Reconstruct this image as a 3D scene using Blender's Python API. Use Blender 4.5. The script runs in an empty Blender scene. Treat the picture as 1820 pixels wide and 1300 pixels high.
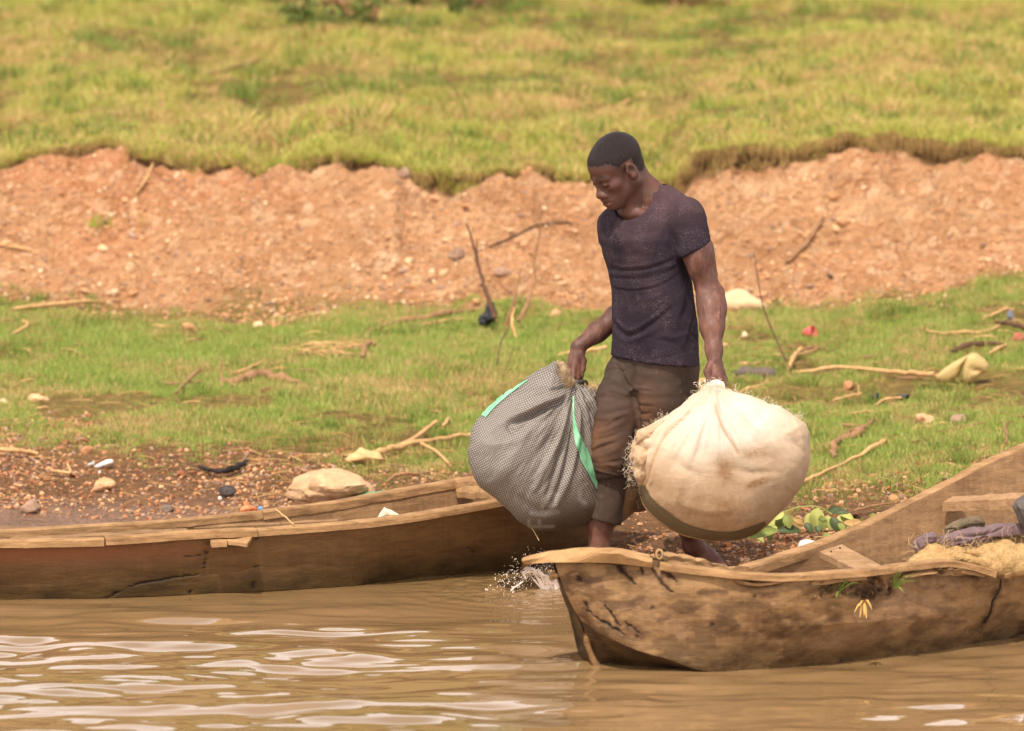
import bpy, math, random
import numpy as np
from mathutils import Vector, Matrix

SC = bpy.context.scene
rng = np.random.default_rng(7)
random.seed(7)
R = math.radians

# ------------------------------------------------------------------ camera
CAM_H = 2.81
PITCH = R(5.708)
FPX = 9000.0                                   # focal length in photo pixels (photo is 1820 wide)
cam_d = bpy.data.cameras.new('camera')
cam = bpy.data.objects.new('camera', cam_d)
SC.collection.objects.link(cam)
SC.camera = cam
cam.location = (0, 0, CAM_H)
cam.rotation_euler = (R(90) - PITCH, 0, 0)
cam_d.sensor_width = 36.0
cam_d.lens = FPX / 1820.0 * 36.0
cam_d.clip_start = 0.5
cam_d.clip_end = 2000.0
cam_d.dof.use_dof = True
cam_d.dof.focus_distance = 19.35
cam_d.dof.aperture_fstop = 3.3

# ------------------------------------------------------------------ daylight
SUN_EL, SUN_AZ = R(60), R(202)                 # azimuth clockwise from +Y (camera looks along +Y)
sdir = Vector((math.sin(SUN_AZ) * math.cos(SUN_EL), math.cos(SUN_AZ) * math.cos(SUN_EL), math.sin(SUN_EL)))
world = bpy.data.worlds.new('World')
SC.world = world
world.use_nodes = True
wn = world.node_tree
bg = wn.nodes['Background']
sky = wn.nodes.new('ShaderNodeTexSky')
sky.sky_type = 'NISHITA'
sky.sun_disc = False
sky.sun_elevation = SUN_EL
sky.sun_rotation = SUN_AZ
sky.air_density = 1.0
sky.dust_density = 5.0
sky.ozone_density = 1.0
bg.inputs['Strength'].default_value = 0.12
# hazy tropical sky: thin white cloud everywhere, thickest low down
_g = wn.nodes.new('ShaderNodeTexCoord'); _s = wn.nodes.new('ShaderNodeSeparateXYZ'); wn.links.new(_g.outputs['Generated'], _s.inputs[0])
_r = wn.nodes.new('ShaderNodeMapRange'); wn.links.new(_s.outputs[2], _r.inputs[0])
_r.inputs[1].default_value = 0.18; _r.inputs[2].default_value = 0.48; _r.inputs[3].default_value = 0.92; _r.inputs[4].default_value = 0.12
_n = wn.nodes.new('ShaderNodeTexNoise'); _n.inputs['Scale'].default_value = 3.0; _n.inputs['Detail'].default_value = 5; wn.links.new(_g.outputs['Generated'], _n.inputs['Vector'])
_q = wn.nodes.new('ShaderNodeMapRange'); wn.links.new(_n.outputs['Fac'], _q.inputs[0])
_q.inputs[1].default_value = 0.35; _q.inputs[2].default_value = 0.62; _q.inputs[3].default_value = 0.55; _q.inputs[4].default_value = 1.0
_m = wn.nodes.new('ShaderNodeMath'); _m.operation = 'MULTIPLY'; wn.links.new(_r.outputs[0], _m.inputs[0]); wn.links.new(_q.outputs[0], _m.inputs[1])
_x = wn.nodes.new('ShaderNodeMix'); _x.data_type = 'RGBA'; wn.links.new(_m.outputs[0], _x.inputs[0]); wn.links.new(sky.outputs['Color'], _x.inputs[6])
_x.inputs[7].default_value = (34.0, 31.2, 29.8, 1)
wn.links.new(_x.outputs[2], bg.inputs['Color'])
sun_d = bpy.data.lights.new('sun', 'SUN')
sun_d.energy = 4.7
sun_d.angle = R(0.6)
sun_d.color = (1.0, 0.91, 0.80)
sun = bpy.data.objects.new('sun', sun_d)
sun.rotation_euler = (-sdir).to_track_quat('-Z', 'Y').to_euler()
SC.collection.objects.link(sun)
SC.view_settings.view_transform = 'Standard'
SC.view_settings.look = 'None'
SC.view_settings.gamma = 1.0
SC.view_settings.use_curve_mapping = False
SC.view_settings.exposure = -0.06
SC.render.engine = 'CYCLES'
SC.cycles.use_denoising = True
SC.cycles.max_bounces = 6
SC.cycles.sample_clamp_indirect = 8

# ------------------------------------------------------------------ projection helpers (photo pixels <-> world)
cp, sp = math.cos(PITCH), math.sin(PITCH)
def U(px, py, d):
    """world point seen at photo pixel (px, py) at horizontal distance d"""
    a, b = px - 910.0, 650.0 - py
    Y = FPX * cp + b * sp
    Z = -FPX * sp + b * cp
    return np.array([a / Y * d, d, CAM_H + Z / Y * d])
def V3(px, py, d): return Vector(U(px, py, d))
def PX(P):
    P = np.asarray(P, float)
    y, z = P[..., 1], P[..., 2] - CAM_H
    fw = y * cp - z * sp
    up = y * sp + z * cp
    return 910 + FPX * P[..., 0] / fw, 650 - FPX * up / fw

# ------------------------------------------------------------------ noise
def _hash(ix, iy, iz, seed):
    h = (ix * 374761393 + iy * 668265263 + iz * 2147483647 + seed * 1274126177) & 0xffffffff
    h = ((h ^ (h >> 13)) * 1274126177) & 0xffffffff
    h = ((h ^ (h >> 16)) * 2246822519) & 0xffffffff
    return ((h ^ (h >> 15)) & 0xffffff) / float(0xffffff)
def noise3(x, y, z, seed=0):
    x, y, z = np.broadcast_arrays(np.asarray(x, float), np.asarray(y, float), np.asarray(z, float))
    xi, yi, zi = np.floor(x).astype(np.int64), np.floor(y).astype(np.int64), np.floor(z).astype(np.int64)
    fx, fy, fz = x - xi, y - yi, z - zi
    fx, fy, fz = [f * f * f * (f * (f * 6 - 15) + 10) for f in (fx, fy, fz)]
    r = 0
    for dx in (0, 1):
        wx = fx if dx else 1 - fx
        for dy in (0, 1):
            wy = fy if dy else 1 - fy
            for dz in (0, 1):
                wz = fz if dz else 1 - fz
                r = r + wx * wy * wz * _hash(xi + dx, yi + dy, zi + dz, seed)
    return r * 2 - 1
def fbm(x, y, z=0.0, octv=4, seed=0, gain=0.5):
    r, a, f = 0, 1.0, 1.0
    for k in range(octv):
        r = r + a * noise3(np.asarray(x) * f + 17.3 * k, np.asarray(y) * f - 9.1 * k, np.asarray(z) * f + 3.7 * k, seed + k)
        a *= gain; f *= 2.03
    return r

# ------------------------------------------------------------------ objects
def link(o, parent=None):
    SC.collection.objects.link(o)
    if parent is not None: o.parent = parent
    return o
def tag(o, label=None, cat=None, group=None, kind=None):
    if label: o['label'] = label
    if cat: o['category'] = cat
    if group: o['group'] = group
    if kind: o['kind'] = kind
    return o
def root(name, loc, label, cat, group=None):
    o = bpy.data.objects.new(name, None)
    o.location = loc
    o.empty_display_size = 0.1
    SC.collection.objects.link(o)
    return tag(o, label, cat, group)
def mesh(name, verts, faces, mat=None, parent=None, smooth=True, loc=None, link_it=True):
    """verts in world space; the object's origin goes to loc (default: parent's place or base centre)"""
    verts = np.asarray(verts, float)
    me = bpy.data.meshes.new(name)
    po = np.zeros(3); q_ = parent
    while q_ is not None: po = po + np.array(q_.location); q_ = q_.parent
    if loc is None:
        loc = po if parent is not None else np.array([verts[:, 0].mean(), verts[:, 1].mean(), verts[:, 2].min()])
    loc = np.asarray(loc, float)
    if isinstance(faces, np.ndarray) and faces.ndim == 2:
        n, k = faces.shape
        me.vertices.add(len(verts))
        me.vertices.foreach_set('co', (verts - loc).astype(np.float32).ravel())
        me.loops.add(n * k)
        me.loops.foreach_set('vertex_index', faces.astype(np.int32).ravel())
        me.polygons.add(n)
        me.polygons.foreach_set('loop_start', (np.arange(n) * k).astype(np.int32))
        me.polygons.foreach_set('loop_total', np.full(n, k, np.int32))
        me.update(calc_edges=True)
        me.validate()
    else:
        me.from_pydata([tuple(v) for v in (verts - loc)], [], [tuple(int(i) for i in f) for f in faces])
    if smooth:
        me.polygons.foreach_set('use_smooth', [True] * len(me.polygons))
    if mat is not None:
        for m in (mat if isinstance(mat, (list, tuple)) else [mat]): me.materials.append(m)
    o = bpy.data.objects.new(name, me)
    if link_it: SC.collection.objects.link(o)
    if parent is not None:
        o.parent = parent
        o.location = loc - po
    else:
        o.location = loc
    return o
def attr(o, name, vals):
    """float per-vertex attribute, or colour when vals is (n,3)"""
    vals = np.asarray(vals, np.float32)
    if vals.ndim == 1:
        a = o.data.attributes.new(name, 'FLOAT', 'POINT'); a.data.foreach_set('value', vals)
    else:
        a = o.data.attributes.new(name, 'FLOAT_VECTOR', 'POINT'); a.data.foreach_set('vector', vals.ravel())
def gridfaces(nu, nv, wrap_u=False, wrap_v=False):
    """vertex index = i*nv + j"""
    iu = np.arange(nu if wrap_u else nu - 1); jv = np.arange(nv if wrap_v else nv - 1)
    I, J = np.meshgrid(iu, jv, indexing='ij')
    I2, J2 = (I + 1) % nu, (J + 1) % nv
    return np.stack([I * nv + J, I2 * nv + J, I2 * nv + J2, I * nv + J2], -1).reshape(-1, 4)
def spline(pts, n):
    """Catmull-Rom through pts (k,m) -> (n,m)"""
    P = np.asarray(pts, float)
    if len(P) == 2: return P[0] + (P[1] - P[0]) * np.linspace(0, 1, n)[:, None]
    P = np.vstack([2 * P[0] - P[1], P, 2 * P[-1] - P[-2]])
    t = np.linspace(0, len(P) - 3 - 1e-6, n); i = t.astype(int); f = (t - i)[:, None]
    a, b, c, d = P[i], P[i + 1], P[i + 2], P[i + 3]
    return 0.5 * ((2 * b) + (c - a) * f + (2 * a - 5 * b + 4 * c - d) * f ** 2 + (3 * b - a - 3 * c + d) * f ** 3)
def tube(path, rad, sides=8, cap=True, squash=1.0, lump=0.0, seed=0):
    """tapered tube along path (n,3) with radii (n,) -> verts, faces"""
    P = np.asarray(path, float); n = len(P)
    rad = np.broadcast_to(np.asarray(rad, float), (n,)).copy()
    T = np.gradient(P, axis=0); T /= np.linalg.norm(T, axis=1)[:, None] + 1e-12
    up = np.array([0, 0, 1.0]) if abs(T[0][2]) < 0.9 else np.array([1.0, 0, 0])
    N = []; prev = np.cross(T[0], up); prev /= np.linalg.norm(prev)
    for i in range(n):
        prev = prev - T[i] * prev.dot(T[i]); prev /= np.linalg.norm(prev) + 1e-12; N.append(prev.copy())
    N = np.array(N); B = np.cross(T, N)
    a = np.linspace(0, 2 * np.pi, sides, endpoint=False)
    rr = rad[:, None] * np.ones(sides)
    if lump: rr = rr * (1 + lump * noise3(np.arange(n)[:, None] * 0.45, np.cos(a) * 1.3 + 5, np.sin(a) * 1.3, seed))
    Vt = P[:, None] + rr[..., None] * (N[:, None] * np.cos(a)[None, :, None] + squash * B[:, None] * np.sin(a)[None, :, None])
    Vt = Vt.reshape(-1, 3)
    F = [tuple(f) for f in gridfaces(n, sides, False, True)]
    if cap:
        F.append(tuple(range(sides))[::-1]); F.append(tuple(range((n - 1) * sides, n * sides)))
    return Vt, F
def join(parts):
    Vs, Fs, o = [], [], 0
    for v, f in parts:
        Vs.append(np.asarray(v)); Fs += [tuple(int(i) + o for i in q) for q in f]; o += len(v)
    return np.vstack(Vs), Fs

# ------------------------------------------------------------------ materials
def srgb(r, g, b):
    f = lambda c: (c / 255 / 12.92) if c / 255 <= 0.04045 else ((c / 255 + 0.055) / 1.055) ** 2.4
    return (f(r), f(g), f(b), 1.0)
class M:
    """tiny node-tree builder"""
    def __init__(s, name, rough=0.8, spec=0.3, coord='Object'):
        s.m = bpy.data.materials.new(name); s.m.use_nodes = True
        s.nt = s.m.node_tree; s.N = s.nt.nodes; s.b = s.N['Principled BSDF']
        s.b.inputs['Roughness'].default_value = rough
        s.b.inputs['Specular IOR Level'].default_value = spec
        s.tc = s.N.new('ShaderNodeTexCoord'); s.co = s.tc.outputs[coord]
    def L(s, a, b): s.nt.links.new(a, b)
    def set(s, sock, v):
        if hasattr(v, 'is_output') or isinstance(v, bpy.types.NodeSocket): s.L(v, sock)
        else: sock.default_value = v
    def scale(s, xyz, co=None, rot=(0, 0, 0)):
        n = s.N.new('ShaderNodeMapping'); s.L(co or s.co, n.inputs[0])
        n.inputs['Scale'].default_value = xyz; n.inputs['Rotation'].default_value = rot
        return n.outputs[0]
    def noise(s, sc=5, det=4, rough=0.55, co=None, dist=0.0):
        n = s.N.new('ShaderNodeTexNoise'); s.L(co or s.co, n.inputs['Vector'])
        n.inputs['Scale'].default_value = sc; n.inputs['Detail'].default_value = det
        n.inputs['Roughness'].default_value = rough; n.inputs['Distortion'].default_value = dist
        return n.outputs['Fac']
    def vor(s, sc=5, co=None, feature='F1', out='Distance'):
        n = s.N.new('ShaderNodeTexVoronoi'); n.feature = feature; s.L(co or s.co, n.inputs['Vector'])
        n.inputs['Scale'].default_value = sc
        return n.outputs[out]
    def wave(s, sc=5, co=None, dist=0, axis='X', det=2):
        n = s.N.new('ShaderNodeTexWave'); n.bands_direction = axis; s.L(co or s.co, n.inputs['Vector'])
        n.inputs['Scale'].default_value = sc; n.inputs['Distortion'].default_value = dist; n.inputs['Detail'].default_value = det
        return n.outputs['Fac']
    def ramp(s, fac, stops, interp='LINEAR'):
        n = s.N.new('ShaderNodeValToRGB'); s.L(fac, n.inputs[0]); cr = n.color_ramp; cr.interpolation = interp
        while len(cr.elements) < len(stops): cr.elements.new(0.5)
        for e, (p, c) in zip(cr.elements, stops):
            e.position = p; e.color = c if isinstance(c, tuple) else (c, c, c, 1)
        return n.outputs[0]
    def mix(s, fac, a, b, mode='MIX'):
        n = s.N.new('ShaderNodeMix'); n.data_type = 'RGBA'; n.blend_type = mode
        s.set(n.inputs[0], fac); s.set(n.inputs[6], a); s.set(n.inputs[7], b)
        return n.outputs[2]
    def math(s, op, a, b=0.5, clamp=False):
        n = s.N.new('ShaderNodeMath'); n.operation = op; n.use_clamp = clamp
        s.set(n.inputs[0], a); s.set(n.inputs[1], b)
        return n.outputs[0]
    def at(s, name, typ='GEOMETRY', out='Fac'):
        n = s.N.new('ShaderNodeAttribute'); n.attribute_name = name; n.attribute_type = typ
        return n.outputs[out]
    def rnd(s):
        return s.N.new('ShaderNodeObjectInfo').outputs['Random']
    def pos(s):
        return s.N.new('ShaderNodeNewGeometry').outputs['Position']
    def bump(s, h, strength=0.4, dist=0.01, prev=None):
        n = s.N.new('ShaderNodeBump'); s.L(h, n.inputs['Height'])
        n.inputs['Strength'].default_value = strength; n.inputs['Distance'].default_value = dist
        if prev is not None: s.L(prev, n.inputs['Normal'])
        s.L(n.outputs[0], s.b.inputs['Normal']); return n.outputs[0]
    def col(s, c): s.set(s.b.inputs['Base Color'], c); return s
    def done(s): return s.m
def flat(name, c, rough=0.7, spec=0.3, var=0.25, sc=30, bump=0.3, bd=0.004):
    """coloured stuff with tonal variation and fine relief"""
    m = M(name, rough, spec)
    n = m.noise(sc, 5, 0.6)
    lo = tuple(v * (1 - var) for v in c[:3]) + (1,); hi = tuple(min(1, v * (1 + var)) for v in c[:3]) + (1,)
    m.col(m.ramp(n, [(0.3, lo), (0.7, hi)]))
    if bump: m.bump(n, bump, bd)
    return m.done()
# ================================================================== GROUND
cols_px = np.concatenate([np.linspace(-9000, -420, 50)[:-1], np.arange(-420, 2240, 4.5), np.linspace(2240, 10800, 50)[1:]])
NC = len(cols_px)
cu = (cols_px - 910) / (FPX * cp)                          # X / Y of each fan column
def tanang(py): return -((-FPX * sp + (650 - py) * cp) / (FPX * cp + (650 - py) * sp))
def zat(py, d): return CAM_H - d * tanang(py)
K = lambda xs, ys: np.interp(cols_px, xs, ys)
shore_d = K([-3000, 0, 500, 800, 960, 1080, 1250, 1600, 1820, 3000], [22.5, 21.35, 21.05, 20.7, 20.1, 19.65, 19.25, 18.75, 18.30, 17.3])
p1_d = K([0, 500, 900, 1250, 1820], [23.2, 22.6, 21.8, 21.2, 21.3]); p1_y = K([0, 250, 500, 900, 1250, 1500, 1820], [785, 800, 815, 865, 890, 885, 860])
p2_d = K([0, 1820], [26.6, 26.6]); p2_y = K([0, 300, 600, 900, 1250, 1500, 1820], [540, 560, 552, 552, 545, 545, 508])
lip_px = [-400, -200, 0, 60, 150, 215, 235, 330, 420, 470, 520, 600, 700, 730, 860, 1000, 1060, 1180, 1215, 1228, 1245, 1290, 1400, 1480, 1560, 1640, 1680, 1730, 1820, 2000, 2200]
lip_py = [318, 312, 312, 300, 286, 288, 302, 320, 318, 342, 324, 302, 306, 328, 322, 330, 334, 340, 345, 336, 316, 306, 312, 294, 280, 298, 314, 300, 292, 300, 290]
p3_y = K(lip_px, lip_py) + 3.0 * fbm(cols_px / 26.0, 1.7, 0, 3, 12)
p3_d = 28.25 + 0.10 * fbm(cols_px / 60.0, 0.3, 0, 3, 5) + K([0, 215, 240, 470, 520, 1820], [.25, .2, 0, -.1, 0, 0.1])
p4_d = p3_d + 0.05 + 0.03 * fbm(cols_px / 25.0, 5.3, 0, 2, 6)
lip_h = 0.045 + 0.04 * np.clip(fbm(cols_px / 70.0, 2.2, 0, 3, 9) + 0.4, -0.8, 1) + K([0, 200, 300, 1180, 1235, 1480, 1700, 1820], [-.02, .0, .0, .0, .07, .05, .05, .03])
p3_z = zat(p3_y, p3_d)
p4_z = p3_z + lip_h
p5_d = np.full(NC, 38.0); p5_z = np.full(NC, zat(0, 38.0))
def seg(a, b, n, ease=None):
    t = np.linspace(0, 1, n, endpoint=False)
    if ease: t = t ** ease
    return a + (b - a) * t[:, None]
one = np.ones(NC)
rowsY = np.vstack([seg(8 * one, shore_d - 2.2, 8), seg(shore_d - 2.2, shore_d, 26), seg(shore_d, p1_d, 92), seg(p1_d, p2_d, 80), seg(p2_d, p3_d, 120),
                   seg(p3_d, p4_d, 8), seg(p4_d, p5_d, 90), seg(p5_d, 60 * one, 24), seg(60 * one, 900 * one, 26, 2.2), (900 * one)[None]])
knotY = [8 * one, shore_d - 2.2, shore_d, shore_d + .5 * (p1_d - shore_d), p1_d, p1_d + .5 * (p2_d - p1_d), p2_d, p2_d + .35 * (p3_d - p2_d), p3_d, p4_d, p4_d + 1.0, p4_d + 3.2, p4_d + 5.2, p5_d, 50 * one, 70 * one, 110 * one, 200 * one, 420 * one, 900 * one]
z1, z2 = zat(p1_y, p1_d), zat(p2_y, p2_d)
knotZ = [-1.0 * one, -0.22 * one, 0 * one, z1 * 0.52, z1, z1 + (z2 - z1) * 0.44, z2, z2 + (p3_z - z2) * 0.27, p3_z, p4_z,
         p4_z + (p5_z - p4_z) * 0.05, p4_z + (p5_z - p4_z) * 0.27, p4_z + (p5_z - p4_z) * 0.46, p5_z, 3.9 * one, 9.5 * one, 20 * one, 40 * one, 62 * one, 70 * one]
knotY, knotZ = np.array(knotY), np.array(knotZ)
Zb = np.empty_like(rowsY)
for c in range(NC): Zb[:, c] = np.interp(rowsY[:, c], knotY[:, c], knotZ[:, c])
Xg = rowsY * cu[None]
# zone weights
def sstep(a, b, x): t = np.clip((x - a) / (b - a + 1e-9), 0, 1); return t * t * (3 - 2 * t)
wob = 0.35 * fbm(Xg * 1.6, rowsY * 1.1, 0, 4, 21)
w_dirt = sstep(-0.15, 0.25, rowsY - p2_d + wob * 0.8) * (1 - sstep(-0.02, 0.03, rowsY - p3_d))
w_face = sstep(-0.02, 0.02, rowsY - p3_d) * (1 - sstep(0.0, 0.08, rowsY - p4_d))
w_mud = (1 - sstep(-0.35, 0.35, rowsY - p1_d + wob * 1.2))
w_wet = 1 - sstep(0.15, 0.75, rowsY - shore_d + 0.25 * wob)
up = sstep(0, 0.2, rowsY - p4_d)
near = sstep(60, 45, rowsY) if False else 1 - sstep(45, 70, rowsY)
# relief
nf = fbm(Xg * 3.1, rowsY * 3.1, 0, 5, 31, 0.55)
nl = fbm(Xg * 0.8, rowsY * 0.8, 0, 3, 33)
led = np.abs(fbm(Xg * 1.3, rowsY * 4.6, Zb * 6, 4, 35, 0.55))
rel = 0.012 * nf + w_dirt * (0.042 * nf + 0.04 * nl - 0.10 * led + 0.045) + w_mud * (0.012 * nf) * np.clip((rowsY - shore_d) * 2, 0, 1) \
    + w_face * 0.02 * nf + up * near * (0.05 * nl + 0.035 * fbm(Xg * 2.2, rowsY * 2.2, 0, 3, 41))
rel += (1 - w_mud) * (1 - w_dirt) * (1 - w_face) * (1 - up) * 0.018 * nl
Zg = Zb + rel * np.clip((rowsY - shore_d + 0.6) * 1.5, 0.15, 1)
far = sstep(70, 200, rowsY)
Zg += far * 5 * fbm(Xg / 60.0, rowsY / 60.0, 0, 3, 51)
# undercut of the turf lip: push the foot of the face backwards
Yg = rowsY + w_face * (1 - sstep(0, 0.05, rowsY - p3_d)) * 0.05
Xg = Yg * cu[None]
NR = rowsY.shape[0]
def ground_y_at(px, py):
    """distance of the ground seen at photo pixel (first hit)"""
    c = float(np.interp(U(px, py, 1.0)[0], cu, np.arange(NC))); c0 = int(c); f = c - c0; c1 = min(c0 + 1, NC - 1)
    y = Yg[:, c0] * (1 - f) + Yg[:, c1] * f; z = Zg[:, c0] * (1 - f) + Zg[:, c1] * f
    _, pp = PX(np.stack([y * cu[c0] * (1 - f) + y * cu[c1] * f, y, z], -1))
    k = np.argmax((pp <= py) & (y > 12)); k = max(k, 1)
    t = (pp[k - 1] - py) / max(pp[k - 1] - pp[k], 1e-6)
    return y[k - 1] + (y[k] - y[k - 1]) * t
def G(px, py, lift=0.0):
    p = U(px, py, ground_y_at(px, py)); p[2] += lift; return p
_rows = np.arange(NR)
def gz(x, y):
    """ground height, vectorised"""
    x = np.atleast_1d(np.asarray(x, float)); y = np.atleast_1d(np.asarray(y, float))
    c = np.interp(x / y, cu, np.arange(NC)); c0 = np.clip(c.astype(int), 0, NC - 2); f = c - c0
    out = np.empty(len(x))
    o = np.argsort(c0, kind='stable'); cs = c0[o]
    st = np.flatnonzero(np.r_[True, cs[1:] != cs[:-1]]); en = np.r_[st[1:], len(cs)]
    for a, b in zip(st, en):
        ii = o[a:b]; k = cs[a]
        out[ii] = np.interp(y[ii], Yg[:, k], Zg[:, k]) * (1 - f[ii]) + np.interp(y[ii], Yg[:, k + 1], Zg[:, k + 1]) * f[ii]
    return out
def zone(x, y):
    c = x / y
    f = lambda arr: np.interp(c, cu, arr)
    return f(shore_d), f(p1_d), f(p2_d), f(p3_d), f(p4_d)

Vg = np.stack([Xg, Yg, Zg], -1).reshape(-1, 3)
gm = M('ground_earth', 0.92, 0.15)
P_ = gm.pos()
dirt = gm.ramp(gm.noise(1.3, 6, 0.6, P_), [(0.28, srgb(158, 112, 76)), (0.5, srgb(184, 136, 96)), (0.72, srgb(204, 160, 118))])
dirt = gm.mix(gm.ramp(gm.noise(0.55, 3, 0.5, gm.scale((1, 1, 2.2), P_)), [(0.5, 0.0), (0.68, 0.75)]), dirt, srgb(188, 124, 84))
dirt = gm.mix(gm.ramp(gm.noise(2.6, 5, 0.7, P_), [(0.55, 0.0), (0.72, 0.55)]), dirt, srgb(138, 104, 74))
cr_ = gm.vor(16, P_, 'F1', 'Color')
n_ = gm.N.new('ShaderNodeSeparateColor'); gm.L(cr_, n_.inputs[0])
dirt = gm.mix(gm.ramp(n_.outputs[0], [(0.0, 0.0), (1.0, 0.5)]), dirt, gm.ramp(n_.outputs[1], [(0.0, srgb(170, 120, 82)), (0.5, srgb(214, 160, 114)), (1.0, srgb(238, 205, 165))]))
dirt = gm.mix(gm.ramp(gm.noise(30, 3, 0.7, P_), [(0.55, 0.0), (0.75, 0.5)]), dirt, srgb(240, 205, 160))
mud = gm.ramp(gm.noise(7, 6, 0.7, P_), [(0.3, srgb(92, 68, 48)), (0.5, srgb(132, 96, 66)), (0.62, srgb(158, 114, 78)), (0.75, srgb(180, 138, 100))])
mud = gm.mix(gm.ramp(gm.noise(1.1, 3, 0.5, P_), [(0.40, 0.0), (0.6, 0.65)]), mud, srgb(118, 86, 58))
wet = gm.ramp(gm.noise(5, 4, 0.6, P_), [(0.3, srgb(126, 96, 74)), (0.7, srgb(156, 120, 96))])
soil = gm.ramp(gm.noise(9, 5, 0.6, P_), [(0.3, srgb(105, 88, 45)), (0.7, srgb(150, 126, 70))])
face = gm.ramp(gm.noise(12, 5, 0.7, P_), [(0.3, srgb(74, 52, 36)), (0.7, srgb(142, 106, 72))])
c = gm.mix(gm.at('dirt'), soil, dirt)
c = gm.mix(gm.at('mud'), c, mud)
c = gm.mix(gm.at('wet'), c, wet)
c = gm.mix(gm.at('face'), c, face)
gm.col(c)
gm.set(gm.b.inputs['Roughness'], gm.ramp(gm.at('wet'), [(0, 0.92), (0.8, 0.45)]))
h_ = gm.math('ADD', gm.math('MULTIPLY', gm.noise(22, 6, 0.7, P_), 1.0), gm.math('MULTIPLY', gm.vor(28, P_), 0.7))
gm.bump(h_, 1.0, 0.05)
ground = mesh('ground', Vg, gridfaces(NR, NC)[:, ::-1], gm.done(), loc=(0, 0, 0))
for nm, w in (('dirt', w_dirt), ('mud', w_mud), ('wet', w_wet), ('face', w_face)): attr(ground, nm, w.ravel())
tag(ground, 'sloping river bank of grass, orange gravelly earth and brown mud', kind='structure')

# ================================================================== WATER
wx = np.concatenate([np.linspace(-300, -2.6, 30)[:-1], np.arange(-2.6, 2.6, 0.0125), np.linspace(2.6, 300, 30)])
wy = np.concatenate([np.linspace(-80, 15.2, 30)[:-1], np.arange(15.2, 21.6, 0.0125), np.linspace(21.6, 30, 8)])
WX, WY = np.meshgrid(wx, wy, indexing='ij')
amp = 1 - 0.80 * sstep(17.6, 19.2, WY + 0.22 * WX) 
amp *= 1 - 0.42 * sstep(-1.4, 0.6, WX)
a1 = fbm(WX * 3.3 + 3, WY * 4.6, 0, 2, 61, 0.4)
a2 = fbm((WX * 0.96 + WY * 0.28) * 3.3, (WY - 0.2 * WX) * 6.0, 2, 2, 63, 0.45)
a3 = fbm(WX * 1.5, WY * 16, 1, 2, 65)
WZ = amp * (0.0136 * a1 + 0.0072 * a2) + 0.0011 * a3 * (0.5 + amp)
# rings from the splash
sx, sy = U(945, 1045, 1)[0] * 19.45, 19.42
rr_ = np.hypot(WX - sx, (WY - sy))
WZ += 0.004 * np.sin(rr_ * 62) * np.exp(-rr_ * 3.2) + 0.0055 * fbm(WX * 24, WY * 24, 0, 3, 66) * np.exp(-(rr_ / 0.36) ** 2)
wm = M('muddy_water', 0.03, 0.6)
Pw = wm.pos()
wm.col(wm.ramp(wm.noise(1.2, 4, 0.5, Pw), [(0.3, srgb(128, 102, 66)), (0.7, srgb(140, 110, 76))]))
wm.b.inputs['IOR'].default_value = 1.48
wm.bump(wm.noise(30, 2, 0.5, wm.scale((0.35, 1, 1), Pw)), 0.025, 0.01)
water = mesh('water', np.stack([WX, WY, WZ], -1).reshape(-1, 3), gridfaces(len(wx), len(wy)), wm.done(), loc=(0, 0, 0))
tag(water, 'muddy tan river water with gentle ripples', kind='structure')

# ================================================================== GRASS (nobody could count it)
PROTO = bpy.data.collections.new('grass_sources')          # never linked to the scene
def blade_tuft(name, n, h, w, spread, lean, mat, seed):
    r = np.random.default_rng(seed); Vs, Fs = [], []
    for k in range(n):
        a = r.uniform(0, 2 * np.pi); rad = spread * math.sqrt(r.uniform())
        b0 = np.array([math.cos(a) * rad, math.sin(a) * rad, -0.004])
        hh = h * r.uniform(0.5, 1.15); ln = lean * r.uniform(0.2, 1.2) * hh; la = r.uniform(0, 2 * np.pi)
        d = np.array([math.cos(la), math.sin(la), 0]); s = np.array([-d[1], d[0], 0]); fa = r.uniform(0, np.pi)
        s = np.array([math.cos(fa), math.sin(fa), 0]) * w * r.uniform(.6, 1.2)
        o = len(Vs)
        Vs += [b0 - s, b0 + s, b0 + d * ln * .35 + [0, 0, hh * .6] - s * .75, b0 + d * ln * .35 + [0, 0, hh * .6] + s * .75, b0 + d * ln + [0, 0, hh]]
        Fs += [(o, o + 1, o + 3, o + 2), (o + 2, o + 3, o + 4)]
    me = bpy.data.meshes.new(name); me.from_pydata([tuple(v) for v in Vs], [], Fs); me.materials.append(mat)
    ob = bpy.data.objects.new(name, me); return ob
def grass_mat(name, g1, g2, dry, dryness, sc=0.9):
    m = M(name, 0.62, 0.25)
    p = m.pos()
    base = m.mix(m.rnd(), g1, g2)
    nz = m.noise(sc, 4, 0.62, p)
    k = m.math('ADD', nz, m.math('MULTIPLY', m.math('SUBTRACT', m.rnd(), 0.5), 0.42))
    c = m.mix(m.ramp(k, [(dryness - 0.06, 0.0), (dryness + 0.16, 1.0)]), base, dry)
    m.col(c)
    tr = m.N.new('ShaderNodeBsdfTranslucent'); m.L(c, tr.inputs[0])
    mx = m.N.new('ShaderNodeMixShader'); mx.inputs[0].default_value = 0.32
    m.L(m.b.outputs[0], mx.inputs[1]); m.L(tr.outputs[0], mx.inputs[2])
    m.L(mx.outputs[0], m.N['Material Output'].inputs['Surface'])
    return m.done()
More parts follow.
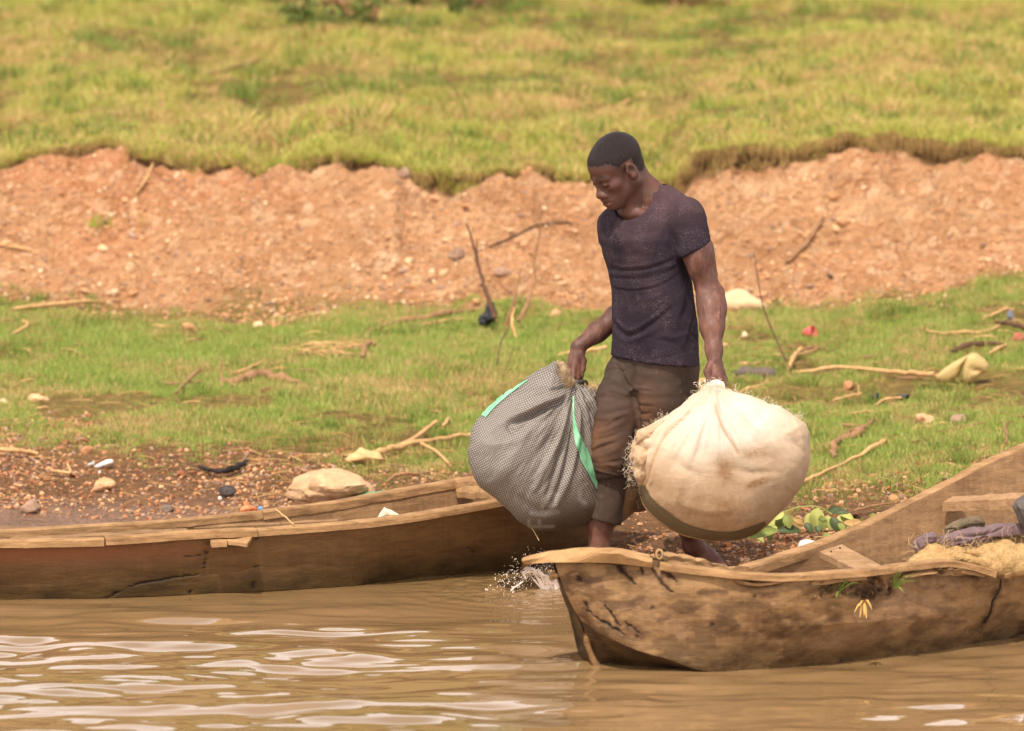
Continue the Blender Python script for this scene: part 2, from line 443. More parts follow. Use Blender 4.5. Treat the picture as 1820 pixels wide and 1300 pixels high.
def scatter(name, pts, scl, protos, label, tilt=0.12, kind='stuff', rot=None):
    """instances of the prototypes at pts: one object"""
    n = len(pts); col = bpy.data.collections.new(name + '_source')
    for i, ob in enumerate(protos):
        ob.name = '%s_source_%02d' % (name, i); col.objects.link(ob)
    me = bpy.data.meshes.new(name); me.vertices.add(n); me.vertices.foreach_set('co', np.asarray(pts, np.float32).ravel())
    a = me.attributes.new('scl', 'FLOAT', 'POINT'); a.data.foreach_set('value', np.asarray(scl, np.float32))
    rt = np.stack([rng.normal(0, tilt, n), rng.normal(0, tilt, n), rng.uniform(0, 6.283, n)], -1) if rot is None else rot
    a = me.attributes.new('rot', 'FLOAT_VECTOR', 'POINT'); a.data.foreach_set('vector', rt.astype(np.float32).ravel())
    a = me.attributes.new('idx', 'INT', 'POINT'); a.data.foreach_set('value', rng.integers(0, len(protos), n).astype(np.int32))
    o = bpy.data.objects.new(name, me); SC.collection.objects.link(o)
    ng = bpy.data.node_groups.new(name + '_instances', 'GeometryNodeTree')
    ng.interface.new_socket('Geometry', in_out='INPUT', socket_type='NodeSocketGeometry')
    ng.interface.new_socket('Geometry', in_out='OUTPUT', socket_type='NodeSocketGeometry')
    N = ng.nodes; gi = N.new('NodeGroupInput'); go = N.new('NodeGroupOutput')
    ci = N.new('GeometryNodeCollectionInfo'); ci.inputs['Collection'].default_value = col
    ci.inputs['Separate Children'].default_value = True; ci.inputs['Reset Children'].default_value = True
    ip = N.new('GeometryNodeInstanceOnPoints'); ip.inputs['Pick Instance'].default_value = True
    def na(nm, t):
        x = N.new('GeometryNodeInputNamedAttribute'); x.data_type = t; x.inputs['Name'].default_value = nm; return x.outputs['Attribute']
    ng.links.new(gi.outputs[0], ip.inputs['Points']); ng.links.new(ci.outputs[0], ip.inputs['Instance'])
    ng.links.new(na('idx', 'INT'), ip.inputs['Instance Index'])
    ng.links.new(na('rot', 'FLOAT_VECTOR'), ip.inputs['Rotation']); ng.links.new(na('scl', 'FLOAT'), ip.inputs['Scale'])
    ng.links.new(ip.outputs[0], go.inputs[0])
    md = o.modifiers.new('instances', 'NODES'); md.node_group = ng
    tag(o, label, kind=kind)
    return o
def sample_fan(n, ya, yb, pxa=-760, pxb=2580, pw=1.0):
    n = int(n * 1.48)
    """random points in the visible wedge"""
    y = np.sqrt(rng.uniform(ya ** 2, yb ** 2, n)) if pw == 1.0 else ya + (yb - ya) * rng.uniform(0, 1, n) ** pw
    x = rng.uniform((pxa - 910) / FPX, (pxb - 910) / FPX, n) * y
    return x, y
gl = grass_mat('lower_grass', srgb(142, 164, 72), srgb(176, 186, 100), srgb(206, 176, 120), 0.56, 1.3)
tufts = [blade_tuft('t', 13, 0.036, 0.0016, 0.030, 0.5, gl, 100 + k) for k in range(6)]
x, y = sample_fan(62000, 20.3, 27.0)
sd, a1_, a2_, a3_, a4_ = zone(x, y)
n1 = fbm(x * 1.5, y * 1.5, 0, 4, 71); n2 = fbm(x * 5, y * 5, 0, 3, 73)
dens = sstep(-0.45, 0.55, y - a1_ + 0.45 * n1 + .1 * n2) * (1 - sstep(-0.25, 0.12, y - a2_ + 0.30 * n1 + .12 * n2))
dens *= 1 - 0.9 * sstep(0.34, 0.62, n1 + 0.45 * n2)
keep = rng.uniform(0, 1, len(x)) < dens
x, y, dk, nk = x[keep], y[keep], dens[keep], n1[keep]
scatter('lower_grass', np.stack([x, y, gz(x, y)], -1), (0.55 + 0.5 * dk) * rng.uniform(0.7, 1.25, len(x)) * (1 - .25 * nk), tufts, 'short green grass between the muddy shore and the orange earth bank')
gw = grass_mat('weed_green', srgb(112, 132, 56), srgb(146, 158, 76), srgb(186, 158, 100), 0.58, 2.0)
x, y = sample_fan(1500, 21.3, 27.0); sd, a1_, a2_, a3_, a4_ = zone(x, y)
kq = (y > a1_ + .1) & (y < a2_ + .1) & (fbm(x * 1.1, y * 1.1, 0, 3, 76) > -.05); x, y = x[kq], y[kq]
scatter('weed_clumps', np.stack([x, y, gz(x, y)], -1), rng.uniform(.6, 1.3, len(x)), [blade_tuft('t', 26, .062, .0026, .045, .7, gw, 260 + k) for k in range(4)], 'taller darker weeds growing in clumps through the lower grass')
x, y = sample_fan(1300, 28.6, 40.0)
scatter('upper_weed_clumps', np.stack([x, y, gz(x, y)], -1), rng.uniform(.6, 1.5, len(x)), [blade_tuft('t', 26, .085, .0045, .09, .8, gw, 270 + k) for k in range(4)], 'taller darker weeds growing in clumps on the upper slope')
gu = grass_mat('upper_grass', srgb(166, 172, 76), srgb(198, 190, 100), srgb(212, 176, 122), 0.51, 0.9)
tufts = [blade_tuft('t', 12, 0.055, 0.0028, 0.060, 0.8, gu, 200 + k) for k in range(6)]
x, y = sample_fan(64000, 28.0, 41.0)
sd, a1_, a2_, a3_, a4_ = zone(x, y)
n1 = fbm(x * 0.8, y * 0.6, 0, 4, 75)
keep = (y > a4_ + 0.01) & (rng.uniform(0, 1, len(x)) < 1 - 0.93 * sstep(0.36, 0.62, n1 + .35 * fbm(x * 2.6, y * 1.8, 0, 3, 79))); x, y, n1 = x[keep], y[keep], n1[keep]
n3 = fbm(x * 5, y * 3, 0, 2, 78)
scatter('upper_grass', np.stack([x, y, gz(x, y)], -1), rng.uniform(0.6, 1.3, len(x)) * (1.0 - .30 * n1) * (.78 + .5 * sstep(-.3, .4, n3)), tufts, 'yellow green grass covering the slope above the earth bank')
# grass leaning over the turf edge
pq = rng.uniform(-760, 2580, 6200); uu = (pq - 910) / (FPX * cp); yy = np.interp(uu, cu, p4_d) + rng.uniform(-.03, .16, len(uu)); xx = uu * yy
kq = rng.uniform(0, 1, 6200) < np.where(pq < 1225, .95, .35); xx, yy = xx[kq], yy[kq]
scatter('edge_grass', np.stack([xx, yy, gz(xx, np.maximum(yy, np.interp(xx / yy, cu, p4_d) + .01))], -1), rng.uniform(.35, 1.05, len(xx)), [blade_tuft('t', 12, 0.055, 0.0026, 0.035, 0.7, gu, 240 + k) for k in range(4)],
        'yellow green grass leaning over the edge of the turf', rot=np.stack([rng.uniform(.2, 1.5, len(xx)), rng.normal(0, .3, len(xx)), rng.normal(0, .5, len(xx))], -1))
# dry roots and grass hanging over the lip
gd = M('dry_roots', 0.9, 0.1); gd.col(gd.mix(gd.rnd(), srgb(120, 92, 58), srgb(176, 146, 92)))
gd = gd.done()
def hang_tuft(seed):
    r = np.random.default_rng(seed); parts = []
    Vs, Fs = [], []
    for k in range(16):
        b0 = np.array([r.uniform(-.05, .05), r.uniform(-.01, .03), r.uniform(-0.01, .015)])
        L = r.uniform(.03, .085); s = np.array([.0016, 0, 0]); o = len(Vs)
        m = b0 + [r.uniform(-.012, .012), -r.uniform(.01, .03), r.uniform(-.004, .012)]
        e = m + [r.uniform(-.018, .018), -r.uniform(0, .015), -L]
        Vs += [b0 - s, b0 + s, m - s, m + s, e]; Fs += [(o, o + 1, o + 3, o + 2), (o + 2, o + 3, o + 4)]
    me = bpy.data.meshes.new('h'); me.from_pydata([tuple(v) for v in Vs], [], Fs); me.materials.append(gd)
    return bpy.data.objects.new('h', me)
pxs = rng.uniform(-760, 2580, 3500); pxs = pxs[(rng.uniform(0, 1, 3500) < np.where(pxs > 1215, .6, .05 + .3 * (noise3(pxs / 50, 0, 0, 8) > .25)))]
uu = (pxs - 910) / (FPX * cp)
yy = np.interp(uu, cu, p4_d) + rng.uniform(-0.03, 0.03, len(uu)); xx = uu * yy
scatter('overhanging_roots', np.stack([xx, yy - .02, gz(xx, yy + .02) + .004], -1), rng.uniform(0.4, 1.3, len(xx)), [hang_tuft(k) for k in range(5)],
        'dry roots and grass hanging over the dark edge of the turf', rot=np.stack([0 * xx, 0 * xx, rng.normal(0, .4, len(xx))], -1))
# ================================================================== SCULPTING: distance fields turned into one skin
class Field:
    def __init__(s, lo, hi, h):
        s.lo = np.array(lo, float); s.h = h
        s.n = np.ceil((np.array(hi) - s.lo) / h).astype(int) + 1
        s.F = np.full(s.n, 0.08, np.float32)
        s.ax = [s.lo[i] + h * np.arange(s.n[i]) for i in range(3)]
    def box(s, lo, hi, pad):
        a = np.clip(np.floor((np.array(lo) - pad - s.lo) / s.h).astype(int), 0, s.n)
        b = np.clip(np.ceil((np.array(hi) + pad - s.lo) / s.h).astype(int) + 1, 0, s.n)
        sl = tuple(slice(a[i], b[i]) for i in range(3))
        X = s.ax[0][sl[0]][:, None, None]; Y = s.ax[1][sl[1]][None, :, None]; Z = s.ax[2][sl[2]][None, None, :]
        return sl, X, Y, Z
    def put(s, sl, d, k, op='add'):
        A = s.F[sl]
        d = d.astype(np.float32)
        if op == 'add':
            if k > 0:
                h = np.maximum(k - np.abs(A - d), 0) / k
                s.F[sl] = np.minimum(A, d) - h * h * k * 0.25
            else: s.F[sl] = np.minimum(A, d)
        elif op == 'cut':
            d = -d
            if k > 0:
                h = np.maximum(k - np.abs(A - d), 0) / k
                s.F[sl] = np.maximum(A, d) + h * h * k * 0.25
            else: s.F[sl] = np.maximum(A, d)
    def cone(s, a, b, r1, r2=None, k=0.02, op='add'):
        a, b = np.asarray(a, float), np.asarray(b, float)
        r2 = r1 if r2 is None else r2
        R_ = max(r1, r2)
        sl, X, Y, Z = s.box(np.minimum(a, b), np.maximum(a, b), R_ + k + 0.012)
        ba = b - a; l2 = max(ba @ ba, 1e-9)
        px, py, pz = X - a[0], Y - a[1], Z - a[2]
        t = np.clip((px * ba[0] + py * ba[1] + pz * ba[2]) / l2, 0, 1)
        d = np.sqrt((px - ba[0] * t) ** 2 + (py - ba[1] * t) ** 2 + (pz - ba[2] * t) ** 2) - (r1 + (r2 - r1) * t)
        s.put(sl, d, k, op)
    def chain(s, pts, rs, k=0.015, op='add'):
        for i in range(len(pts) - 1): s.cone(pts[i], pts[i + 1], rs[i], rs[i + 1], k, op)
    def ell(s, c, r, axes=None, k=0.02, op='add'):
        """ellipsoid, axes rows = local unit axes"""
        c = np.asarray(c, float); r = np.asarray(r, float)
        A = np.eye(3) if axes is None else np.asarray(axes, float)
        ext = np.sqrt(((A * r[:, None]) ** 2).sum(0))
        sl, X, Y, Z = s.box(c - ext, c + ext, k + 0.012)
        px, py, pz = X - c[0], Y - c[1], Z - c[2]
        q = [(px * A[i][0] + py * A[i][1] + pz * A[i][2]) for i in range(3)]
        k0 = np.sqrt(sum((q[i] / r[i]) ** 2 for i in range(3)))
        k1 = np.sqrt(sum((q[i] / r[i] ** 2) ** 2 for i in range(3)))
        d = k0 * (k0 - 1) / (k1 + 1e-9)
        s.put(sl, d, k, op)
    def loft(s, secs, side, k=0.02, p=2.4, op='add'):
        """secs: rows (x,y,z,a,b) low to high; side = unit lateral axis (horizontal)"""
        S = np.array(sorted(secs, key=lambda q: q[2]), float)
        n = np.array([-side[1], side[0]])
        m = S[:, 3:5].max()
        sl, X, Y, Z = s.box([S[:, 0].min() - m, S[:, 1].min() - m, S[0, 2]], [S[:, 0].max() + m, S[:, 1].max() + m, S[-1, 2]], 0.02)
        z = s.ax[2][sl[2]]
        f = lambda i: np.interp(z, S[:, 2], S[:, i])[None, None, :]
        cx, cy, a, b = f(0), f(1), f(3), f(4)
        u = np.abs((X - cx) * side[0] + (Y - cy) * side[1]) / a; v = np.abs((X - cx) * n[0] + (Y - cy) * n[1]) / b
        d = ((u ** p + v ** p) ** (1 / p) - 1) * np.minimum(a, b) * 0.9
        d = np.maximum(d, np.maximum(S[0, 2] - Z, Z - S[-1, 2]))
        s.put(sl, d, k, op)
    def half(s, p0, nrm, lo, hi, k=0.0):
        """cut away everything on the +nrm side of the plane inside the box"""
        sl, X, Y, Z = s.box(lo, hi, 0)
        nrm = np.asarray(nrm, float); nrm = nrm / np.linalg.norm(nrm)
        d = -((X - p0[0]) * nrm[0] + (Y - p0[1]) * nrm[1] + (Z - p0[2]) * nrm[2])
        s.put(sl, d, k, 'cut')
    def nets(s):
        F = s.F; S = F < 0
        n = np.array(F.shape) - 1
        c = np.zeros(tuple(n), np.uint8)
        for i in (0, 1):
            for j in (0, 1):
                for k in (0, 1): c += S[i:n[0] + i, j:n[1] + j, k:n[2] + k]
        act = (c > 0) & (c < 8)
        idx = np.full(tuple(n), -1, np.int32)
        A = np.argwhere(act); idx[act] = np.arange(len(A))
        acc = np.zeros((len(A), 3)); cnt = np.zeros(len(A))
        cor = [(i, j, k) for i in (0, 1) for j in (0, 1) for k in (0, 1)]
        val = {q: F[A[:, 0] + q[0], A[:, 1] + q[1], A[:, 2] + q[2]].astype(float) for q in cor}
        for q in cor:
            for ax in range(3):
                if q[ax] == 0:
                    q2 = list(q); q2[ax] = 1; q2 = tuple(q2)
                    a, b = val[q], val[q2]; m = (a < 0) != (b < 0)
                    t = np.where(m, a / np.where(m, a - b, 1), 0)
                    p = np.array(q, float)[None] + np.zeros((len(A), 3)); p[:, ax] += t
                    acc[m] += p[m]; cnt[m] += 1
        Vt = s.lo + s.h * (A + acc / cnt[:, None])
        faces = []
        for ax in range(3):
            o = [(1, 2), (2, 0), (0, 1)][ax]
            sa = [slice(None)] * 3; sb = [slice(None)] * 3
            sa[ax] = slice(0, -1); sb[ax] = slice(1, None)
            E = np.argwhere(S[tuple(sa)] != S[tuple(sb)])
            E = E[(E[:, o[0]] > 0) & (E[:, o[1]] > 0) & (E[:, o[0]] < n[o[0]]) & (E[:, o[1]] < n[o[1]])]
            ins = S[E[:, 0], E[:, 1], E[:, 2]]
            def cell(d0, d1):
                Q = E.copy(); Q[:, o[0]] -= d0; Q[:, o[1]] -= d1
                return idx[Q[:, 0], Q[:, 1], Q[:, 2]]
            q = np.stack([cell(1, 1), cell(0, 1), cell(0, 0), cell(1, 0)], -1)
            q[~ins] = q[~ins][:, ::-1]
            faces.append(q)
        Fc = np.vstack(faces); Fc = Fc[(Fc >= 0).all(1)]
        used = np.zeros(len(Vt), bool); used[Fc.ravel()] = True
        re = np.cumsum(used) - 1
        return Vt[used], re[Fc]
def vnormals(V, F):
    a = V[F[:, 2]] - V[F[:, 0]]; b = V[F[:, 3]] - V[F[:, 1]]
    fn = np.cross(a, b); N = np.zeros_like(V)
    for i in range(4):
        for c_ in range(3): N[:, c_] += np.bincount(F[:, i], fn[:, c_], len(V))
    return N / (np.linalg.norm(N, axis=1)[:, None] + 1e-12)
def relax(V, F, it=2, lam=0.5):
    V = V.copy()
    e = np.vstack([F[:, [0, 1]], F[:, [1, 2]], F[:, [2, 3]], F[:, [3, 0]]])
    deg = np.bincount(e[:, 0], minlength=len(V)) + np.bincount(e[:, 1], minlength=len(V))
    for _ in range(it):
        A = np.stack([np.bincount(e[:, 0], V[e[:, 1], c_], len(V)) + np.bincount(e[:, 1], V[e[:, 0], c_], len(V)) for c_ in range(3)], -1)
        V += lam * (A / deg[:, None] - V)
    return V
def seg_dist(px, py, pts):
    """distance in pixels to a polyline + the parameter 0..1 along it"""
    best = np.full(px.shape, 1e9); par = np.zeros(px.shape)
    P = np.asarray(pts, float); L = np.r_[0, np.cumsum(np.hypot(*np.diff(P[:, :2], axis=0).T))]
    for i in range(len(P) - 1):
        a, b = P[i], P[i + 1]; d = b - a; l2 = d @ d + 1e-9
        t = np.clip(((px - a[0]) * d[0] + (py - a[1]) * d[1]) / l2, 0, 1)
        q = np.hypot(px - a[0] - d[0] * t, py - a[1] - d[1] * t)
        m = q < best; best[m] = q[m]; par[m] = ((L[i] + t * (L[i + 1] - L[i])) / L[-1])[m]
    return best, par
def strokes(V, N, lst, facing=True):
    """push the surface along its normal under creases drawn as curves: (points, half width px, height m)"""
    cam_p = np.array([0, 0, CAM_H]); tc = cam_p - V; tc /= np.linalg.norm(tc, axis=1)[:, None]
    w = sstep(0.02, 0.35, (N * tc).sum(1)) if facing else np.ones(len(V))
    px, py = PX(V); disp = np.zeros(len(V))
    for pts, hw, amp in lst:
        pts = spline(pts, 14) if len(pts) > 2 else np.asarray(pts, float)
        x0, y0 = pts.min(0) - 3 * hw; x1, y1 = pts.max(0) + 3 * hw
        m = (px > x0) & (px < x1) & (py > y0) & (py < y1)
        if not m.any(): continue
        d, t = seg_dist(px[m], py[m], pts)
        disp[m] += amp * np.exp(-(d / hw) ** 2) * (np.sin(np.pi * np.clip(t * 0.9 + 0.05, 0, 1)) ** 0.5)
    return V + N * (disp * w)[:, None]
# ================================================================== MORE SHAPING TOOLS
from mathutils.bvhtree import BVHTree
def pillow(sil, dc, hd, nphi=150, nt=60, p=2.2, cen=None):
    """a filled-out body with the outline sil (photo pixels), its middle at distance dc(px,py), half depth hd"""
    S = np.asarray(sil, float)
    C = S.mean(0) if cen is None else np.asarray(cen, float)
    L = np.r_[0, np.cumsum(np.hypot(*np.diff(np.vstack([S, S[:1]]), axis=0).T))]
    t = np.linspace(0, L[-1], nphi, endpoint=False)
    SS = np.vstack([S, S[:1]])
    ring = np.stack([np.interp(t, L, SS[:, 0]), np.interp(t, L, SS[:, 1])], -1)
    for _ in range(1): ring = .25 * np.roll(ring, 1, 0) + .5 * ring + .25 * np.roll(ring, -1, 0)
    th = np.linspace(-np.pi / 2, np.pi / 2, nt)
    tau = np.sign(np.sin(th)) * np.abs(np.sin(th)) ** (2 / p * 1.0); sc = np.maximum(np.cos(th), 0) ** (2 / p)
    if not callable(dc): d0 = dc; dc = lambda x, y: d0 + 0 * x
    PXs = C[0] + (ring[None, :, 0] - C[0]) * sc[:, None]; PYs = C[1] + (ring[None, :, 1] - C[1]) * sc[:, None]
    D_ = dc(PXs, PYs) + hd * tau[:, None]
    a, b = PXs - 910, 650 - PYs; Y = FPX * cp + b * sp; Z = -FPX * sp + b * cp
    V = np.stack([a / Y * D_, D_, CAM_H + Z / Y * D_], -1).reshape(-1, 3)
    return V, gridfaces(nt, nphi, False, True)
def orient(V, F):
    c = V.mean(0); N = vnormals(V, F)
    return F if ((V - c) * N).sum() > 0 else F[:, ::-1]
def bvh_of(V, F): return BVHTree.FromPolygons([tuple(v) for v in V], [tuple(int(i) for i in f) for f in F])
def cast(bvh, px, py, off=0.002):
    o = Vector((0, 0, CAM_H)); t = V3(px, py, 18.0) - o; t.normalize()
    h, n, i, d = bvh.ray_cast(o, t)
    if h is None: return None
    if n.dot(t) > 0: n = -n
    return np.array(h + n * off)
def ribbon_on(bvh, pts, hw, n=40, m=6, off=0.002, thick=0.0012):
    """a strip of cloth laid on a body: centre line in pixels, half widths in pixels"""
    c = spline(pts, n); w = np.interp(np.linspace(0, 1, n), np.linspace(0, 1, len(hw)), hw)
    T = np.gradient(c, axis=0); T /= np.linalg.norm(T, axis=1)[:, None]; Nn = np.stack([-T[:, 1], T[:, 0]], -1)
    grid = []; last = None
    for i in range(n):
        for j in range(m):
            q = c[i] + Nn[i] * w[i] * (2 * j / (m - 1) - 1)
            h = cast(bvh, q[0], q[1], off)
            if h is None: h = U(q[0], q[1], last[1]) if last is not None else U(q[0], q[1], 19.4)
            last = h; grid.append(h)
    V = np.array(grid); F = gridfaces(n, m)
    back = V + np.array([0, thick * 2, 0])
    return np.vstack([V, back]), np.vstack([F, F[:, ::-1] + len(V)])
def rect_sweep(path, w, h, side=None, rough=0.0, seed=1, taper=None):
    """a board bent along path; w across (along side), h high"""
    P = np.asarray(path, float); n = len(P); T = np.gradient(P, axis=0); T /= np.linalg.norm(T, axis=1)[:, None]
    upv = np.array([0, 0, 1.0])
    S = np.cross(T, upv); S /= np.linalg.norm(S, axis=1)[:, None]
    if side is not None: S = np.broadcast_to(np.asarray(side, float), S.shape)
    Uv = np.cross(S, T); Uv /= np.linalg.norm(Uv, axis=1)[:, None]; Uv *= np.sign(Uv[:, 2:3] + 1e-9)
    w = np.broadcast_to(w, (n,))[:, None]; h = np.broadcast_to(h, (n,))[:, None]
    prof = [(-.5, -.5), (-.5, -.15), (-.5, .3), (-.42, .5), (0, .52), (.42, .5), (.5, .3), (.5, -.15), (.5, -.5), (0, -.5)]
    rows = []
    for k, (a, b) in enumerate(prof):
        q = P + S * w * a + Uv * h * b
        if rough: q = q + (S * a + Uv * b) * (rough * fbm(P[:, 0] * 14 + k * 3, P[:, 1] * 14, k * 1.7, 3, seed))[:, None]
        rows.append(q)
    V = np.stack(rows, 1).reshape(-1, 3); k = len(prof)
    F = [tuple(f) for f in gridfaces(n, k, False, True)] + [tuple(range(k))[::-1], tuple(range((n - 1) * k, n * k))]
    return V, F
def wood_mat(name, c1, c2, dark=(60, 44, 28), grain=(1, 1, 1), sc=1.0, rough=.82, saw=0.0, stain=.4):
    m = M(name, rough, .2); P = m.pos()
    q = m.scale(grain, P)
    n1 = m.noise(11 * sc, 7, .68, q, .6); n2 = m.noise(3.0 * sc, 5, .65, P, .5)
    c = m.ramp(n1, [(.30, srgb(*c1)), (.68, srgb(*c2))])
    c = m.mix(m.ramp(n2, [(.50, 0.0), (.72, stain)]), c, srgb(*dark))
    n3 = m.noise(60 * sc, 3, .7, q)
    c = m.mix(m.ramp(n3, [(.58, 0.0), (.75, .45)]), c, srgb(*dark))
    h = m.math('ADD', n1, m.math('MULTIPLY', n3, .6))
    if saw:
        sw_ = m.noise(1, 2, .5, m.scale((70, 12, 5), P, (0, .25, 0)), .5)
        c = m.mix(m.math('MULTIPLY', m.ramp(sw_, [(.45, 0.0), (.75, 1.0)]), saw * .6), c, srgb(*[min(255, int(v * 1.25)) for v in c2]))
        h = m.math('ADD', h, m.math('MULTIPLY', sw_, .35))
    m.wood = c; m.h = h
    m.col(c); m.bump(h, .55, .006)
    return m
def stick(name, label, pts, r, mat, cat='stick', lift=.5, d=None, group=None, twigs=(), lump=.25, seed=0, n=None):
    """pts: photo pixels; lies on the ground unless d gives distances"""
    P = []
    pts = np.asarray(pts, float)
    n = n or max(8, 5 * len(pts))
    def lay(pp, nn, rr):
        c = spline(pp, nn) if len(pp) > 2 else np.linspace(pp[0], pp[1], nn)
        if d is None:
            r0 = np.interp(np.linspace(0, 1, nn), np.linspace(0, 1, len(rr)), rr)
            return np.array([G(a, b) + [0, 0, r_ * lift + (.014 if b > 545 else .004)] for (a, b), r_ in zip(c, r0)]), r0
        dd = np.interp(np.linspace(0, 1, nn), np.linspace(0, 1, len(d)), d)
        r0 = np.interp(np.linspace(0, 1, nn), np.linspace(0, 1, len(rr)), rr)
        return np.array([U(a, b, q) for (a, b), q in zip(c, dd)]), r0
    path, rr = lay(pts, n, r)
    path = path + .5 * rr.mean() * np.stack([noise3(np.arange(n) * .7, k * 5.0, seed * 1.3, 3) for k in range(3)], -1)
    o = mesh(name, *tube(path, rr, 8, lump=lump, seed=seed), mat)
    tag(o, label, cat, group)
    for k, (tp_, tr) in enumerate(twigs):
        pp, rr = lay(np.asarray(tp_, float), 8, tr)
        mesh('twig', *tube(pp, rr, 6, lump=.2, seed=seed + k), mat, parent=o)
    return o
def rock_mesh(c, r, seed, facet=.22, sub=2, flat_=.0):
    import bmesh
    bm = bmesh.new(); bmesh.ops.create_icosphere(bm, subdivisions=sub, radius=1)
    V = np.array([v.co[:] for v in bm.verts]); F = [tuple(v.index for v in f.verts) for f in bm.faces]; bm.free()
    k = 1 + facet * fbm(V[:, 0] * 1.3 + seed * 7.1, V[:, 1] * 1.3, V[:, 2] * 1.3, 2, seed)
    for j in range(5):                                          # flattened faces as on broken stone
        rr_ = np.random.default_rng(seed * 11 + j); nn = rr_.normal(size=3); nn /= np.linalg.norm(nn)
        dd = V @ nn; k = np.where(dd > .62, k * (.62 / dd) ** .75, k)
    k = k * (1 + .05 * fbm(V[:, 0] * 5 + seed, V[:, 1] * 5, V[:, 2] * 5, 2, seed + 3))
    V = V * k[:, None] * np.asarray(r)
    a = seed * 1.7; Rz = np.array([[math.cos(a), -math.sin(a), 0], [math.sin(a), math.cos(a), 0], [0, 0, 1]])
    if abs(r[0] - r[1]) < .3 * r[0]: V = V @ Rz.T
    return V + np.asarray(c), F
def rock(name, label, px, py, w, h, mat, seed, cat='rock', group=None, dep=.8, sink=.15, sub=2, facet=.22):
    """px,py: bottom centre in the photo; w,h: size in pixels"""
    g = G(px, py); s = g[1] / FPX
    rx, rz = w * s / 2, h * s / 2
    V, F = rock_mesh(g + [0, rx * dep * .6, rz * (1 - sink * 2)], [rx, rx * dep, rz * 1.05], seed, facet, sub)
    o = mesh(name, V, F, mat, smooth=False if sub < 3 else True); tag(o, label, cat, group)
    return o
# ================================================================== THE MAN
T0 = 19.45
yaw = R(42)
bl = np.array([math.cos(yaw), -math.sin(yaw), 0.0])            # his left
bf = np.array([-math.sin(yaw), -math.cos(yaw), 0.0])           # the way his chest faces
bu = np.array([0, 0, 1.0])
# head frame
hy, hp = R(58), R(30)
hf = np.array([-math.sin(hy) * math.cos(hp), -math.cos(hy) * math.cos(hp), -math.sin(hp)])
hl = np.array([math.cos(hy), -math.sin(hy), 0.0]); hl = hl / np.linalg.norm(hl)
hu = np.cross(hf, hl); hu = hu if hu[2] > 0 else -hu
HC = U(1097, 302, 19.40)
HS = 1.085
def H(f, l, u): return HC + HS * (hf * f + hl * l + hu * u)
HA = np.array([hf, hl, hu])
sh_l, el_l, wr_l = U(1222, 383, 19.33), U(1256, 508, 19.31), U(1270, 640, 19.16)
sh_r, el_r, wr_r = U(1092, 400, 19.58), U(1124, 543, 19.66), U(1027, 617, 19.56)
neck = U(1143, 352, 19.47)
sk = Field([0.17, 19.0, -0.09], [0.92, 20.15, 1.78], 0.0042)
# skull and face
sk.ell(H(-.016, 0, .042), np.array([.097, .074, .086]) * HS, HA, 0)
sk.ell(H(.040, 0, .040), np.array([.056, .062, .056]) * HS, HA, .03)
sk.ell(H(.034, 0, -.030), np.array([.058, .059, .070]) * HS, HA, .03)
for s_ in (-1, 1):
    sk.cone(H(-.012, s_ * .052, -.050), H(.060, s_ * .020, -.098), .021 * HS, .017 * HS, .03)
    sk.cone(H(-.014, s_ * .056, -.020), H(-.012, s_ * .052, -.052), .020 * HS, .020 * HS, .02)
    sk.ell(H(.060, s_ * .040, -.022), np.array([.024, .020, .017]) * HS, HA, .022)
    sk.cone(H(.090, s_ * .010, .014), H(.078, s_ * .042, .014), .0105, .010, .016)
    sk.ell(H(.103, s_ * .031, -.008), np.array([.017, .018, .0125]) * HS, HA, .014, 'cut')
    sk.ell(H(.0775, s_ * .031, -.008), np.array([.0175, .0170, .0140]) * HS, HA, .004)
    sk.cone(H(.098, s_ * .018, -.0115), H(.084, s_ * .045, -.0125), .0020, .0020, .003, 'cut')
    sk.ell(H(.0975, s_ * .0175, -.0455), np.array([.0130, .0105, .0105]) * HS, HA, .007)
    sk.ell(H(.100, s_ * .0095, -.0565), np.array([.006, .0046, .004]), HA, .003, 'cut')
    # ears
    ea = np.array([hf * .92 + hl * s_ * .25 + hu * -.1, hl * s_, hu]); ea /= np.linalg.norm(ea, axis=1)[:, None]
    sk.ell(H(-.010, s_ * .080, -.004), np.array([.0195, .0095, .0325]) * HS, ea, .006)
    sk.ell(H(-.006, s_ * .090, .003), np.array([.0115, .0105, .0195]) * HS, ea, .003, 'cut')
    sk.ell(H(-.002, s_ * .080, -.026), np.array([.009, .0075, .010]) * HS, ea, .005)
    sk.cone(H(.010, s_ * .077, .004), H(.008, s_ * .078, -.008), .005, .005, .004)
sk.ell(H(.076, 0, -.096), np.array([.023, .026, .021]) * HS, HA, .022)
sk.cone(H(.088, 0, .010), H(.103, 0, -.034), .0095, .0125, .018)
sk.ell(H(.1065, 0, -.0415), np.array([.0140, .0140, .0130]) * HS, HA, .010)
sk.ell(H(.074, 0, -.071), np.array([.028, .034, .026]) * HS, HA, .02)
for s_ in (-1, 1):
    sk.chain([H(.1015, 0, -.0665), H(.0985, s_ * .013, -.0655), H(.0855, s_ * .0275, -.0730)], [.0080, .0078, .0030], .005)
    sk.chain([H(.1000, 0, -.0825), H(.0965, s_ * .014, -.0820), H(.0855, s_ * .0275, -.0745)], [.0090, .0082, .0030], .005)
    sk.chain([H(.1120, 0, -.0742), H(.1060, s_ * .014, -.0740), H(.0915, s_ * .028, -.0750)], [.0028, .0026, .0020], .0025, 'cut')
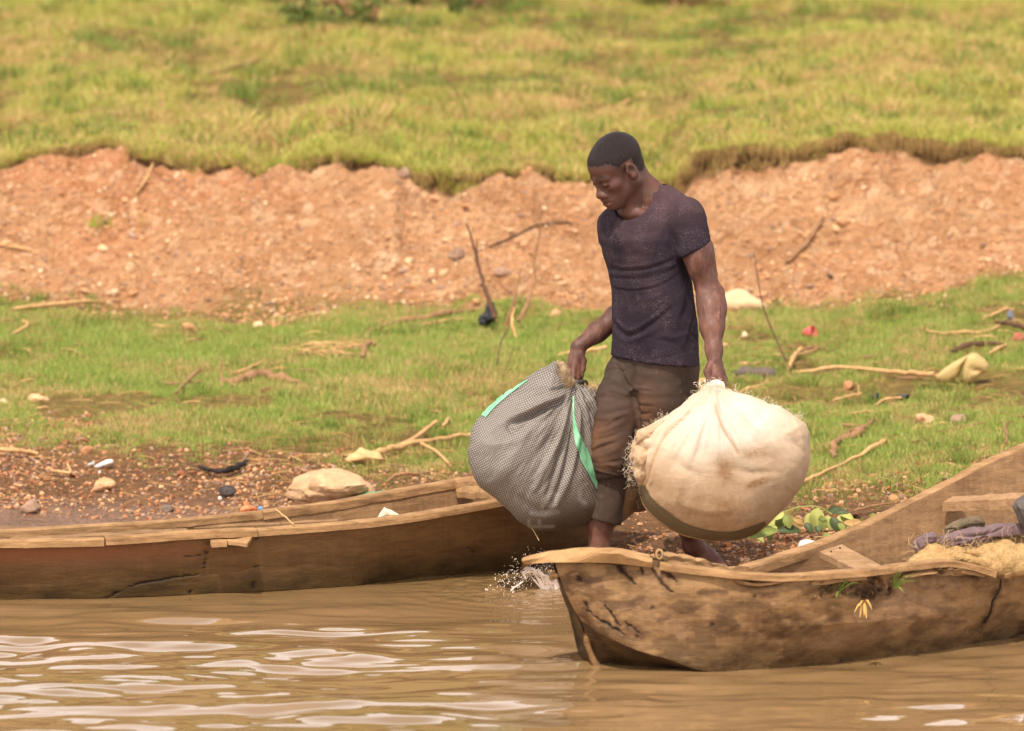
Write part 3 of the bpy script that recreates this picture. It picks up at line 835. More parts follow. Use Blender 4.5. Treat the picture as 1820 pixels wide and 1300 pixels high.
# neck, trapezius, throat
sk.cone(H(-.035, 0, -.035), neck + bu * -.01, .058, .062, .03)
sk.cone(H(-.055, 0, -.01), neck - bf * .022, .045, .052, .03)
nb = U(1150, 339, 19.50)
sk.cone(nb, sh_l * .72 + neck * .28 + bu * .0, .044, .044, .05)
sk.cone(neck, sh_r * .72 + neck * .28, .055, .046, .05)
sk.cone(H(.0, .046, -.052), neck + bf * .085 - bu * .035 - bl * .005, .011, .010, .022)      # neck muscle
sk.cone(H(.045, .0, -.085), neck + bf * .07 - bu * .02, .026, .022, .03)
# trunk (under the clothes)
tc_ = lambda px, py: U(px, py, T0 + 0.02)
trunk = [tuple(tc_(px, py)) + (a, b) for px, py, a, b in ((1146, 374, .10, .060), (1149, 392, .150, .092), (1148, 430, .165, .108), (1151, 480, .155, .10), (1160, 560, .15, .098), (1164, 640, .16, .105), (1158, 690, .125, .085))]
sk.loft(trunk, bl[:2], .03)
sk.cone(neck + bf * .055 - bu * .06 - bl * .12, neck + bf * .075 - bu * .055 - bl * .005, .012, .015, .025)
sk.cone(neck + bf * .055 - bu * .06 + bl * .12, neck + bf * .075 - bu * .055 + bl * .005, .012, .015, .025)
# arms
def mixp(a, b, t): return a + (b - a) * t
sk.cone(sh_l, mixp(sh_l, el_l, .55), .058, .056, .03)
sk.cone(mixp(sh_l, el_l, .3), el_l, .053, .041, .03)
sk.ell(U(1241, 462, 19.29), np.array([.041, .045, .085]), None, .03)
sk.cone(U(1252, 440, 19.37), U(1262, 490, 19.36), .035, .030, .03)
fa = [U(1257, 512, 19.31), U(1266, 548, 19.27), U(1266, 585, 19.22), U(1269, 622, 19.18), U(1270, 642, 19.155)]
sk.chain(fa, [.042, .0475, .0400, .0285, .0270], .03)
sk.cone(U(1276, 520, 19.29), U(1275, 575, 19.24), .024, .020, .03)
sk.cone(U(1249, 530, 19.27), U(1254, 580, 19.22), .022, .016, .03)
# veins and tendons of the forearm
for pl in ([(1263, 515), (1260, 530), (1262, 548), (1266, 565), (1266, 590), (1262, 612)], [(1276, 530), (1279, 555), (1276, 585), (1277, 610)], [(1251, 545), (1256, 565), (1259, 585)]):
    sp_ = spline(pl, 9); sk.chain([U(p[0], p[1], np.interp(p[1], [510, 640], [19.31, 19.16]) - np.interp(p[1], [510, 548, 585, 622], [.042, .048, .040, .028])) for p in sp_], [.0035] * 9, .006)
# far arm
sk.cone(sh_r, mixp(sh_r, el_r, .5), .052, .048, .03)
sk.cone(mixp(sh_r, el_r, .4), el_r, .046, .040, .03)
sk.chain([el_r, mixp(el_r, wr_r, .3), mixp(el_r, wr_r, .65), wr_r], [.041, .043, .036, .0275], .03)
# near hand: the back of a fist closed on the neck of the bundle
def D(px, py, d): return U(px, py, d)
kn = [D(1260.5, 669, 19.125), D(1270, 674, 19.105), D(1279.5, 676, 19.11), D(1287.5, 674, 19.14)]
for i, k_ in enumerate(kn):
    sk.cone(mixp(wr_l, D(1272, 652, 19.15), .7) + (k_ - kn[1]) * .3, k_, .0175, .0125, .012)
sk.ell(D(1272, 660, 19.14), np.array([.028, .020, .026]), None, .012)
pr = [D(1261, 683, 19.095), D(1270, 688, 19.075), D(1279.5, 689, 19.08), D(1287.5, 686, 19.115)]
md = [D(1266, 691, 19.120), D(1272, 695, 19.105), D(1279, 695, 19.11), D(1285, 692, 19.14)]
tp = [D(1270, 684, 19.150), D(1273, 687, 19.145), D(1278, 687, 19.15), D(1283, 685, 19.165)]
for a, b, c_, d_ in zip(kn, pr, md, tp): sk.chain([a, b, c_, d_], [.0115, .0102, .0092, .0080], .0035)
sk.chain([D(1262, 648, 19.14), D(1257.5, 662, 19.115), D(1260, 676, 19.10), D(1268, 684, 19.10)], [.0145, .0150, .0112, .0092], .005)
for k_ in kn: sk.ell(k_ + np.array([0, -.006, .004]), [.0115, .0105, .0105], None, .004)
# far hand: hangs from a bent wrist, fingers round the neck of the sack
kr = [D(1013.5, 650, 19.53), D(1019, 657, 19.51), D(1026, 660, 19.52), D(1032.5, 656, 19.545)]
for k_ in kr: sk.cone(wr_r + (k_ - kr[1]) * .35, k_, .0200, .0135, .012)
sk.ell(D(1022, 638, 19.545), [.024, .024, .030], None, .012)
p1 = [D(1013, 664, 19.505), D(1019, 671, 19.485), D(1026, 674, 19.495), D(1032.5, 669, 19.525)]
p2 = [D(1018, 675, 19.525), D(1022, 680, 19.515), D(1027, 681, 19.52), D(1031, 677, 19.545)]
p3 = [D(1022, 672, 19.555), D(1025, 675, 19.55), D(1027, 675, 19.555), D(1029, 672, 19.565)]
for a, b, c_, d_ in zip(kr, p1, p2, p3): sk.chain([a, b, c_, d_], [.0125, .0112, .0098, .0085], .0035)
sk.chain([D(1031, 628, 19.54), D(1037, 642, 19.54), D(1036, 657, 19.53), D(1030, 668, 19.52)], [.014, .0135, .0110, .0090], .005)
# legs
hip_r, kne_r, ank_r = U(1122, 672, 19.50), U(1084, 806, 19.38), U(1065, 992, 19.42)
hip_l, kne_l, ank_l = U(1192, 672, 19.42), U(1180, 815, 19.52), U(1231, 968, 19.80)
sk.chain([hip_r, kne_r], [.066, .052], .03)
sk.chain([kne_r, U(1079, 865, 19.42), U(1067, 930, 19.43), ank_r], [.048, .050, .0475, .0430], .03)
sk.chain([hip_l, kne_l], [.068, .052], .03)
sk.chain([kne_l, U(1196, 870, 19.63), U(1222, 935, 19.75), ank_l], [.050, .052, .0400, .0330], .03)
def foot(ank, heel, toe, side):
    fd = (toe - heel); L = np.linalg.norm(fd); fd /= L
    sd_ = np.array([-fd[1], fd[0], 0]) * side; sd_ /= np.linalg.norm(sd_)
    sk.chain([ank, heel + np.array([0, 0, .012])], [.034, .030], .03)
    sk.chain([ank + fd * .01, heel + fd * L * .45 + np.array([0, 0, .016]), heel + fd * L * .72 + np.array([0, 0, .008])], [.034, .030, .024], .03)
    sk.cone(heel + np.array([0, 0, .008]), heel + fd * L * .68 + sd_ * .018, .027, .021, .03)
    sk.cone(heel + np.array([0, 0, .008]), heel + fd * L * .70 - sd_ * .018, .025, .021, .03)
    for i in range(5):
        o = (i - 2) * .0165; ln = [.0, .004, -.002, -.010, -.020][i]
        a = heel + fd * L * .72 + sd_ * o * -1.0; b = heel + fd * (L * .97 + ln) + sd_ * o * -1.05 + np.array([0, 0, -.006])
        sk.cone(a, b, .0125, .0125 if i == 0 else .0085, .005)
gz1 = lambda x, y: float(gz([x], [y])[0])
hr = U(1072, 1030, 19.50); tr_ = U(1022, 1050, 19.33)
hr[2] = gz1(hr[0], hr[1]) + .03; tr_[2] = gz1(tr_[0], tr_[1]) + .02
foot(ank_r, hr, tr_, 1)
hl_ = U(1234, 985, 19.90); tl_ = U(1282, 1000, 19.72)
hl_[2] = gz1(hl_[0], hl_[1]) + .045; tl_[2] = gz1(tl_[0], tl_[1]) + .016
foot(ank_l, hl_, tl_, -1)
sv, sf = sk.nets(); sv = relax(sv, sf, 1, .35)

# --- materials
def skin_mat(name, rough, shine):
    m = M(name, rough, 0.5); P = m.pos()
    b = m.ramp(m.noise(9, 4, .6, P), [(0.3, srgb(72, 42, 31)), (0.7, srgb(94, 57, 43))])
    b = m.mix(m.at('dust'), b, srgb(138, 92, 72))
    b = m.mix(m.at('dark'), b, srgb(34, 19, 15))
    b = m.mix(m.at('hair'), b, srgb(44, 32, 29))
    m.col(b)
    m.set(m.b.inputs['Roughness'], m.ramp(m.noise(40, 3, .6, P), [(0.3, rough - .08), (0.7, rough + .12)]))
    m.bump(m.noise(260, 3, .6, P), .25, .002)
    return m.done()
loc_m = U(1130, 1010, 19.6); loc_m[2] = 0.02
person = mesh('person', sv, sf, skin_mat('brown_skin', .60, .42), loc=loc_m)
tag(person, 'barefoot man in dark t-shirt and brown rolled trousers carrying two bundles ashore', 'person')
q = (sv - HC) / HS; qf, ql, qu = q @ hf, q @ hl, q @ hu
inhead = (np.abs(ql) < .1) & (qf > -.13) & (qf < .14) & (qu > -.13)
dk = np.zeros(len(sv))
def blob(f, l, u, r, a):
    global dk
    dk = np.maximum(dk, a * np.exp(-(((qf - f) ** 2 + (ql - l) ** 2 + (qu - u) ** 2) / r ** 2)) * inhead)
for s_ in (-1, 1):
    for t in np.linspace(0, 1, 9):
        blob(.097 - .016 * t, s_ * (.013 + .034 * t), .021 + .004 * math.sin(3 * t), .0080, .95)      # eyebrow
        blob(.099 - .015 * t, s_ * (.018 + .027 * t), -.0125, .0048, 1.0)                              # lash line
        blob(.107 - .018 * t, s_ * (.002 + .026 * t), -.0742, .0036, .9)                               # mouth line
        blob(.108 - .014 * t, s_ * (.002 + .022 * t), -.0665, .0060, .45)
        blob(.105 - .013 * t, s_ * (.002 + .020 * t), -.0815, .0065, .30)
    blob(.101, s_ * .010, -.056, .005, .9)
    blob(-.006, s_ * .084, .003, .013, .8)  # painted shade in the hollow of the ear
    blob(.088, s_ * .024, .004, .016, .45); blob(.092, s_ * .013, -.02, .012, .35)  # shade of eye sockets, under-brow and nose sides painted into the skin
    for t in np.linspace(0, 1, 8): blob(-.004 + .07 * t, s_ * (.060 - .032 * t), -.055 - .045 * t, .022, .38)  # stubble
blob(.08, 0, -.10, .02, .55); blob(.095, 0, -.093, .010, .4)  # chin darkened; shade below the lower lip painted in
attr(person, 'dark', np.clip(dk, 0, 1))
px_, py_ = PX(sv)
dust = .45 * sstep(.0, .7, fbm(sv[:, 0] * 45, sv[:, 1] * 45, sv[:, 2] * 20, 5, 81, .65)) + .35 * sstep(900, 1000, py_)
dust += .35 * np.exp(-(((px_ - 1268) / 22) ** 2 + ((py_ - 585) / 55) ** 2))
dust[inhead & (qu > -.12)] *= .25
attr(person, 'dust', np.clip(dust, 0, 1) * .6)
# --- cropped hair: a thin cap lying on the skull
hline = np.where(qf > 0, .052 + .10 * np.clip(qf - .02, 0, 1) + .012 * np.clip(.06 - np.abs(ql), 0, 1) * 0, 0)
bd = np.interp(qf, [-.12, -.075, -.045, -.020, .0, .018, .034, .050, .075, .11], [-.040, -.040, -.040, .020, .030, .018, .034, .052, .062, .070])
hm = inhead & (qu > bd + 0.003 + .004 * noise3(sv[:, 0] * 120, sv[:, 1] * 120, sv[:, 2] * 120, 6)) & ~((np.abs(ql) > .066) & (np.abs(qf + .008) < .026) & (qu < .034))
cm = sf[hm[sf].all(1)]
usedv = np.unique(cm); remap = np.full(len(sv), -1); remap[usedv] = np.arange(len(usedv))
nrm_s = vnormals(sv, sf)
lift = .0003 + .0018 * sstep(0, .025, (qu - bd)[usedv])
hv = sv[usedv] + nrm_s[usedv] * lift[:, None]
hb = sv[usedv] - nrm_s[usedv] * .002
hmt = M('cropped_hair', .42, .25); P = hmt.pos()
hmt.col(hmt.ramp(hmt.noise(300, 2, .5, P), [(.35, srgb(20, 13, 12)), (.65, srgb(42, 28, 24))]))
hmt.bump(hmt.noise(260, 2, .6, P), 1.0, .006)
attr(person, 'hair', .92 * inhead * sstep(-.016, .010, qu - bd + .007 * noise3(sv[:, 0] * 160, sv[:, 1] * 160, sv[:, 2] * 160, 7)) * ~((np.abs(ql) > .066) & (np.abs(qf + .008) < .026) & (qu < .036)))
fc = remap[cm]
hair = mesh('hair', np.vstack([hv, hb]), np.vstack([fc, fc[:, ::-1] + len(hv)]), hmt.done(), parent=person)

# --- t-shirt
sf_ = Field([0.2, 19.05, 0.70], [0.86, 19.95, 1.56], 0.0048)
def TS(px, py, a, b, dd=0.0): return tuple(U(px, py, T0 + .02 + dd)) + (a, b)
sf_.loft([TS(1146, 350, .085, .075), TS(1148, 366, .140, .098), TS(1147, 390, .180, .118), TS(1144, 425, .188, .128, -.005), TS(1147, 450, .182, .126), TS(1153, 480, .174, .120),
          TS(1160, 520, .174, .120), TS(1164, 570, .178, .124), TS(1165, 610, .183, .128), TS(1163, 652, .190, .132)], bl[:2], 0, 2.3)
sf_.cone(U(1156, 341, 19.52), sh_l + bu * .001, .060, .060, .05)
sf_.cone(U(1156, 332, 19.55), U(1150, 352, 19.55), .050, .055, .03)
sf_.cone(neck - bu * .012, sh_r + bu * .0, .063, .054, .05)
sl_ = Field([0, 0, 0], [.02, .02, .02], .01); sl_.lo, sl_.h, sl_.n, sl_.ax = sf_.lo, sf_.h, sf_.n, sf_.ax; sl_.F = np.full(sf_.n, 0.08, np.float32)
sl_.cone(sh_l, U(1237, 455, 19.31), .067, .070, 0)
sl_.half(U(1232, 445, 19.30), [.455, .05, -.88], [0, 18, 0], [1, 21, 2])
sl_.cone(mixp(sh_l, el_l, .32), mixp(sh_l, el_l, .80), .060, .062, 0, 'cut')
sr_ = Field([0, 0, 0], [.02, .02, .02], .01); sr_.lo, sr_.h, sr_.n, sr_.ax = sf_.lo, sf_.h, sf_.n, sf_.ax; sr_.F = np.full(sf_.n, 0.08, np.float32)
sr_.cone(sh_r + bl * .01, U(1089, 440, 19.61), .056, .056, 0)
sr_.half(U(1074, 431, 19.60), [-.25, .1, -.95], [0, 18, 0], [1, 21, 2])
for o_, kk in ((sl_, .022), (sr_, .03)):
    h__ = np.maximum(kk - np.abs(sf_.F - o_.F), 0) / kk
    sf_.F = np.minimum(sf_.F, o_.F) - h__ * h__ * kk * .25
# bottom hem (sags in the middle)
hemp = [U(1080, 641, T0), U(1246, 626, T0)]
sf_.half(U(1160, 646, T0 - .1), [-.085, .0, -1], [0, 18, 0.5], [1, 21, .98])
# hollow: arm holes, hem, neck
sf_.loft([TS(1163, 640, .178, .120), TS(1163, 700, .178, .12)], bl[:2], .004, 2.3, 'cut')
# neckline: scoop
nk = neck + bf * .02
axN = np.array([bl, bf * .80 + bu * .60, bu * .8 - bf * .6])
sf_.ell(neck + bf * .066 - bu * .012 + bl * 0.004, [.084, .120, .080], axN, .004, 'cut')
sf_.cone(neck + bf * .014, H(-.03, 0, -.03), .058, .060, .006, 'cut')
tv, tf = sf_.nets()
tv = relax(tv, tf, 1, .3); tn = vnormals(tv, tf)
# creases read off the photograph
SH = [
 ([(1085, 470), (1110, 474), (1145, 472), (1180, 462), (1208, 450)], 3.2, .009), ([(1082, 478), (1115, 481), (1155, 478), (1195, 463)], 2.4, -.009),
 ([(1083, 486), (1112, 489), (1150, 484), (1190, 474), (1212, 462)], 3.0, .008), ([(1085, 494), (1120, 497), (1165, 492), (1205, 474)], 2.6, -.008),
 ([(1074, 428), (1100, 440), (1140, 445), (1180, 440)], 4.5, .007), ([(1078, 446), (1110, 454), (1150, 456), (1190, 447)], 3.2, -.008), ([(1080, 458), (1110, 464), (1150, 464), (1198, 452)], 3.2, .006),
 ([(1086, 506), (1110, 512), (1140, 511), (1175, 502), (1205, 482)], 2.0, .006), ([(1086, 511), (1112, 517), (1142, 516), (1178, 507), (1208, 488)], 2.2, -.007),
 ([(1088, 560), (1102, 578), (1116, 588), (1132, 584), (1160, 566), (1186, 545)], 3.2, .008), ([(1087, 572), (1102, 590), (1118, 598), (1136, 592), (1165, 573), (1195, 548)], 3.6, -.012), ([(1090, 590), (1106, 603), (1124, 606), (1150, 594), (1175, 580)], 4.5, .008),
 ([(1212, 480), (1222, 500), (1224, 530), (1216, 560), (1205, 590)], 4.0, -.008), ([(1205, 500), (1214, 520), (1210, 550), (1195, 580)], 4.0, .007), ([(1228, 530), (1230, 560), (1222, 590), (1214, 615)], 4.5, .008),
 ([(1234, 560), (1226, 590), (1236, 600), (1242, 612)], 2.8, -.007), ([(1180, 596), (1200, 600), (1225, 592)], 3.5, .006), ([(1150, 600), (1180, 606), (1204, 612)], 3.0, -.005),
 ([(1094, 480), (1088, 500), (1086, 520)], 2.5, -.004), ([(1130, 535), (1160, 530), (1190, 515)], 4, .004), ([(1100, 620), (1105, 600), (1120, 620)], 3, .003),
 ([(1099, 395), (1100, 410), (1104, 425)], 3, -.006), ([(1108, 400), (1118, 410), (1140, 404)], 4, .006), ([(1112, 408), (1130, 418), (1160, 412)], 4, -.005),
 ([(1165, 345), (1172, 365), (1180, 376)], 2.2, -.006), ([(1160, 330), (1180, 345), (1196, 356)], 2.0, .003),
 ([(1195, 331), (1185, 340), (1180, 352)], 2.6, -.006), ([(1204, 335), (1192, 345), (1188, 358)], 3, .005),
 ([(1222, 352), (1205, 360), (1190, 380), (1183, 400), (1180, 430)], 2.6, -.010), ([(1226, 350), (1205, 354), (1190, 366), (1180, 385)], 2.8, .007),
 ([(1186, 395), (1190, 430), (1205, 452)], 4, .006), ([(1198, 400), (1200, 430), (1208, 446)], 3.0, -.006), ([(1216, 380), (1222, 405), (1222, 430)], 4, .004),
 ([(1235, 375), (1246, 400), (1252, 420)], 3.5, .005), ([(1230, 385), (1238, 405), (1244, 425)], 3.0, -.004),
 ([(1076, 380), (1072, 400), (1070, 420)], 3, .004), ([(1082, 378), (1078, 395), (1080, 415)], 2.4, -.004), ([(1092, 385), (1086, 400), (1082, 420)], 2.4, .004)]
for (dx, dy, am) in ((0, -2.5, -.004),):
    SH.append(([(1082, 637 + dy), (1110, 641 + dy), (1150, 643 + dy), (1200, 634 + dy), (1246, 621 + dy)], 1.3, am))
SH = [(p_, w_, a_ * (.12 if 425 < p_[0][1] < 466 else .40 if p_[0][1] < 515 else .65)) for p_, w_, a_ in SH]
tv = strokes(tv, tn, SH)
nn = fbm(tv[:, 0] * 9, tv[:, 1] * 9, tv[:, 2] * 14, 3, 91)
tv = tv + tn * (.0035 * nn)[:, None]
sm = M('dark_jersey', .88, .15); P = sm.pos()
c = sm.ramp(sm.noise(5, 4, .6, P), [(.3, srgb(33, 27, 36)), (.7, srgb(46, 38, 47))])
c = sm.mix(sm.math('MULTIPLY', sm.at('sweat'), .9), c, srgb(74, 56, 58))
spk = sm.vor(280, P, 'F1', 'Distance'); sp2 = sm.noise(14, 3, .7, P)
mk = sm.math('MULTIPLY', sm.ramp(spk, [(.20, 1.0), (.32, 0.0)]), sm.ramp(sp2, [(.44, .03), (.66, .5)]))
c = sm.mix(mk, c, srgb(176, 146, 140))
sm.col(c); sm.bump(sm.noise(600, 2, .5, P), .35, .002)
shirt = mesh('t_shirt', tv, tf, sm.done(), parent=person)
TB = (tv, tf)
px_, py_ = PX(tv)
sw = .8 * sstep(430, 345, py_) * sstep(1140, 1200, px_) + .45 * sstep(.0, .6, fbm(tv[:, 0] * 6, tv[:, 1] * 6, tv[:, 2] * 6, 3, 95)) * sstep(620, 440, py_)
attr(shirt, 'sweat', np.clip(sw, 0, 1))
# --- first surface seen
def on_front(px, py, field, y0=18.9, y1=19.9):
    """first surface of a sculpture along the line of sight"""
    ds = np.arange(y0, y1, .004); P = np.array([U(px, py, d) for d in ds])
    i = np.clip(np.round((P - field.lo) / field.h).astype(int), 0, field.n - 1)
    f = field.F[i[:, 0], i[:, 1], i[:, 2]]
    k = np.argmax(f < 0)
    return U(px, py, ds[k] if f[k] < 0 else (y0 + y1) / 2)

# --- trousers
pf = Field([0.2, 19.0, 0.10], [0.86, 20.05, 0.90], 0.0050)
pf.loft([TS(1161, 620, .165, .112), TS(1160, 650, .172, .116), TS(1158, 690, .160, .118)], bl[:2], 0, 2.3)
pf.chain([U(1110, 672, 19.50), U(1096, 712, 19.46), U(1094, 745, 19.43), U(1087, 790, 19.40), U(1085, 815, 19.395), U(1083, 838, 19.40)], [.080, .078, .080, .083, .078, .070], .035)
pf.chain([U(1186, 672, 19.44), U(1176, 715, 19.42), U(1170, 760, 19.45), U(1176, 815, 19.52), U(1195, 870, 19.63)], [.092, .098, .095, .085, .072], .03)
pf.cone(U(1210, 650, 19.46), U(1206, 700, 19.47), .075, .070, .03)
pf.cone(U(1195, 668, 19.56), U(1190, 700, 19.56), .075, .070, .04)
# turned-up lower leg: a slightly conical tube with its own rim
pf.half(U(1083, 846, 19.42), [0.22, 0, -1], U(1030, 900, 19.2) - [0, .1, 0.1], U(1128, 780, 19.6))
pf.chain([U(1083, 852, 19.42), U(1073, 922, 19.42)], [.0705, .0735], 0)
pf.half(U(1073, 925, 19.42), [-.30, .0, -1], U(1030, 990, 19.2), U(1125, 890, 19.7))
pf.cone(U(1074, 930, 19.42), U(1081, 860, 19.42), .064, .060, 0, 'cut')
pf.half(U(1205, 905, 19.68), [.3, .2, -1], U(1150, 990, 19.4), U(1260, 880, 20.0))
pf.cone(U(1212, 930, 19.72), U(1196, 870, 19.63), .060, .058, 0, 'cut')
pv, pfc = pf.nets(); pv = relax(pv, pfc, 1, .35); pn = vnormals(pv, pfc)
PS = [
 ([(1070, 676), (1085, 672), (1108, 680)], 2.6, .005), ([(1066, 688), (1088, 684), (1114, 693)], 2.6, -.008), ([(1064, 698), (1088, 694), (1118, 704)], 3.0, .007),
 ([(1063, 708), (1088, 706), (1120, 714)], 2.6, -.007), ([(1062, 718), (1085, 722), (1118, 716)], 3.0, .006), ([(1062, 735), (1085, 738), (1120, 726)], 2.6, -.007), ([(1062, 744), (1085, 744), (1118, 738)], 3.2, .006),
 ([(1060, 758), (1080, 756), (1108, 742)], 2.6, -.007), ([(1058, 768), (1078, 766), (1106, 752)], 3.0, .006), ([(1056, 778), (1080, 776), (1104, 766)], 2.4, -.006),
 ([(1048, 796), (1066, 790), (1090, 780)], 3.0, .007), ([(1046, 806), (1066, 800), (1096, 786)], 2.6, -.007), ([(1046, 814), (1066, 812), (1098, 802)], 3.0, .007),
 ([(1050, 824), (1072, 820), (1108, 822)], 2.6, -.008), ([(1052, 830), (1078, 828), (1114, 834)], 2.8, .008), ([(1104, 838), (1112, 826), (1118, 812)], 2.0, -.006), ([(1108, 820), (1114, 806), (1120, 796)], 2.6, .006),
 ([(1124, 694), (1112, 680), (1102, 662), (1096, 650)], 2.6, -.009), ([(1122, 690), (1128, 670), (1130, 650)], 2.6, -.009), ([(1118, 684), (1116, 664), (1112, 650)], 3.0, .006),
 ([(1127, 700), (1130, 730), (1130, 765), (1126, 800)], 3.4, -.016),
 ([(1126, 692), (1140, 694), (1160, 696)], 1.8, -.005), ([(1128, 688), (1142, 689), (1158, 692)], 2.2, .004), ([(1126, 716), (1142, 722), (1164, 724)], 1.8, -.006), ([(1128, 712), (1144, 716), (1162, 718)], 2.2, .005),
 ([(1128, 724), (1138, 734), (1156, 738)], 1.8, -.006), ([(1132, 742), (1146, 748), (1166, 744)], 3.2, .006),
 ([(1204, 632), (1208, 645), (1212, 655), (1214, 680), (1215, 705)], 1.5, -.005), ([(1208, 634), (1214, 650), (1226, 638)], 1.6, -.004), ([(1222, 640), (1220, 670), (1218, 704)], 3.6, -.010), ([(1234, 640), (1231, 668), (1224, 700)], 4.0, .008),
 ([(1196, 690), (1206, 684), (1214, 676)], 2.4, .004), ([(1194, 700), (1205, 697), (1214, 690)], 2.0, -.004),
 ([(1170, 650), (1170, 690), (1171, 718)], 1.0, .0018), ([(1080, 660), (1094, 656), (1108, 664)], 2.2, -.005),
 ([(1050, 833), (1080, 838), (1116, 846)], 1.6, .005), ([(1049, 842), (1080, 846), (1114, 853)], 1.3, -.004),
 ([(1082, 842), (1080, 870), (1077, 924)], 1.1, -.0035), ([(1060, 880), (1070, 885), (1078, 884)], 2.4, .003), ([(1100, 870), (1104, 890), (1106, 910)], 3.0, .004)]
jr_ = np.random.default_rng(8); PS = [([(a + jr_.normal() * 2, b + jr_.normal() * 2.2) for a, b in p_], w_ * jr_.uniform(.8, 1.5), a_ * (jr_.uniform(.35, .95) if p_[0][1] < 832 and abs(a_) < .009 else 1)) for p_, w_, a_ in PS]
pv = strokes(pv, pn, PS)
pv = pv + pn * (.003 * fbm(pv[:, 0] * 12, pv[:, 1] * 12, pv[:, 2] * 16, 3, 97))[:, None]
tm = M('brown_twill', .82, .2); P = tm.pos()
c = tm.ramp(tm.noise(6, 4, .6, P), [(.3, srgb(57, 46, 39)), (.7, srgb(76, 61, 51))])
c = tm.mix(tm.at('red'), c, srgb(132, 88, 60))
c = tm.mix(tm.ramp(tm.noise(30, 4, .7, P), [(.62, 0.0), (.8, .35)]), c, srgb(150, 118, 92))
tm.col(c); tm.bump(tm.noise(500, 2, .5, P), .3, .0015)
trousers = mesh('trousers', pv, pfc, tm.done(), parent=person)
px_, py_ = PX(pv)
rd = np.exp(-(((px_ - 1062) / 34) ** 2 + ((py_ - 790) / 60) ** 2)) + .6 * np.exp(-(((px_ - 1150) / 30) ** 2 + ((py_ - 740) / 50) ** 2))
rd *= .6 + .5 * fbm(pv[:, 0] * 14, pv[:, 1] * 14, pv[:, 2] * 14, 3, 99); rd[py_ > 838] = 0
attr(trousers, 'red', np.clip(rd, 0, 1) * .62)
# ================================================================== BOATS
hullL = wood_mat('old_canoe_wood', (92, 66, 40), (124, 92, 58), (58, 41, 24), (.5, 1, 3.0), 1.0, .6, .22, .35)
m_ = hullL
c = m_.mix(m_.at('wetline'), m_.wood, m_.ramp(m_.noise(9, 5, .7, m_.scale((.6, 1, 1.6), m_.pos())), [(.35, srgb(46, 34, 18)), (.65, srgb(84, 64, 34))]))
c = m_.mix(m_.at('redd'), c, srgb(128, 78, 48))
c = m_.mix(m_.at('crack_dark'), c, srgb(22, 15, 9))
m_.col(c); hullL = m_.done()
rail = wood_mat('weathered_rail_wood', (130, 98, 64), (178, 140, 98), (84, 58, 36), (.6, 1, 3), 1.5, .85, 0, .6).done()
inner = wood_mat('dry_inner_wood', (112, 84, 58), (154, 120, 84), (70, 50, 34), (.6, 1, 3), 1.2, .88, .25, .6).done()
def lines(tab, n):
    """control rows (px,py,d) -> n world points (spline)"""
    c = spline(tab, n); return np.array([U(*q) for q in c])
def hull_sheet(A, rows_n, thick, name, parent, mat, sub=None):
    """A: list of longitudinal world lines, near top first, far top last"""
    A = np.array(A); n = A.shape[1]; out = []
    for i in range(n):
        pr_ = A[:, i]; seg_ = []
        for k in range(len(pr_) - 1):
            t = np.linspace(0, 1, rows_n[k], endpoint=False)[:, None]; seg_.append(pr_[k] + (pr_[k + 1] - pr_[k]) * t)
        seg_.append(pr_[-1][None]); out.append(np.vstack(seg_))
    O = np.array(out); return O

# ---- left canoe
n = 420
NT = lines([(-330, 966, 18.98), (-150, 966, 19.02), (0, 968, 19.06), (190, 964, 19.13), (372, 955, 19.24), (600, 939, 19.41), (709, 928, 19.52), (880, 902, 19.72), (1000, 876, 19.92), (1090, 852, 20.15), (1146, 846, 20.45)], n)
NW = lines([(-300, 1068, 19.10), (-150, 1069, 19.11), (0, 1068, 19.12), (190, 1063, 19.18), (349, 1057, 19.27), (600, 1044, 19.46), (684, 1033, 19.62), (900, 1013, 19.95), (1023, 978, 20.12), (1107, 928, 20.35), (1146, 895, 20.47)], n)
NM = .5 * (NT + NW) + np.array([0.0, -.004, -.004])
FT = lines([(-340, 962, 19.02), (-150, 956, 19.18), (0, 951, 19.30), (132, 943, 19.40), (297, 933, 19.56), (461, 916, 19.80), (600, 899, 20.00), (807, 862, 20.28), (950, 848, 20.42), (1080, 842, 20.52), (1146, 846, 20.46)], n)
FW = FT.copy(); FW[:, 1] -= .06; FW[:, 2] = np.minimum(NW[:, 2] + .01, FT[:, 2] - .08)
KL = .5 * (NW + FW); KL[:, 2] -= .06 * np.clip((NW[:, 2] < .03), 0, 1)
cl = root('canoe', (float(KL[60][0]), float(KL[60][1]), -.05), 'long tan wooden canoe lying along the muddy shore behind the grey sack', 'canoe')
O = hull_sheet([NT, NM, NW, KL, FW, FT], [30, 30, 8, 8, 16], .02, 'hull', cl, hullL)
nr = O.shape[1]; V = O.reshape(-1, 3); F = gridfaces(n, nr); N_ = vnormals(V, F)
ctr = np.repeat(KL + [0, 0, .3], nr, axis=0)
if ((V - ctr) * N_).sum() < 0: N_ = -N_; F = F[:, ::-1]
V2 = V + N_ * .004 * fbm(V[:, 0] * 3, V[:, 1] * 3, V[:, 2] * 9, 4, 111)[:, None]
px_, py_ = PX(V2)
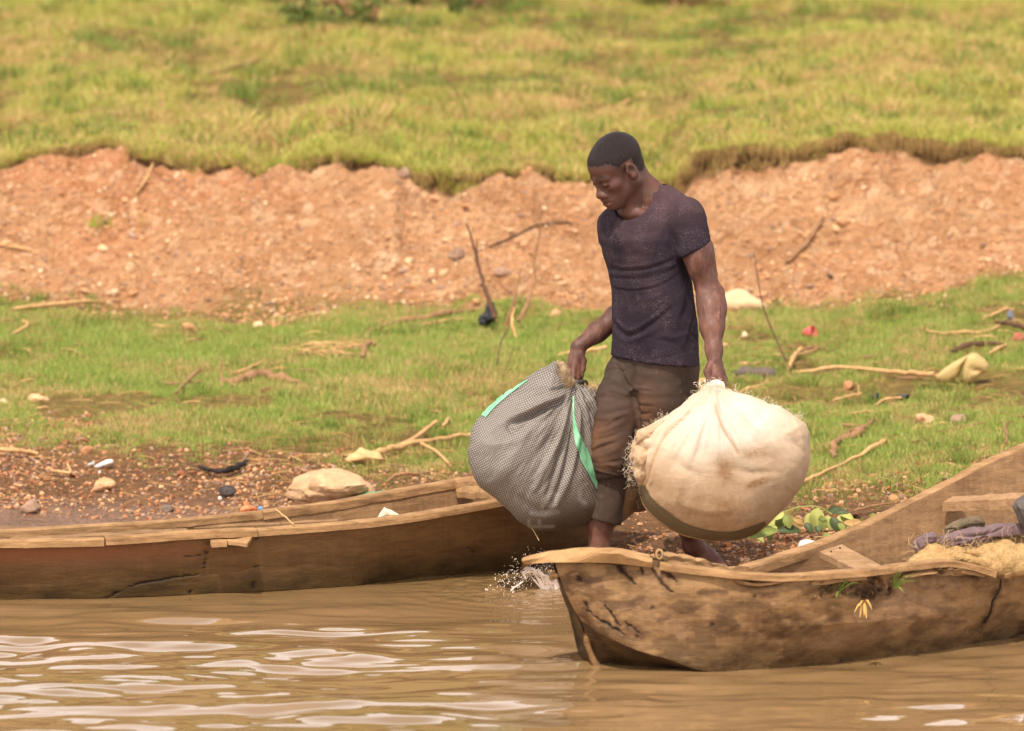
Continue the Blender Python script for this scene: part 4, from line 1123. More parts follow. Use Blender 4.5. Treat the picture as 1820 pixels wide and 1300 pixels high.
# cracks, as in the photo
jx = fbm(px_ / 9, py_ / 9, 0, 3, 184); jy = fbm(px_ / 7, py_ / 7, 3, 3, 185); ck = np.zeros(len(V2)); isn = np.tile(np.arange(nr) < 61, n)
for pts, w in (([(372, 960), (366, 980), (370, 985), (362, 1008), (358, 1012)], 1.6), ([(330, 990), (350, 987), (366, 984)], 1.4), ([(222, 1045), (240, 1040), (290, 1030), (350, 1022)], 1.6), ([(455, 950), (456, 960)], 1.6), ([(452, 1036), (448, 1048)], 2.2), ([(340, 1048), (338, 1056)], 1.4),
               ([(450, 1008), (462, 1005)], 2.0), ([(190, 1062), (200, 1059), (215, 1052)], 1.2), ([(832, 972), (842, 980), (838, 988)], 1.2), ([(380, 962), (410, 970), (440, 966)], 1.2)):
    dd, tt_ = seg_dist(px_ + 2 * jx, py_ + 1.6 * jy, spline(pts, 10) if len(pts) > 2 else pts); w_ = np.maximum(w * (.4 + .7 * np.sin(np.pi * np.clip(tt_, .04, .96))) * (1 + .5 * jy), .5); ck = np.maximum(ck, np.exp(-(dd / w_) ** 2) * isn)
V2 -= N_ * (ck * .008)[:, None]
inn = V - N_ * .026
hl_o = mesh('hull', V2, F, hullL, parent=cl)
zz = V2[:, 2]
attr(hl_o, 'wetline', (.35 * sstep(.20, .10, zz) + .6 * sstep(.12, .02, zz + .02 * fbm(V2[:, 0] * 8, 0, 0, 3, 5))) * isn)
attr(hl_o, 'redd', np.clip(.8 * np.exp(-((py_ - (985 - (px_ * .02))) / 18) ** 2) * sstep(520, 100, px_), 0, 1) * isn)
attr(hl_o, 'crack_dark', ck)
mesh('inner_planking', inn, F[:, ::-1], inner, parent=cl)
# end closing between skins is covered by the rails
def rail_piece(tab, w, h, nm='rail', mat=rail, parent=cl, seed=1, nn=26, rough=.003):
    P = lines(tab, nn); return mesh(nm, *rect_sweep(P, w, h, rough=rough, seed=seed), mat, parent=parent, smooth=False)
rail_piece([(-320, 962, 18.98), (-150, 964, 19.01), (0, 966, 19.05), (184, 963, 19.12)], .055, .030, seed=3)
rail_piece([(186, 961, 19.12), (280, 955, 19.17), (372, 948.5, 19.23), (454, 946, 19.30)], .055, .030, seed=4)
rail_piece([(456, 946, 19.30), (600, 935, 19.40), (709, 923, 19.51), (870, 896, 19.70), (1000, 866, 19.90), (1090, 846, 20.13), (1144, 838, 20.43)], .055, .028, seed=5, nn=50)
rail_piece([(-330, 958, 19.02), (-150, 953, 19.17), (0, 949, 19.29), (132, 941, 19.39), (297, 931, 19.55), (461, 915, 19.79)], .050, .030, seed=6)
rail_piece([(463, 915, 19.79), (600, 897, 19.99), (807, 860, 20.27), (950, 846, 20.41), (1080, 838, 20.50), (1144, 838, 20.46)], .050, .034, seed=7, nn=40)
def board(name, quad, th, mat, parent=None, seed=1, rough=.004, nu=14, nv=5, label=None):
    """slab with top corners quad (4 world points in order) and thickness th"""
    q = [np.asarray(p, float) for p in quad]; u = np.linspace(0, 1, nu)[:, None, None]; v = np.linspace(0, 1, nv)[None, :, None]
    T = (q[0] * (1 - u) + q[1] * u) * (1 - v) + (q[3] * (1 - u) + q[2] * u) * v
    ed = (np.minimum(np.minimum(u, 1 - u) * nu, 1) * np.minimum(np.minimum(v, 1 - v) * nv, 1))
    nz = rough * fbm(T[..., 0] * 16, T[..., 1] * 16, T[..., 2] * 16 + seed, 3, seed)
    T = T + np.stack([nz, nz * 1.3, nz * .6 - (1 - ed[..., 0]) * th * .12], -1)
    B = T - [0, 0, th]; V = np.concatenate([T.reshape(-1, 3), B.reshape(-1, 3)])
    F = gridfaces(nu, nv); k = nu * nv
    rim = [i * nv for i in range(nu)] + [(nu - 1) * nv + j for j in range(1, nv)] + [i * nv + nv - 1 for i in range(nu - 2, -1, -1)] + [j for j in range(nv - 2, 0, -1)]
    FF = [tuple(f) for f in F] + [tuple(f[::-1] + k) for f in F] + [(rim[i], rim[(i + 1) % len(rim)], rim[(i + 1) % len(rim)] + k, rim[i] + k) for i in range(len(rim))]
    o = mesh(name, V, FF, mat, parent=parent, smooth=False)
    if label: o['label'] = label
    return o
board('thwart', [U(803, 849, 20.33), U(860, 843, 20.10), U(866, 853, 20.02), U(806, 857, 20.25)], .022, rail, cl, 11)
board('thwart', [U(808, 865, 20.26), U(870, 861, 19.95), U(876, 874, 19.88), U(812, 874, 20.20)], .024, rail, cl, 12)
board('inside_plank', [U(20, 955, 19.24), U(330, 938, 19.42), U(345, 943, 19.36), U(10, 960, 19.17)], .012, inner, cl, 13)
board('inside_plank', [U(345, 934, 19.62), U(600, 922, 19.82), U(600, 926, 19.78), U(345, 938, 19.58)], .012, inner, cl, 14)
board('plank_patch', [U(374, 958, 19.21), U(402, 958, 19.22), U(404, 962, 19.205), U(376, 964, 19.195)], .020, rail, cl, 15)
board('plank_patch', [U(402, 958, 19.22), U(448, 953, 19.27), U(440, 966, 19.20), U(406, 963, 19.195)], .012, rail, cl, 16)

# ---- right canoe
hullR = wood_mat('bow_wood', (112, 84, 54), (156, 122, 82), (66, 42, 26), (.45, 1, 2.6), .9, .62, .16, .5)
m_ = hullR
n4 = m_.noise(6, 5, .7, m_.scale((.5, 1, 1.3), m_.pos(), (0, .5, 0)))
c = m_.mix(m_.ramp(n4, [(.47, 0.0), (.62, .75)]), m_.wood, srgb(74, 47, 31))
c = m_.mix(m_.ramp(m_.noise(3.2, 4, .6, m_.pos()), [(.52, 0.0), (.7, .5)]), c, srgb(140, 108, 82))
c = m_.mix(m_.at('stain'), c, srgb(52, 34, 22))
c = m_.mix(m_.at('wetline'), c, m_.ramp(m_.noise(12, 5, .7, m_.scale((.6, 1, 1.6), m_.pos())), [(.35, srgb(56, 40, 22)), (.65, srgb(104, 80, 50))]))
c = m_.mix(m_.at('crack_dark'), c, srgb(38, 26, 17))
m_.col(c); hullR = m_.done()
n = 420
ts = [0, .12, .25, .40, .55, .68, .78, .86, 1]
def tl(rows, nn=n):
    P = np.array([U(*r_) for r_ in rows]); t = np.linspace(0, 1, nn)
    i = np.interp(t, ts, np.arange(len(ts))); k = np.clip(i.astype(int), 0, len(ts) - 2)
    Q = np.vstack([2 * P[0] - P[1], P, 2 * P[-1] - P[-2]]); f = (i - k)[:, None]; a, b, c_, d_ = Q[k], Q[k + 1], Q[k + 2], Q[k + 3]
    return .5 * (2 * b + (c_ - a) * f + (2 * a - 5 * b + 4 * c_ - d_) * f ** 2 + (3 * b - a - 3 * c_ + d_) * f ** 3)
A_ = tl([(986, 998, 17.46), (1090, 1004, 17.42), (1172, 1010, 17.40), (1300, 1024, 17.39), (1470, 1028, 17.50), (1620, 1016, 17.68), (1765, 1024, 17.92), (1850, 1000, 18.10), (2080, 960, 18.70)])
B_ = tl([(1003, 1044, 17.46), (1095, 1070, 17.41), (1180, 1092, 17.39), (1300, 1112, 17.39), (1468, 1112, 17.52), (1618, 1098, 17.70), (1765, 1080, 17.98), (1850, 1052, 18.18), (2080, 1010, 18.80)])
C_ = tl([(1032, 1103, 17.48), (1100, 1139, 17.39), (1175, 1168, 17.37), (1295, 1195, 17.41), (1462, 1184, 17.62), (1612, 1170, 17.78), (1760, 1140, 18.10), (1850, 1112, 18.32), (2080, 1070, 18.92)])
D_ = tl([(1073, 1196, 17.55), (1125, 1196, 17.66), (1200, 1194, 17.72), (1310, 1192, 17.80), (1480, 1180, 17.95), (1640, 1165, 18.10), (1780, 1130, 18.35), (1870, 1105, 18.55), (2100, 1060, 19.1)])
D_[:, 2] -= .04
F_ = tl([(986, 998, 17.48), (1100, 990, 17.66), (1183, 996, 17.78), (1300, 1016, 17.88), (1420, 982, 18.16), (1540, 935, 18.42), (1680, 864, 18.75), (1790, 810, 18.98), (2000, 730, 19.5)])
E_ = F_.copy(); E_ = .55 * F_ + .45 * D_; E_[:, 2] = np.minimum(D_[:, 2] + .06, F_[:, 2] - .06) * .9 + .1 * F_[:, 2]; E_[:, 1] += .07
E_[0] = .5 * (C_[0] + D_[0])
cr2 = root('dugout_canoe', (float(D_[50][0]), float(D_[50][1]), -.05), 'weathered brown canoe with broken rim and blunt bow, pulled up at the right', 'canoe')
O = hull_sheet([A_, B_, C_, D_, E_, F_], [34, 34, 10, 10, 20], .02, 'hull', cr2, hullR)
nr = O.shape[1]; V = O.reshape(-1, 3); F = gridfaces(n, nr); N_ = vnormals(V, F)
ctr = np.repeat(D_ + [0, 0, .35], nr, axis=0)
if ((V - ctr) * N_).sum() < 0: N_ = -N_; F = F[:, ::-1]
px_, py_ = PX(V); isn = np.tile(np.arange(nr) < 69, n).astype(float)
bul = .012 * fbm(V[:, 0] * 2.2, V[:, 1] * 2.2, V[:, 2] * 4, 3, 121) + .005 * fbm(V[:, 0] * 9, V[:, 1] * 9, V[:, 2] * 14, 3, 123)
ck = np.zeros(len(V)); stn = np.zeros(len(V)); jx = fbm(px_ / 9, py_ / 9, 0, 3, 181); jy = fbm(px_ / 7, py_ / 7, 3, 3, 182)
for pts, w in (([(1100, 1002), (1108, 1016), (1118, 1026), (1128, 1038)], 3.2), ([(1138, 1008), (1142, 1022)], 1.8), ([(1158, 1010), (1170, 1028), (1184, 1044), (1195, 1052)], 2.6), ([(1178, 1014), (1196, 1028), (1204, 1034)], 2.0), ([(1025, 1024), (1034, 1034)], 3.0),
               ([(1076, 1074), (1090, 1096), (1104, 1112)], 2.0), ([(1046, 1084), (1066, 1100), (1090, 1114), (1112, 1130)], 2.0), ([(1112, 1108), (1130, 1120), (1140, 1128)], 2.0), ([(1780, 1040), (1768, 1062), (1758, 1092), (1742, 1124)], 2.2), ([(1040, 1068), (1048, 1080)], 2.0)):
    dd, tt_ = seg_dist(px_ + 2.2 * jx, py_ + 1.6 * jy, spline(pts, 12) if len(pts) > 2 else pts); w_ = w * (.35 + .75 * np.sin(np.pi * np.clip(tt_, .04, .96))) * (1 + .5 * jy)
    ck = np.maximum(ck, np.exp(-(dd / np.maximum(w_, .5)) ** 2) * isn); stn = np.maximum(stn, .55 * np.exp(-(dd / (5 * w)) ** 2) * isn * (.6 + .6 * jx))
for kx, ky, kr in ((1133, 1132, 3), (1266, 1110, 4), (1160, 1080, 3), (1340, 1060, 3)):
    ck = np.maximum(ck, .9 * np.exp(-((px_ - kx) ** 2 + (py_ - ky) ** 2) / kr ** 2) * isn)
V2 = V + N_ * (bul - .008 * ck)[:, None]
# the rotten hollow under the rim
hx, hy = px_ + 26 * jx, py_ + 9 * jy
hol = np.exp(-(((hx - 1522) / 64) ** 2 + ((hy - 1045) / 15) ** 2) ** 2) + .9 * np.exp(-(((px_ - 1345) / 34) ** 2 + ((py_ - 1036) / 6) ** 2)) + .8 * np.exp(-(((px_ - 1690) / 60) ** 2 + ((py_ - 1022) / 7) ** 2))
hol *= isn * (1 + .35 * fbm(px_ / 14, py_ / 9, 0, 3, 127))
lipr = np.exp(-((np.abs(((hx - 1522) / 68) ** 2 + ((hy - 1045) / 19) ** 2 - 1.15)) / .35) ** 2) * isn * (py_ > 1040) * np.clip(.5 + jx, 0, 1.3)
V2 += np.array([0, .045, 0]) * np.clip(hol, 0, 1.2)[:, None] + N_ * (lipr * .012)[:, None]
bi = np.tile(np.arange(nr), n); lo_f = (bi[F] >= 68).all(1)
bt = mesh('bottom_planking', V2, F[lo_f], hullR, parent=cr2)
attr(bt, 'wetline', np.full(len(V2), 1.0)); attr(bt, 'crack_dark', np.full(len(V2), .25)); attr(bt, 'stain', np.zeros(len(V2))); F_all = F; F = F[~lo_f]
ho = mesh('hull', V2, F, hullR, parent=cr2); F = F_all
attr(ho, 'wetline', (.75 * sstep(.10, .015, V2[:, 2] + .03 * fbm(V2[:, 0] * 5, 0, 0, 3, 5)) + .2 * sstep(.2, .08, V2[:, 2])) * isn)
attr(ho, 'crack_dark', np.clip(ck + .75 * np.clip(hol, 0, 1) * (.75 + .4 * fbm(px_ / 5, py_ / 4, 0, 3, 129)), 0, 1))  # hollow darkened as well: rotten wood, plus the cavity's shade put into the colour
attr(ho, 'stain', np.clip(stn + .5 * sstep(.1, .6, fbm(px_ / 38, py_ / 22, 0, 4, 183)) * isn, 0, 1))
mesh('inner_planking', V - N_ * .030 + np.array([0, .05, 0]) * np.clip(hol, 0, 1.2)[:, None], F[:, ::-1], inner, parent=cr2)
mesh('rail', *rect_sweep(lines([(1173, 1006, 17.40), (1300, 1021, 17.38), (1397, 1026, 17.44), (1526, 1018, 17.55), (1600, 1009, 17.66), (1671, 1001, 17.75), (1720, 1007, 17.83), (1764, 1020, 17.90)], 50), .045, .024, rough=.003, seed=31), rail, parent=cr2, smooth=False)
mesh('rail', *rect_sweep(lines([(1776, 1024, 17.93), (1820, 1005, 18.04), (1900, 985, 18.25), (2060, 955, 18.68)], 20), .06, .016, rough=.003, seed=32), rail, parent=cr2, smooth=False)
mesh('rail', *rect_sweep(lines([(1322, 1016, 17.90), (1397, 992, 18.08), (1461, 970, 18.26), (1539, 938, 18.44), (1607, 906, 18.60), (1688, 864, 18.78), (1752, 831, 18.92), (1820, 800, 19.07), (2000, 724, 19.48)], 60), .056, .038, rough=.0035, seed=33), rail, parent=cr2, smooth=False)
# scalloped far rim near the bow and the rope ring
sc_ = lines([(1182, 994, 17.78), (1215, 998, 17.81), (1250, 1006, 17.84), (1290, 1016, 17.88), (1330, 1018, 17.93)], 60)
sc_[:, 2] += .006 * np.abs(np.sin(np.linspace(0, 5.2 * np.pi, 60)))
mesh('far_rim', *rect_sweep(sc_, .05, .030, rough=.010, seed=34), rail, parent=cr2, smooth=False)
a = np.linspace(0, 2 * np.pi, 22); cN = U(1172, 986, 17.7)
mesh('rope_ring', *tube(np.stack([cN[0] + .011 * np.cos(a), cN[1] + .006 * np.sin(a * 1.0), cN[2] + .015 * np.sin(a)], -1), .0048, 8), flat('old_rope', srgb(150, 118, 80), .9), parent=cr2)
# bow plate: a thick bent board with a raised crest
topl = spline([(927, 995), (936, 988), (988, 979), (1043, 974.5), (1090, 974), (1120, 983), (1159, 993)], 40)
botl = spline([(927, 998), (936, 1003), (962, 1001), (990, 1000), (1080, 1001), (1120, 1005), (1159, 1009)], 40)
frm = spline([(0, 17.55), (.1, 17.46), (.3, 17.38), (.6, 17.36), (1, 17.38)], 40)[:, 1]
bk_ = spline([(0, 17.58), (.1, 17.64), (.3, 17.72), (.6, 17.80), (1, 17.74)], 40)[:, 1]
Vp = []
for i in range(40):
    e = .004 * noise3(i * .35, 3.3, 0, 5)
    a0 = U(topl[i, 0], topl[i, 1], frm[i] + .02); b0 = U(botl[i, 0], botl[i, 1], frm[i] + .012)
    mid0 = U(topl[i, 0], topl[i, 1] + min(9, (botl[i, 1] - topl[i, 1]) * .45), frm[i] - .004)
    b1 = b0 + [0, bk_[i] - frm[i] - .03, .0]; a1 = a0 + [0, bk_[i] - frm[i] - .03, -.052]
    Vp += [a0 + e, mid0 + e, b0, b1, a1]
Fp = [tuple(f) for f in gridfaces(40, 5, False, True)] + [tuple(range(5))[::-1], tuple(range(195, 200))]
mesh('bow_board', np.array(Vp), Fp, wood_mat('bow_board_wood', (140, 106, 68), (186, 148, 102), (96, 68, 42), (.5, 1, 2), 1.1, .8, 0, .35).done(), parent=cr2, smooth=False)
mesh('stem_post', *tube(lines([(1041, 1126, 17.50), (1046, 1150, 17.50), (1056, 1175, 17.50), (1070, 1200, 17.50)], 12), [.006, .010, .011, .012, .012, .012, .012, .012, .012, .012, .012, .012], 8, lump=.3), hullR, parent=cr2)
mesh('broken_wood', *tube(lines([(978, 1030, 17.47), (984, 1022, 17.46), (992, 1026, 17.45)], 8), [.006, .010, .013, .014, .014, .013, .012, .008], 7, lump=.5), rail, parent=cr2)
plank_m = wood_mat('grey_thwart_wood', (134, 102, 70), (178, 142, 104), (104, 74, 48), (.8, 1, 3), 1.6, .88, 0, .35).done()
board('thwart', [U(1456, 980, 18.10), U(1524, 1012, 17.66), U(1572, 1008, 17.72), U(1496, 966, 18.18)], .022, plank_m, cr2, 41, .0015)
board('thwart', [U(1676, 890, 18.62), U(1838, 884, 18.18), U(1838, 872, 18.30), U(1690, 882, 18.74)], .036, plank_m, cr2, 42, .004, 24, 6)
# splintered strips under the broken rim
for k, (pp) in enumerate([[(1306, 1033, 17.40), (1345, 1040, 17.41), (1395, 1032, 17.45)], [(1402, 1034, 17.45), (1440, 1036, 17.49), (1474, 1033, 17.52), (1538, 1028, 17.57)], [(1600, 1024, 17.66), (1650, 1018, 17.72), (1662, 1016, 17.74)], [(1700, 1016, 17.80), (1722, 1018, 17.84), (1745, 1024, 17.88)]]):
    mesh('splinter', *rect_sweep(lines(pp, 12), .03, [.004, .008, .012, .012, .013, .012, .011, .011, .010, .010, .008, .004], rough=.010, seed=50 + k), rail, parent=cr2, smooth=False)
mesh('tie_cord', *tube(lines([(1779, 1030, 17.90), (1776, 1050, 17.93), (1764, 1070, 17.93), (1760, 1090, 17.96), (1750, 1108, 17.99)], 20), .0030, 6, lump=.4), flat('black_cord', srgb(26, 22, 20)), parent=cr2)
for k, (x, y, d_) in enumerate([(1477, 982, 17.97), (1493, 976, 18.0)]):
    mesh('nail', *tube([U(x, y, d_), U(x, y - 3, d_)], .0035, 6), flat('rust_nail', srgb(60, 34, 22)), parent=cr2)
# young grass rooted in the rotten rim
gr_m = flat('sprout_green', srgb(112, 138, 52), .6, .3, .3); gr_d = flat('sprout_dry', srgb(206, 166, 96), .8)
def sprout(label, base, tips, mat, w=.004):
    o = root('grass_sprout', tuple(base), label, 'grass sprout')
    for t in tips:
        b = np.asarray(base); e = U(*t); m0 = b * .45 + e * .55 + [0, 0, .012]
        P = spline([b, m0, e], 8); rr = np.array([.4, .9, 1, 1, .9, .7, .45, .12]) * w
        mesh('blade', *tube(P, rr, 5, squash=.35), mat, parent=o)
    return o
sprout('green grass blades sprouting from the rotten rim nearer the bow', U(1492, 1052, 17.54), [(1490, 1024, 17.5), (1502, 1018, 17.52), (1508, 1036, 17.5), (1530, 1036, 17.46), (1486, 1064, 17.48), (1512, 1026, 17.5)], gr_m)
sprout('larger clump of green grass blades sprouting from the canoe rim', U(1590, 1046, 17.64), [(1597, 1010, 17.6), (1603, 1018, 17.62), (1610, 1030, 17.6), (1634, 1020, 17.55), (1630, 1034, 17.54), (1588, 1022, 17.6), (1606, 1054, 17.58), (1616, 1022, 17.6)], gr_m)
sprout('dry straw coloured tuft hanging on the side of the canoe', U(1536, 1070, 17.53), [(1518, 1090, 17.48), (1528, 1098, 17.48), (1536, 1094, 17.47), (1550, 1084, 17.47), (1528, 1078, 17.47), (1546, 1076, 17.47), (1540, 1100, 17.48)], gr_d, .0045)
# ================================================================== THE TWO LOADS AND WHAT LIES IN THE CANOE
def weave(m, P, sc, lo, hi, amt=1.0):
    a = m.wave(sc, m.scale((1, .6, 0), P, (0, 0, 0)), .15, 'X', 0); b = m.wave(sc, m.scale((0, .3, 1), P), .15, 'Z', 0)
    return m.ramp(m.math('MULTIPLY', a, b), [(.12, lo), (.42, hi)])
# ---- white net bundle in the near hand
sil = [(1268, 684), (1280, 686), (1292, 692), (1304, 697), (1334, 704), (1352, 710), (1366, 717), (1383, 721), (1400, 731), (1412, 740), (1432, 752), (1438, 768), (1441, 788), (1441, 808), (1437, 830), (1430, 852), (1419, 872), (1405, 889), (1390, 906), (1373, 921), (1360, 936),
       (1346, 947), (1330, 955), (1312, 960), (1280, 962), (1248, 960), (1226, 956), (1206, 950), (1184, 939), (1164, 926), (1150, 912), (1142, 898), (1136, 880), (1128, 858), (1124, 838), (1122, 815), (1125, 790), (1130, 776), (1149, 759), (1168, 747), (1186, 736), (1205, 722), (1223, 708), (1240, 700), (1255, 690)]
V, F = pillow(sil, 19.08, .255, 300, 130, 2.35, (1278, 838)); F = orient(V, F); N_ = vnormals(V, F)
K1 = (1270, 690)
px_, py_ = PX(V); ang = np.arctan2(px_ - K1[0], py_ - K1[1]); rad = np.hypot(px_ - K1[0], py_ - K1[1])
pl = .5 * np.sin(ang * 17 + 2.0 * fbm(ang * 2, 0, 0, 2, 131)) + .5 * fbm(ang * 9, rad / 160, 0, 3, 132)
p2_ = fbm(ang * 22, rad / 110, 0, 3, 135)
V = V + N_ * (pl * .0085 * np.exp(-((rad - 30) / 62) ** 2) + pl * .004 * np.exp(-((rad - 100) / 80) ** 2) + p2_ * .0032 * np.exp(-((rad - 60) / 95) ** 2) + .004 * (.35 - np.abs(fbm(ang * 6 + 4, rad / 95, 0, 3, 136))))[:, None]
V = V + N_ * (.0055 * fbm(V[:, 0] * 6, V[:, 1] * 6, V[:, 2] * 6, 2, 133) + .0008 * fbm(V[:, 0] * 40, V[:, 1] * 40, V[:, 2] * 60, 3, 134))[:, None]
BS = [([(1182, 776), (1168, 800), (1158, 830), (1150, 860)], 3.0, -.012), ([(1188, 760), (1172, 790), (1163, 820), (1155, 858)], 4, .010), ([(1225, 735), (1200, 758), (1182, 776)], 3.5, -.008),
      ([(1268, 715), (1275, 745), (1290, 775), (1312, 806)], 3.5, -.008), ([(1272, 712), (1282, 745), (1298, 772), (1320, 800)], 4.5, .006), ([(1345, 730), (1380, 760), (1400, 790)], 6, -.007), ([(1395, 760), (1410, 785), (1425, 800)], 4, -.006),
      ([(1250, 730), (1240, 765), (1235, 800)], 6, .006), ([(1195, 808), (1210, 830), (1240, 845)], 9, -.008), ([(1300, 830), (1335, 842), (1375, 838)], 8, -.007), ([(1410, 740), (1422, 770), (1428, 800)], 3, .006), ([(1205, 890), (1240, 905), (1290, 910)], 8, .006),
      ([(1150, 772), (1175, 765), (1195, 748)], 7, .012), ([(1130, 800), (1150, 800), (1160, 790)], 5, -.010), ([(1140, 782), (1152, 790), (1150, 830)], 5, .008), ([(1320, 720), (1345, 740), (1365, 770)], 4, .006), ([(1300, 710), (1315, 740), (1330, 780)], 3, -.005)]
V = strokes(V, N_, BS); px_, py_ = PX(V)
bm_ = M('white_net_cloth', .85, .2); P = bm_.pos()
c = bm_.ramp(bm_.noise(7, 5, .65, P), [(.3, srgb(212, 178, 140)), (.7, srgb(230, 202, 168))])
c = bm_.mix(bm_.at('pale_top'), c, srgb(234, 224, 206))
c = bm_.mix(bm_.math('MULTIPLY', bm_.at('grime_shade'), bm_.ramp(bm_.noise(16, 5, .75, P), [(.3, .25), (.65, 1.0)])), c, srgb(158, 116, 70))
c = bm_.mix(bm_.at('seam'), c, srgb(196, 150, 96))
w_ = weave(bm_, P, 95, 0.0, 1.0)
c = bm_.mix(bm_.math('MULTIPLY', bm_.math('SUBTRACT', 1.0, w_), .12), c, srgb(150, 110, 76))
bm_.col(c); bm_.bump(bm_.math('ADD', bm_.noise(70, 5, .75, bm_.scale((.6, 1, 2.6), P), .8), bm_.math('MULTIPLY', w_, .4)), .75, .006)
tr = bm_.N.new('ShaderNodeBsdfTranslucent'); bm_.L(c, tr.inputs[0]); mx = bm_.N.new('ShaderNodeMixShader'); mx.inputs[0].default_value = .12
bm_.L(bm_.b.outputs[0], mx.inputs[1]); bm_.L(tr.outputs[0], mx.inputs[2]); bm_.L(mx.outputs[0], bm_.N['Material Output'].inputs['Surface'])
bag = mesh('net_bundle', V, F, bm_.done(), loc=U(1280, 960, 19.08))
tag(bag, 'big round cream fishing net bundle held in the man\'s near hand', 'net bundle')
bl1 = np.exp(-(((px_ - 1262) / 92) ** 2 + ((py_ - 760) / 70) ** 2)) + .7 * np.exp(-(((px_ - 1340) / 70) ** 2 + ((py_ - 740) / 45) ** 2))  # cloth paler at the upper middle and upper right
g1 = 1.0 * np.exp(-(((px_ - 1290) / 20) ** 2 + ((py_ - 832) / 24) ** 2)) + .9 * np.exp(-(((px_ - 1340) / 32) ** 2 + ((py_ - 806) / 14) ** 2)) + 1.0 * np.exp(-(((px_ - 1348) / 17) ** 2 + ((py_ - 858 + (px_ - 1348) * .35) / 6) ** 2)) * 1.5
g1 += .55 * sstep(790, 930, py_) + .30 * np.exp(-(((px_ - 1250) / 90) ** 2 + ((py_ - 910) / 30) ** 2)) + .5 * np.exp(-(((px_ - 1273) / 5) ** 2 + ((py_ - 725) / 16) ** 2))  # darker towards the bottom: dirt and underside shade put into the colour
sm_, _ = seg_dist(px_, py_, spline([(1225, 733), (1200, 756), (1182, 776), (1168, 800), (1158, 830), (1150, 860)], 20))
sm2, _ = seg_dist(px_, py_, spline([(1272, 720), (1280, 750), (1295, 780), (1314, 806)], 20))
attr(bag, 'pale_top', np.clip(bl1, 0, 1)); attr(bag, 'grime_shade', np.clip(g1, 0, 1)); attr(bag, 'seam', .7 * np.exp(-(sm_ / 2.2) ** 2) + .6 * np.exp(-(sm2 / 2.0) ** 2))
B = bvh_of(V, F)
bd_ = M('dark_band', .9, .1); P = bd_.pos(); bd_.col(bd_.mix(weave(bd_, P, 120, 0.0, 1.0), srgb(78, 66, 48), srgb(140, 122, 94))); bd_.bump(bd_.noise(200, 2, .5, P), .4, .002)
mesh('dark_band', *ribbon_on(B, [(1142, 864), (1152, 890), (1178, 916), (1212, 938), (1256, 950), (1300, 952.5), (1336, 943), (1360, 930)], [5, 9, 11, 10, 8.5, 7.5, 8, 3], 70, 6, .0025), bd_.done(), parent=bag)
for k_, (sil_, d_, h_) in enumerate([([(1126, 778), (1136, 764), (1156, 756), (1180, 748), (1184, 758), (1170, 772), (1158, 786), (1140, 794), (1128, 790)], 18.99, .07), ([(1122, 812), (1126, 796), (1142, 788), (1160, 790), (1164, 806), (1156, 834), (1146, 858), (1134, 866), (1126, 846)], 18.98, .08)]):
    Vq, Fq = pillow(sil_, d_, h_, 90, 40, 2.0); Fq = orient(Vq, Fq); Nq = vnormals(Vq, Fq)
    Vq = Vq + Nq * (.007 * fbm(Vq[:, 0] * 30, Vq[:, 1] * 30, Vq[:, 2] * 30, 3, 137 + k_))[:, None]
    oq = mesh('net_fold', Vq, Fq, bm_.m, parent=bag)
    attr(oq, 'grime_shade', .35 + .3 * fbm(Vq[:, 0] * 20, Vq[:, 1] * 20, Vq[:, 2] * 20, 2, 139)); attr(oq, 'pale_top', np.zeros(len(Vq))); attr(oq, 'seam', np.zeros(len(Vq)))
# frayed corner with dark and green netting
dkm = flat('dark_netting', srgb(66, 58, 48), .9, .1, .5, 90, .8); gnm = flat('green_scrap', srgb(64, 120, 66), .7)
Vs = []
r_ = np.random.default_rng(5)
def strands(n, gen, rad, mat, name, parent, label=None):
    parts = [tube(gen(r_), rad * r_.uniform(.6, 1.2), 4, cap=False) for _ in range(n)]
    o = mesh(name, *join(parts), mat, parent=parent); o['kind'] = 'stuff'
    if label: o['label'] = label
    return o
def curl(px, py, d, L, r_, n=7, spread=1.0, up=0.0):
    p = U(px, py, d); P = [p]; v = r_.normal(size=3); v[2] = abs(v[2]) * up + v[2] * (1 - up); v /= np.linalg.norm(v)
    for _ in range(n - 1):
        v = v + spread * .9 * r_.normal(size=3); v /= np.linalg.norm(v); P.append(P[-1] + v * L / n)
    return spline(P, n * 3)
thr = flat('pale_thread', srgb(232, 214, 188), .6, .4, .15, 60, 0)
topl_ = spline([(1222, 709), (1240, 701), (1258, 690), (1270, 684), (1292, 692), (1334, 704), (1366, 717), (1400, 731), (1432, 752)], 200)
def g_top(r_):
    q = topl_[int(r_.uniform() ** 1.0 * 199)]; return curl(q[0] + r_.normal() * 2, q[1] + r_.uniform(-1, 5), 19.05 + r_.normal() * .05, r_.uniform(.02, .07), r_, spread=.9, up=.3)
strands(300, g_top, .00035, thr, 'loose_threads', bag)
def g_left(r_):
    t = r_.uniform(); q = np.array([1186, 738]) * (1 - t) + np.array([1124, 800]) * t
    if r_.uniform() < .5: q = np.array([1126 + r_.normal() * 5, r_.uniform(790, 860)])
    return curl(q[0] + r_.normal() * 4, q[1] + r_.normal() * 3, 19.03 + r_.normal() * .04, r_.uniform(.02, .07), r_, spread=.9)
strands(300, g_left, .00035, thr, 'loose_threads', bag)
def g_dk(r_): return curl(1133 + r_.normal() * 5, 852 + r_.normal() * 13, 19.00 + r_.normal() * .02, r_.uniform(.02, .06), r_, spread=1.2)
strands(150, g_dk, .0011, dkm, 'torn_netting', bag)
mesh('green_scrap', *rock_mesh(U(1139, 842, 19.0), [.011, .012, .020], 3, .4), gnm, parent=bag)
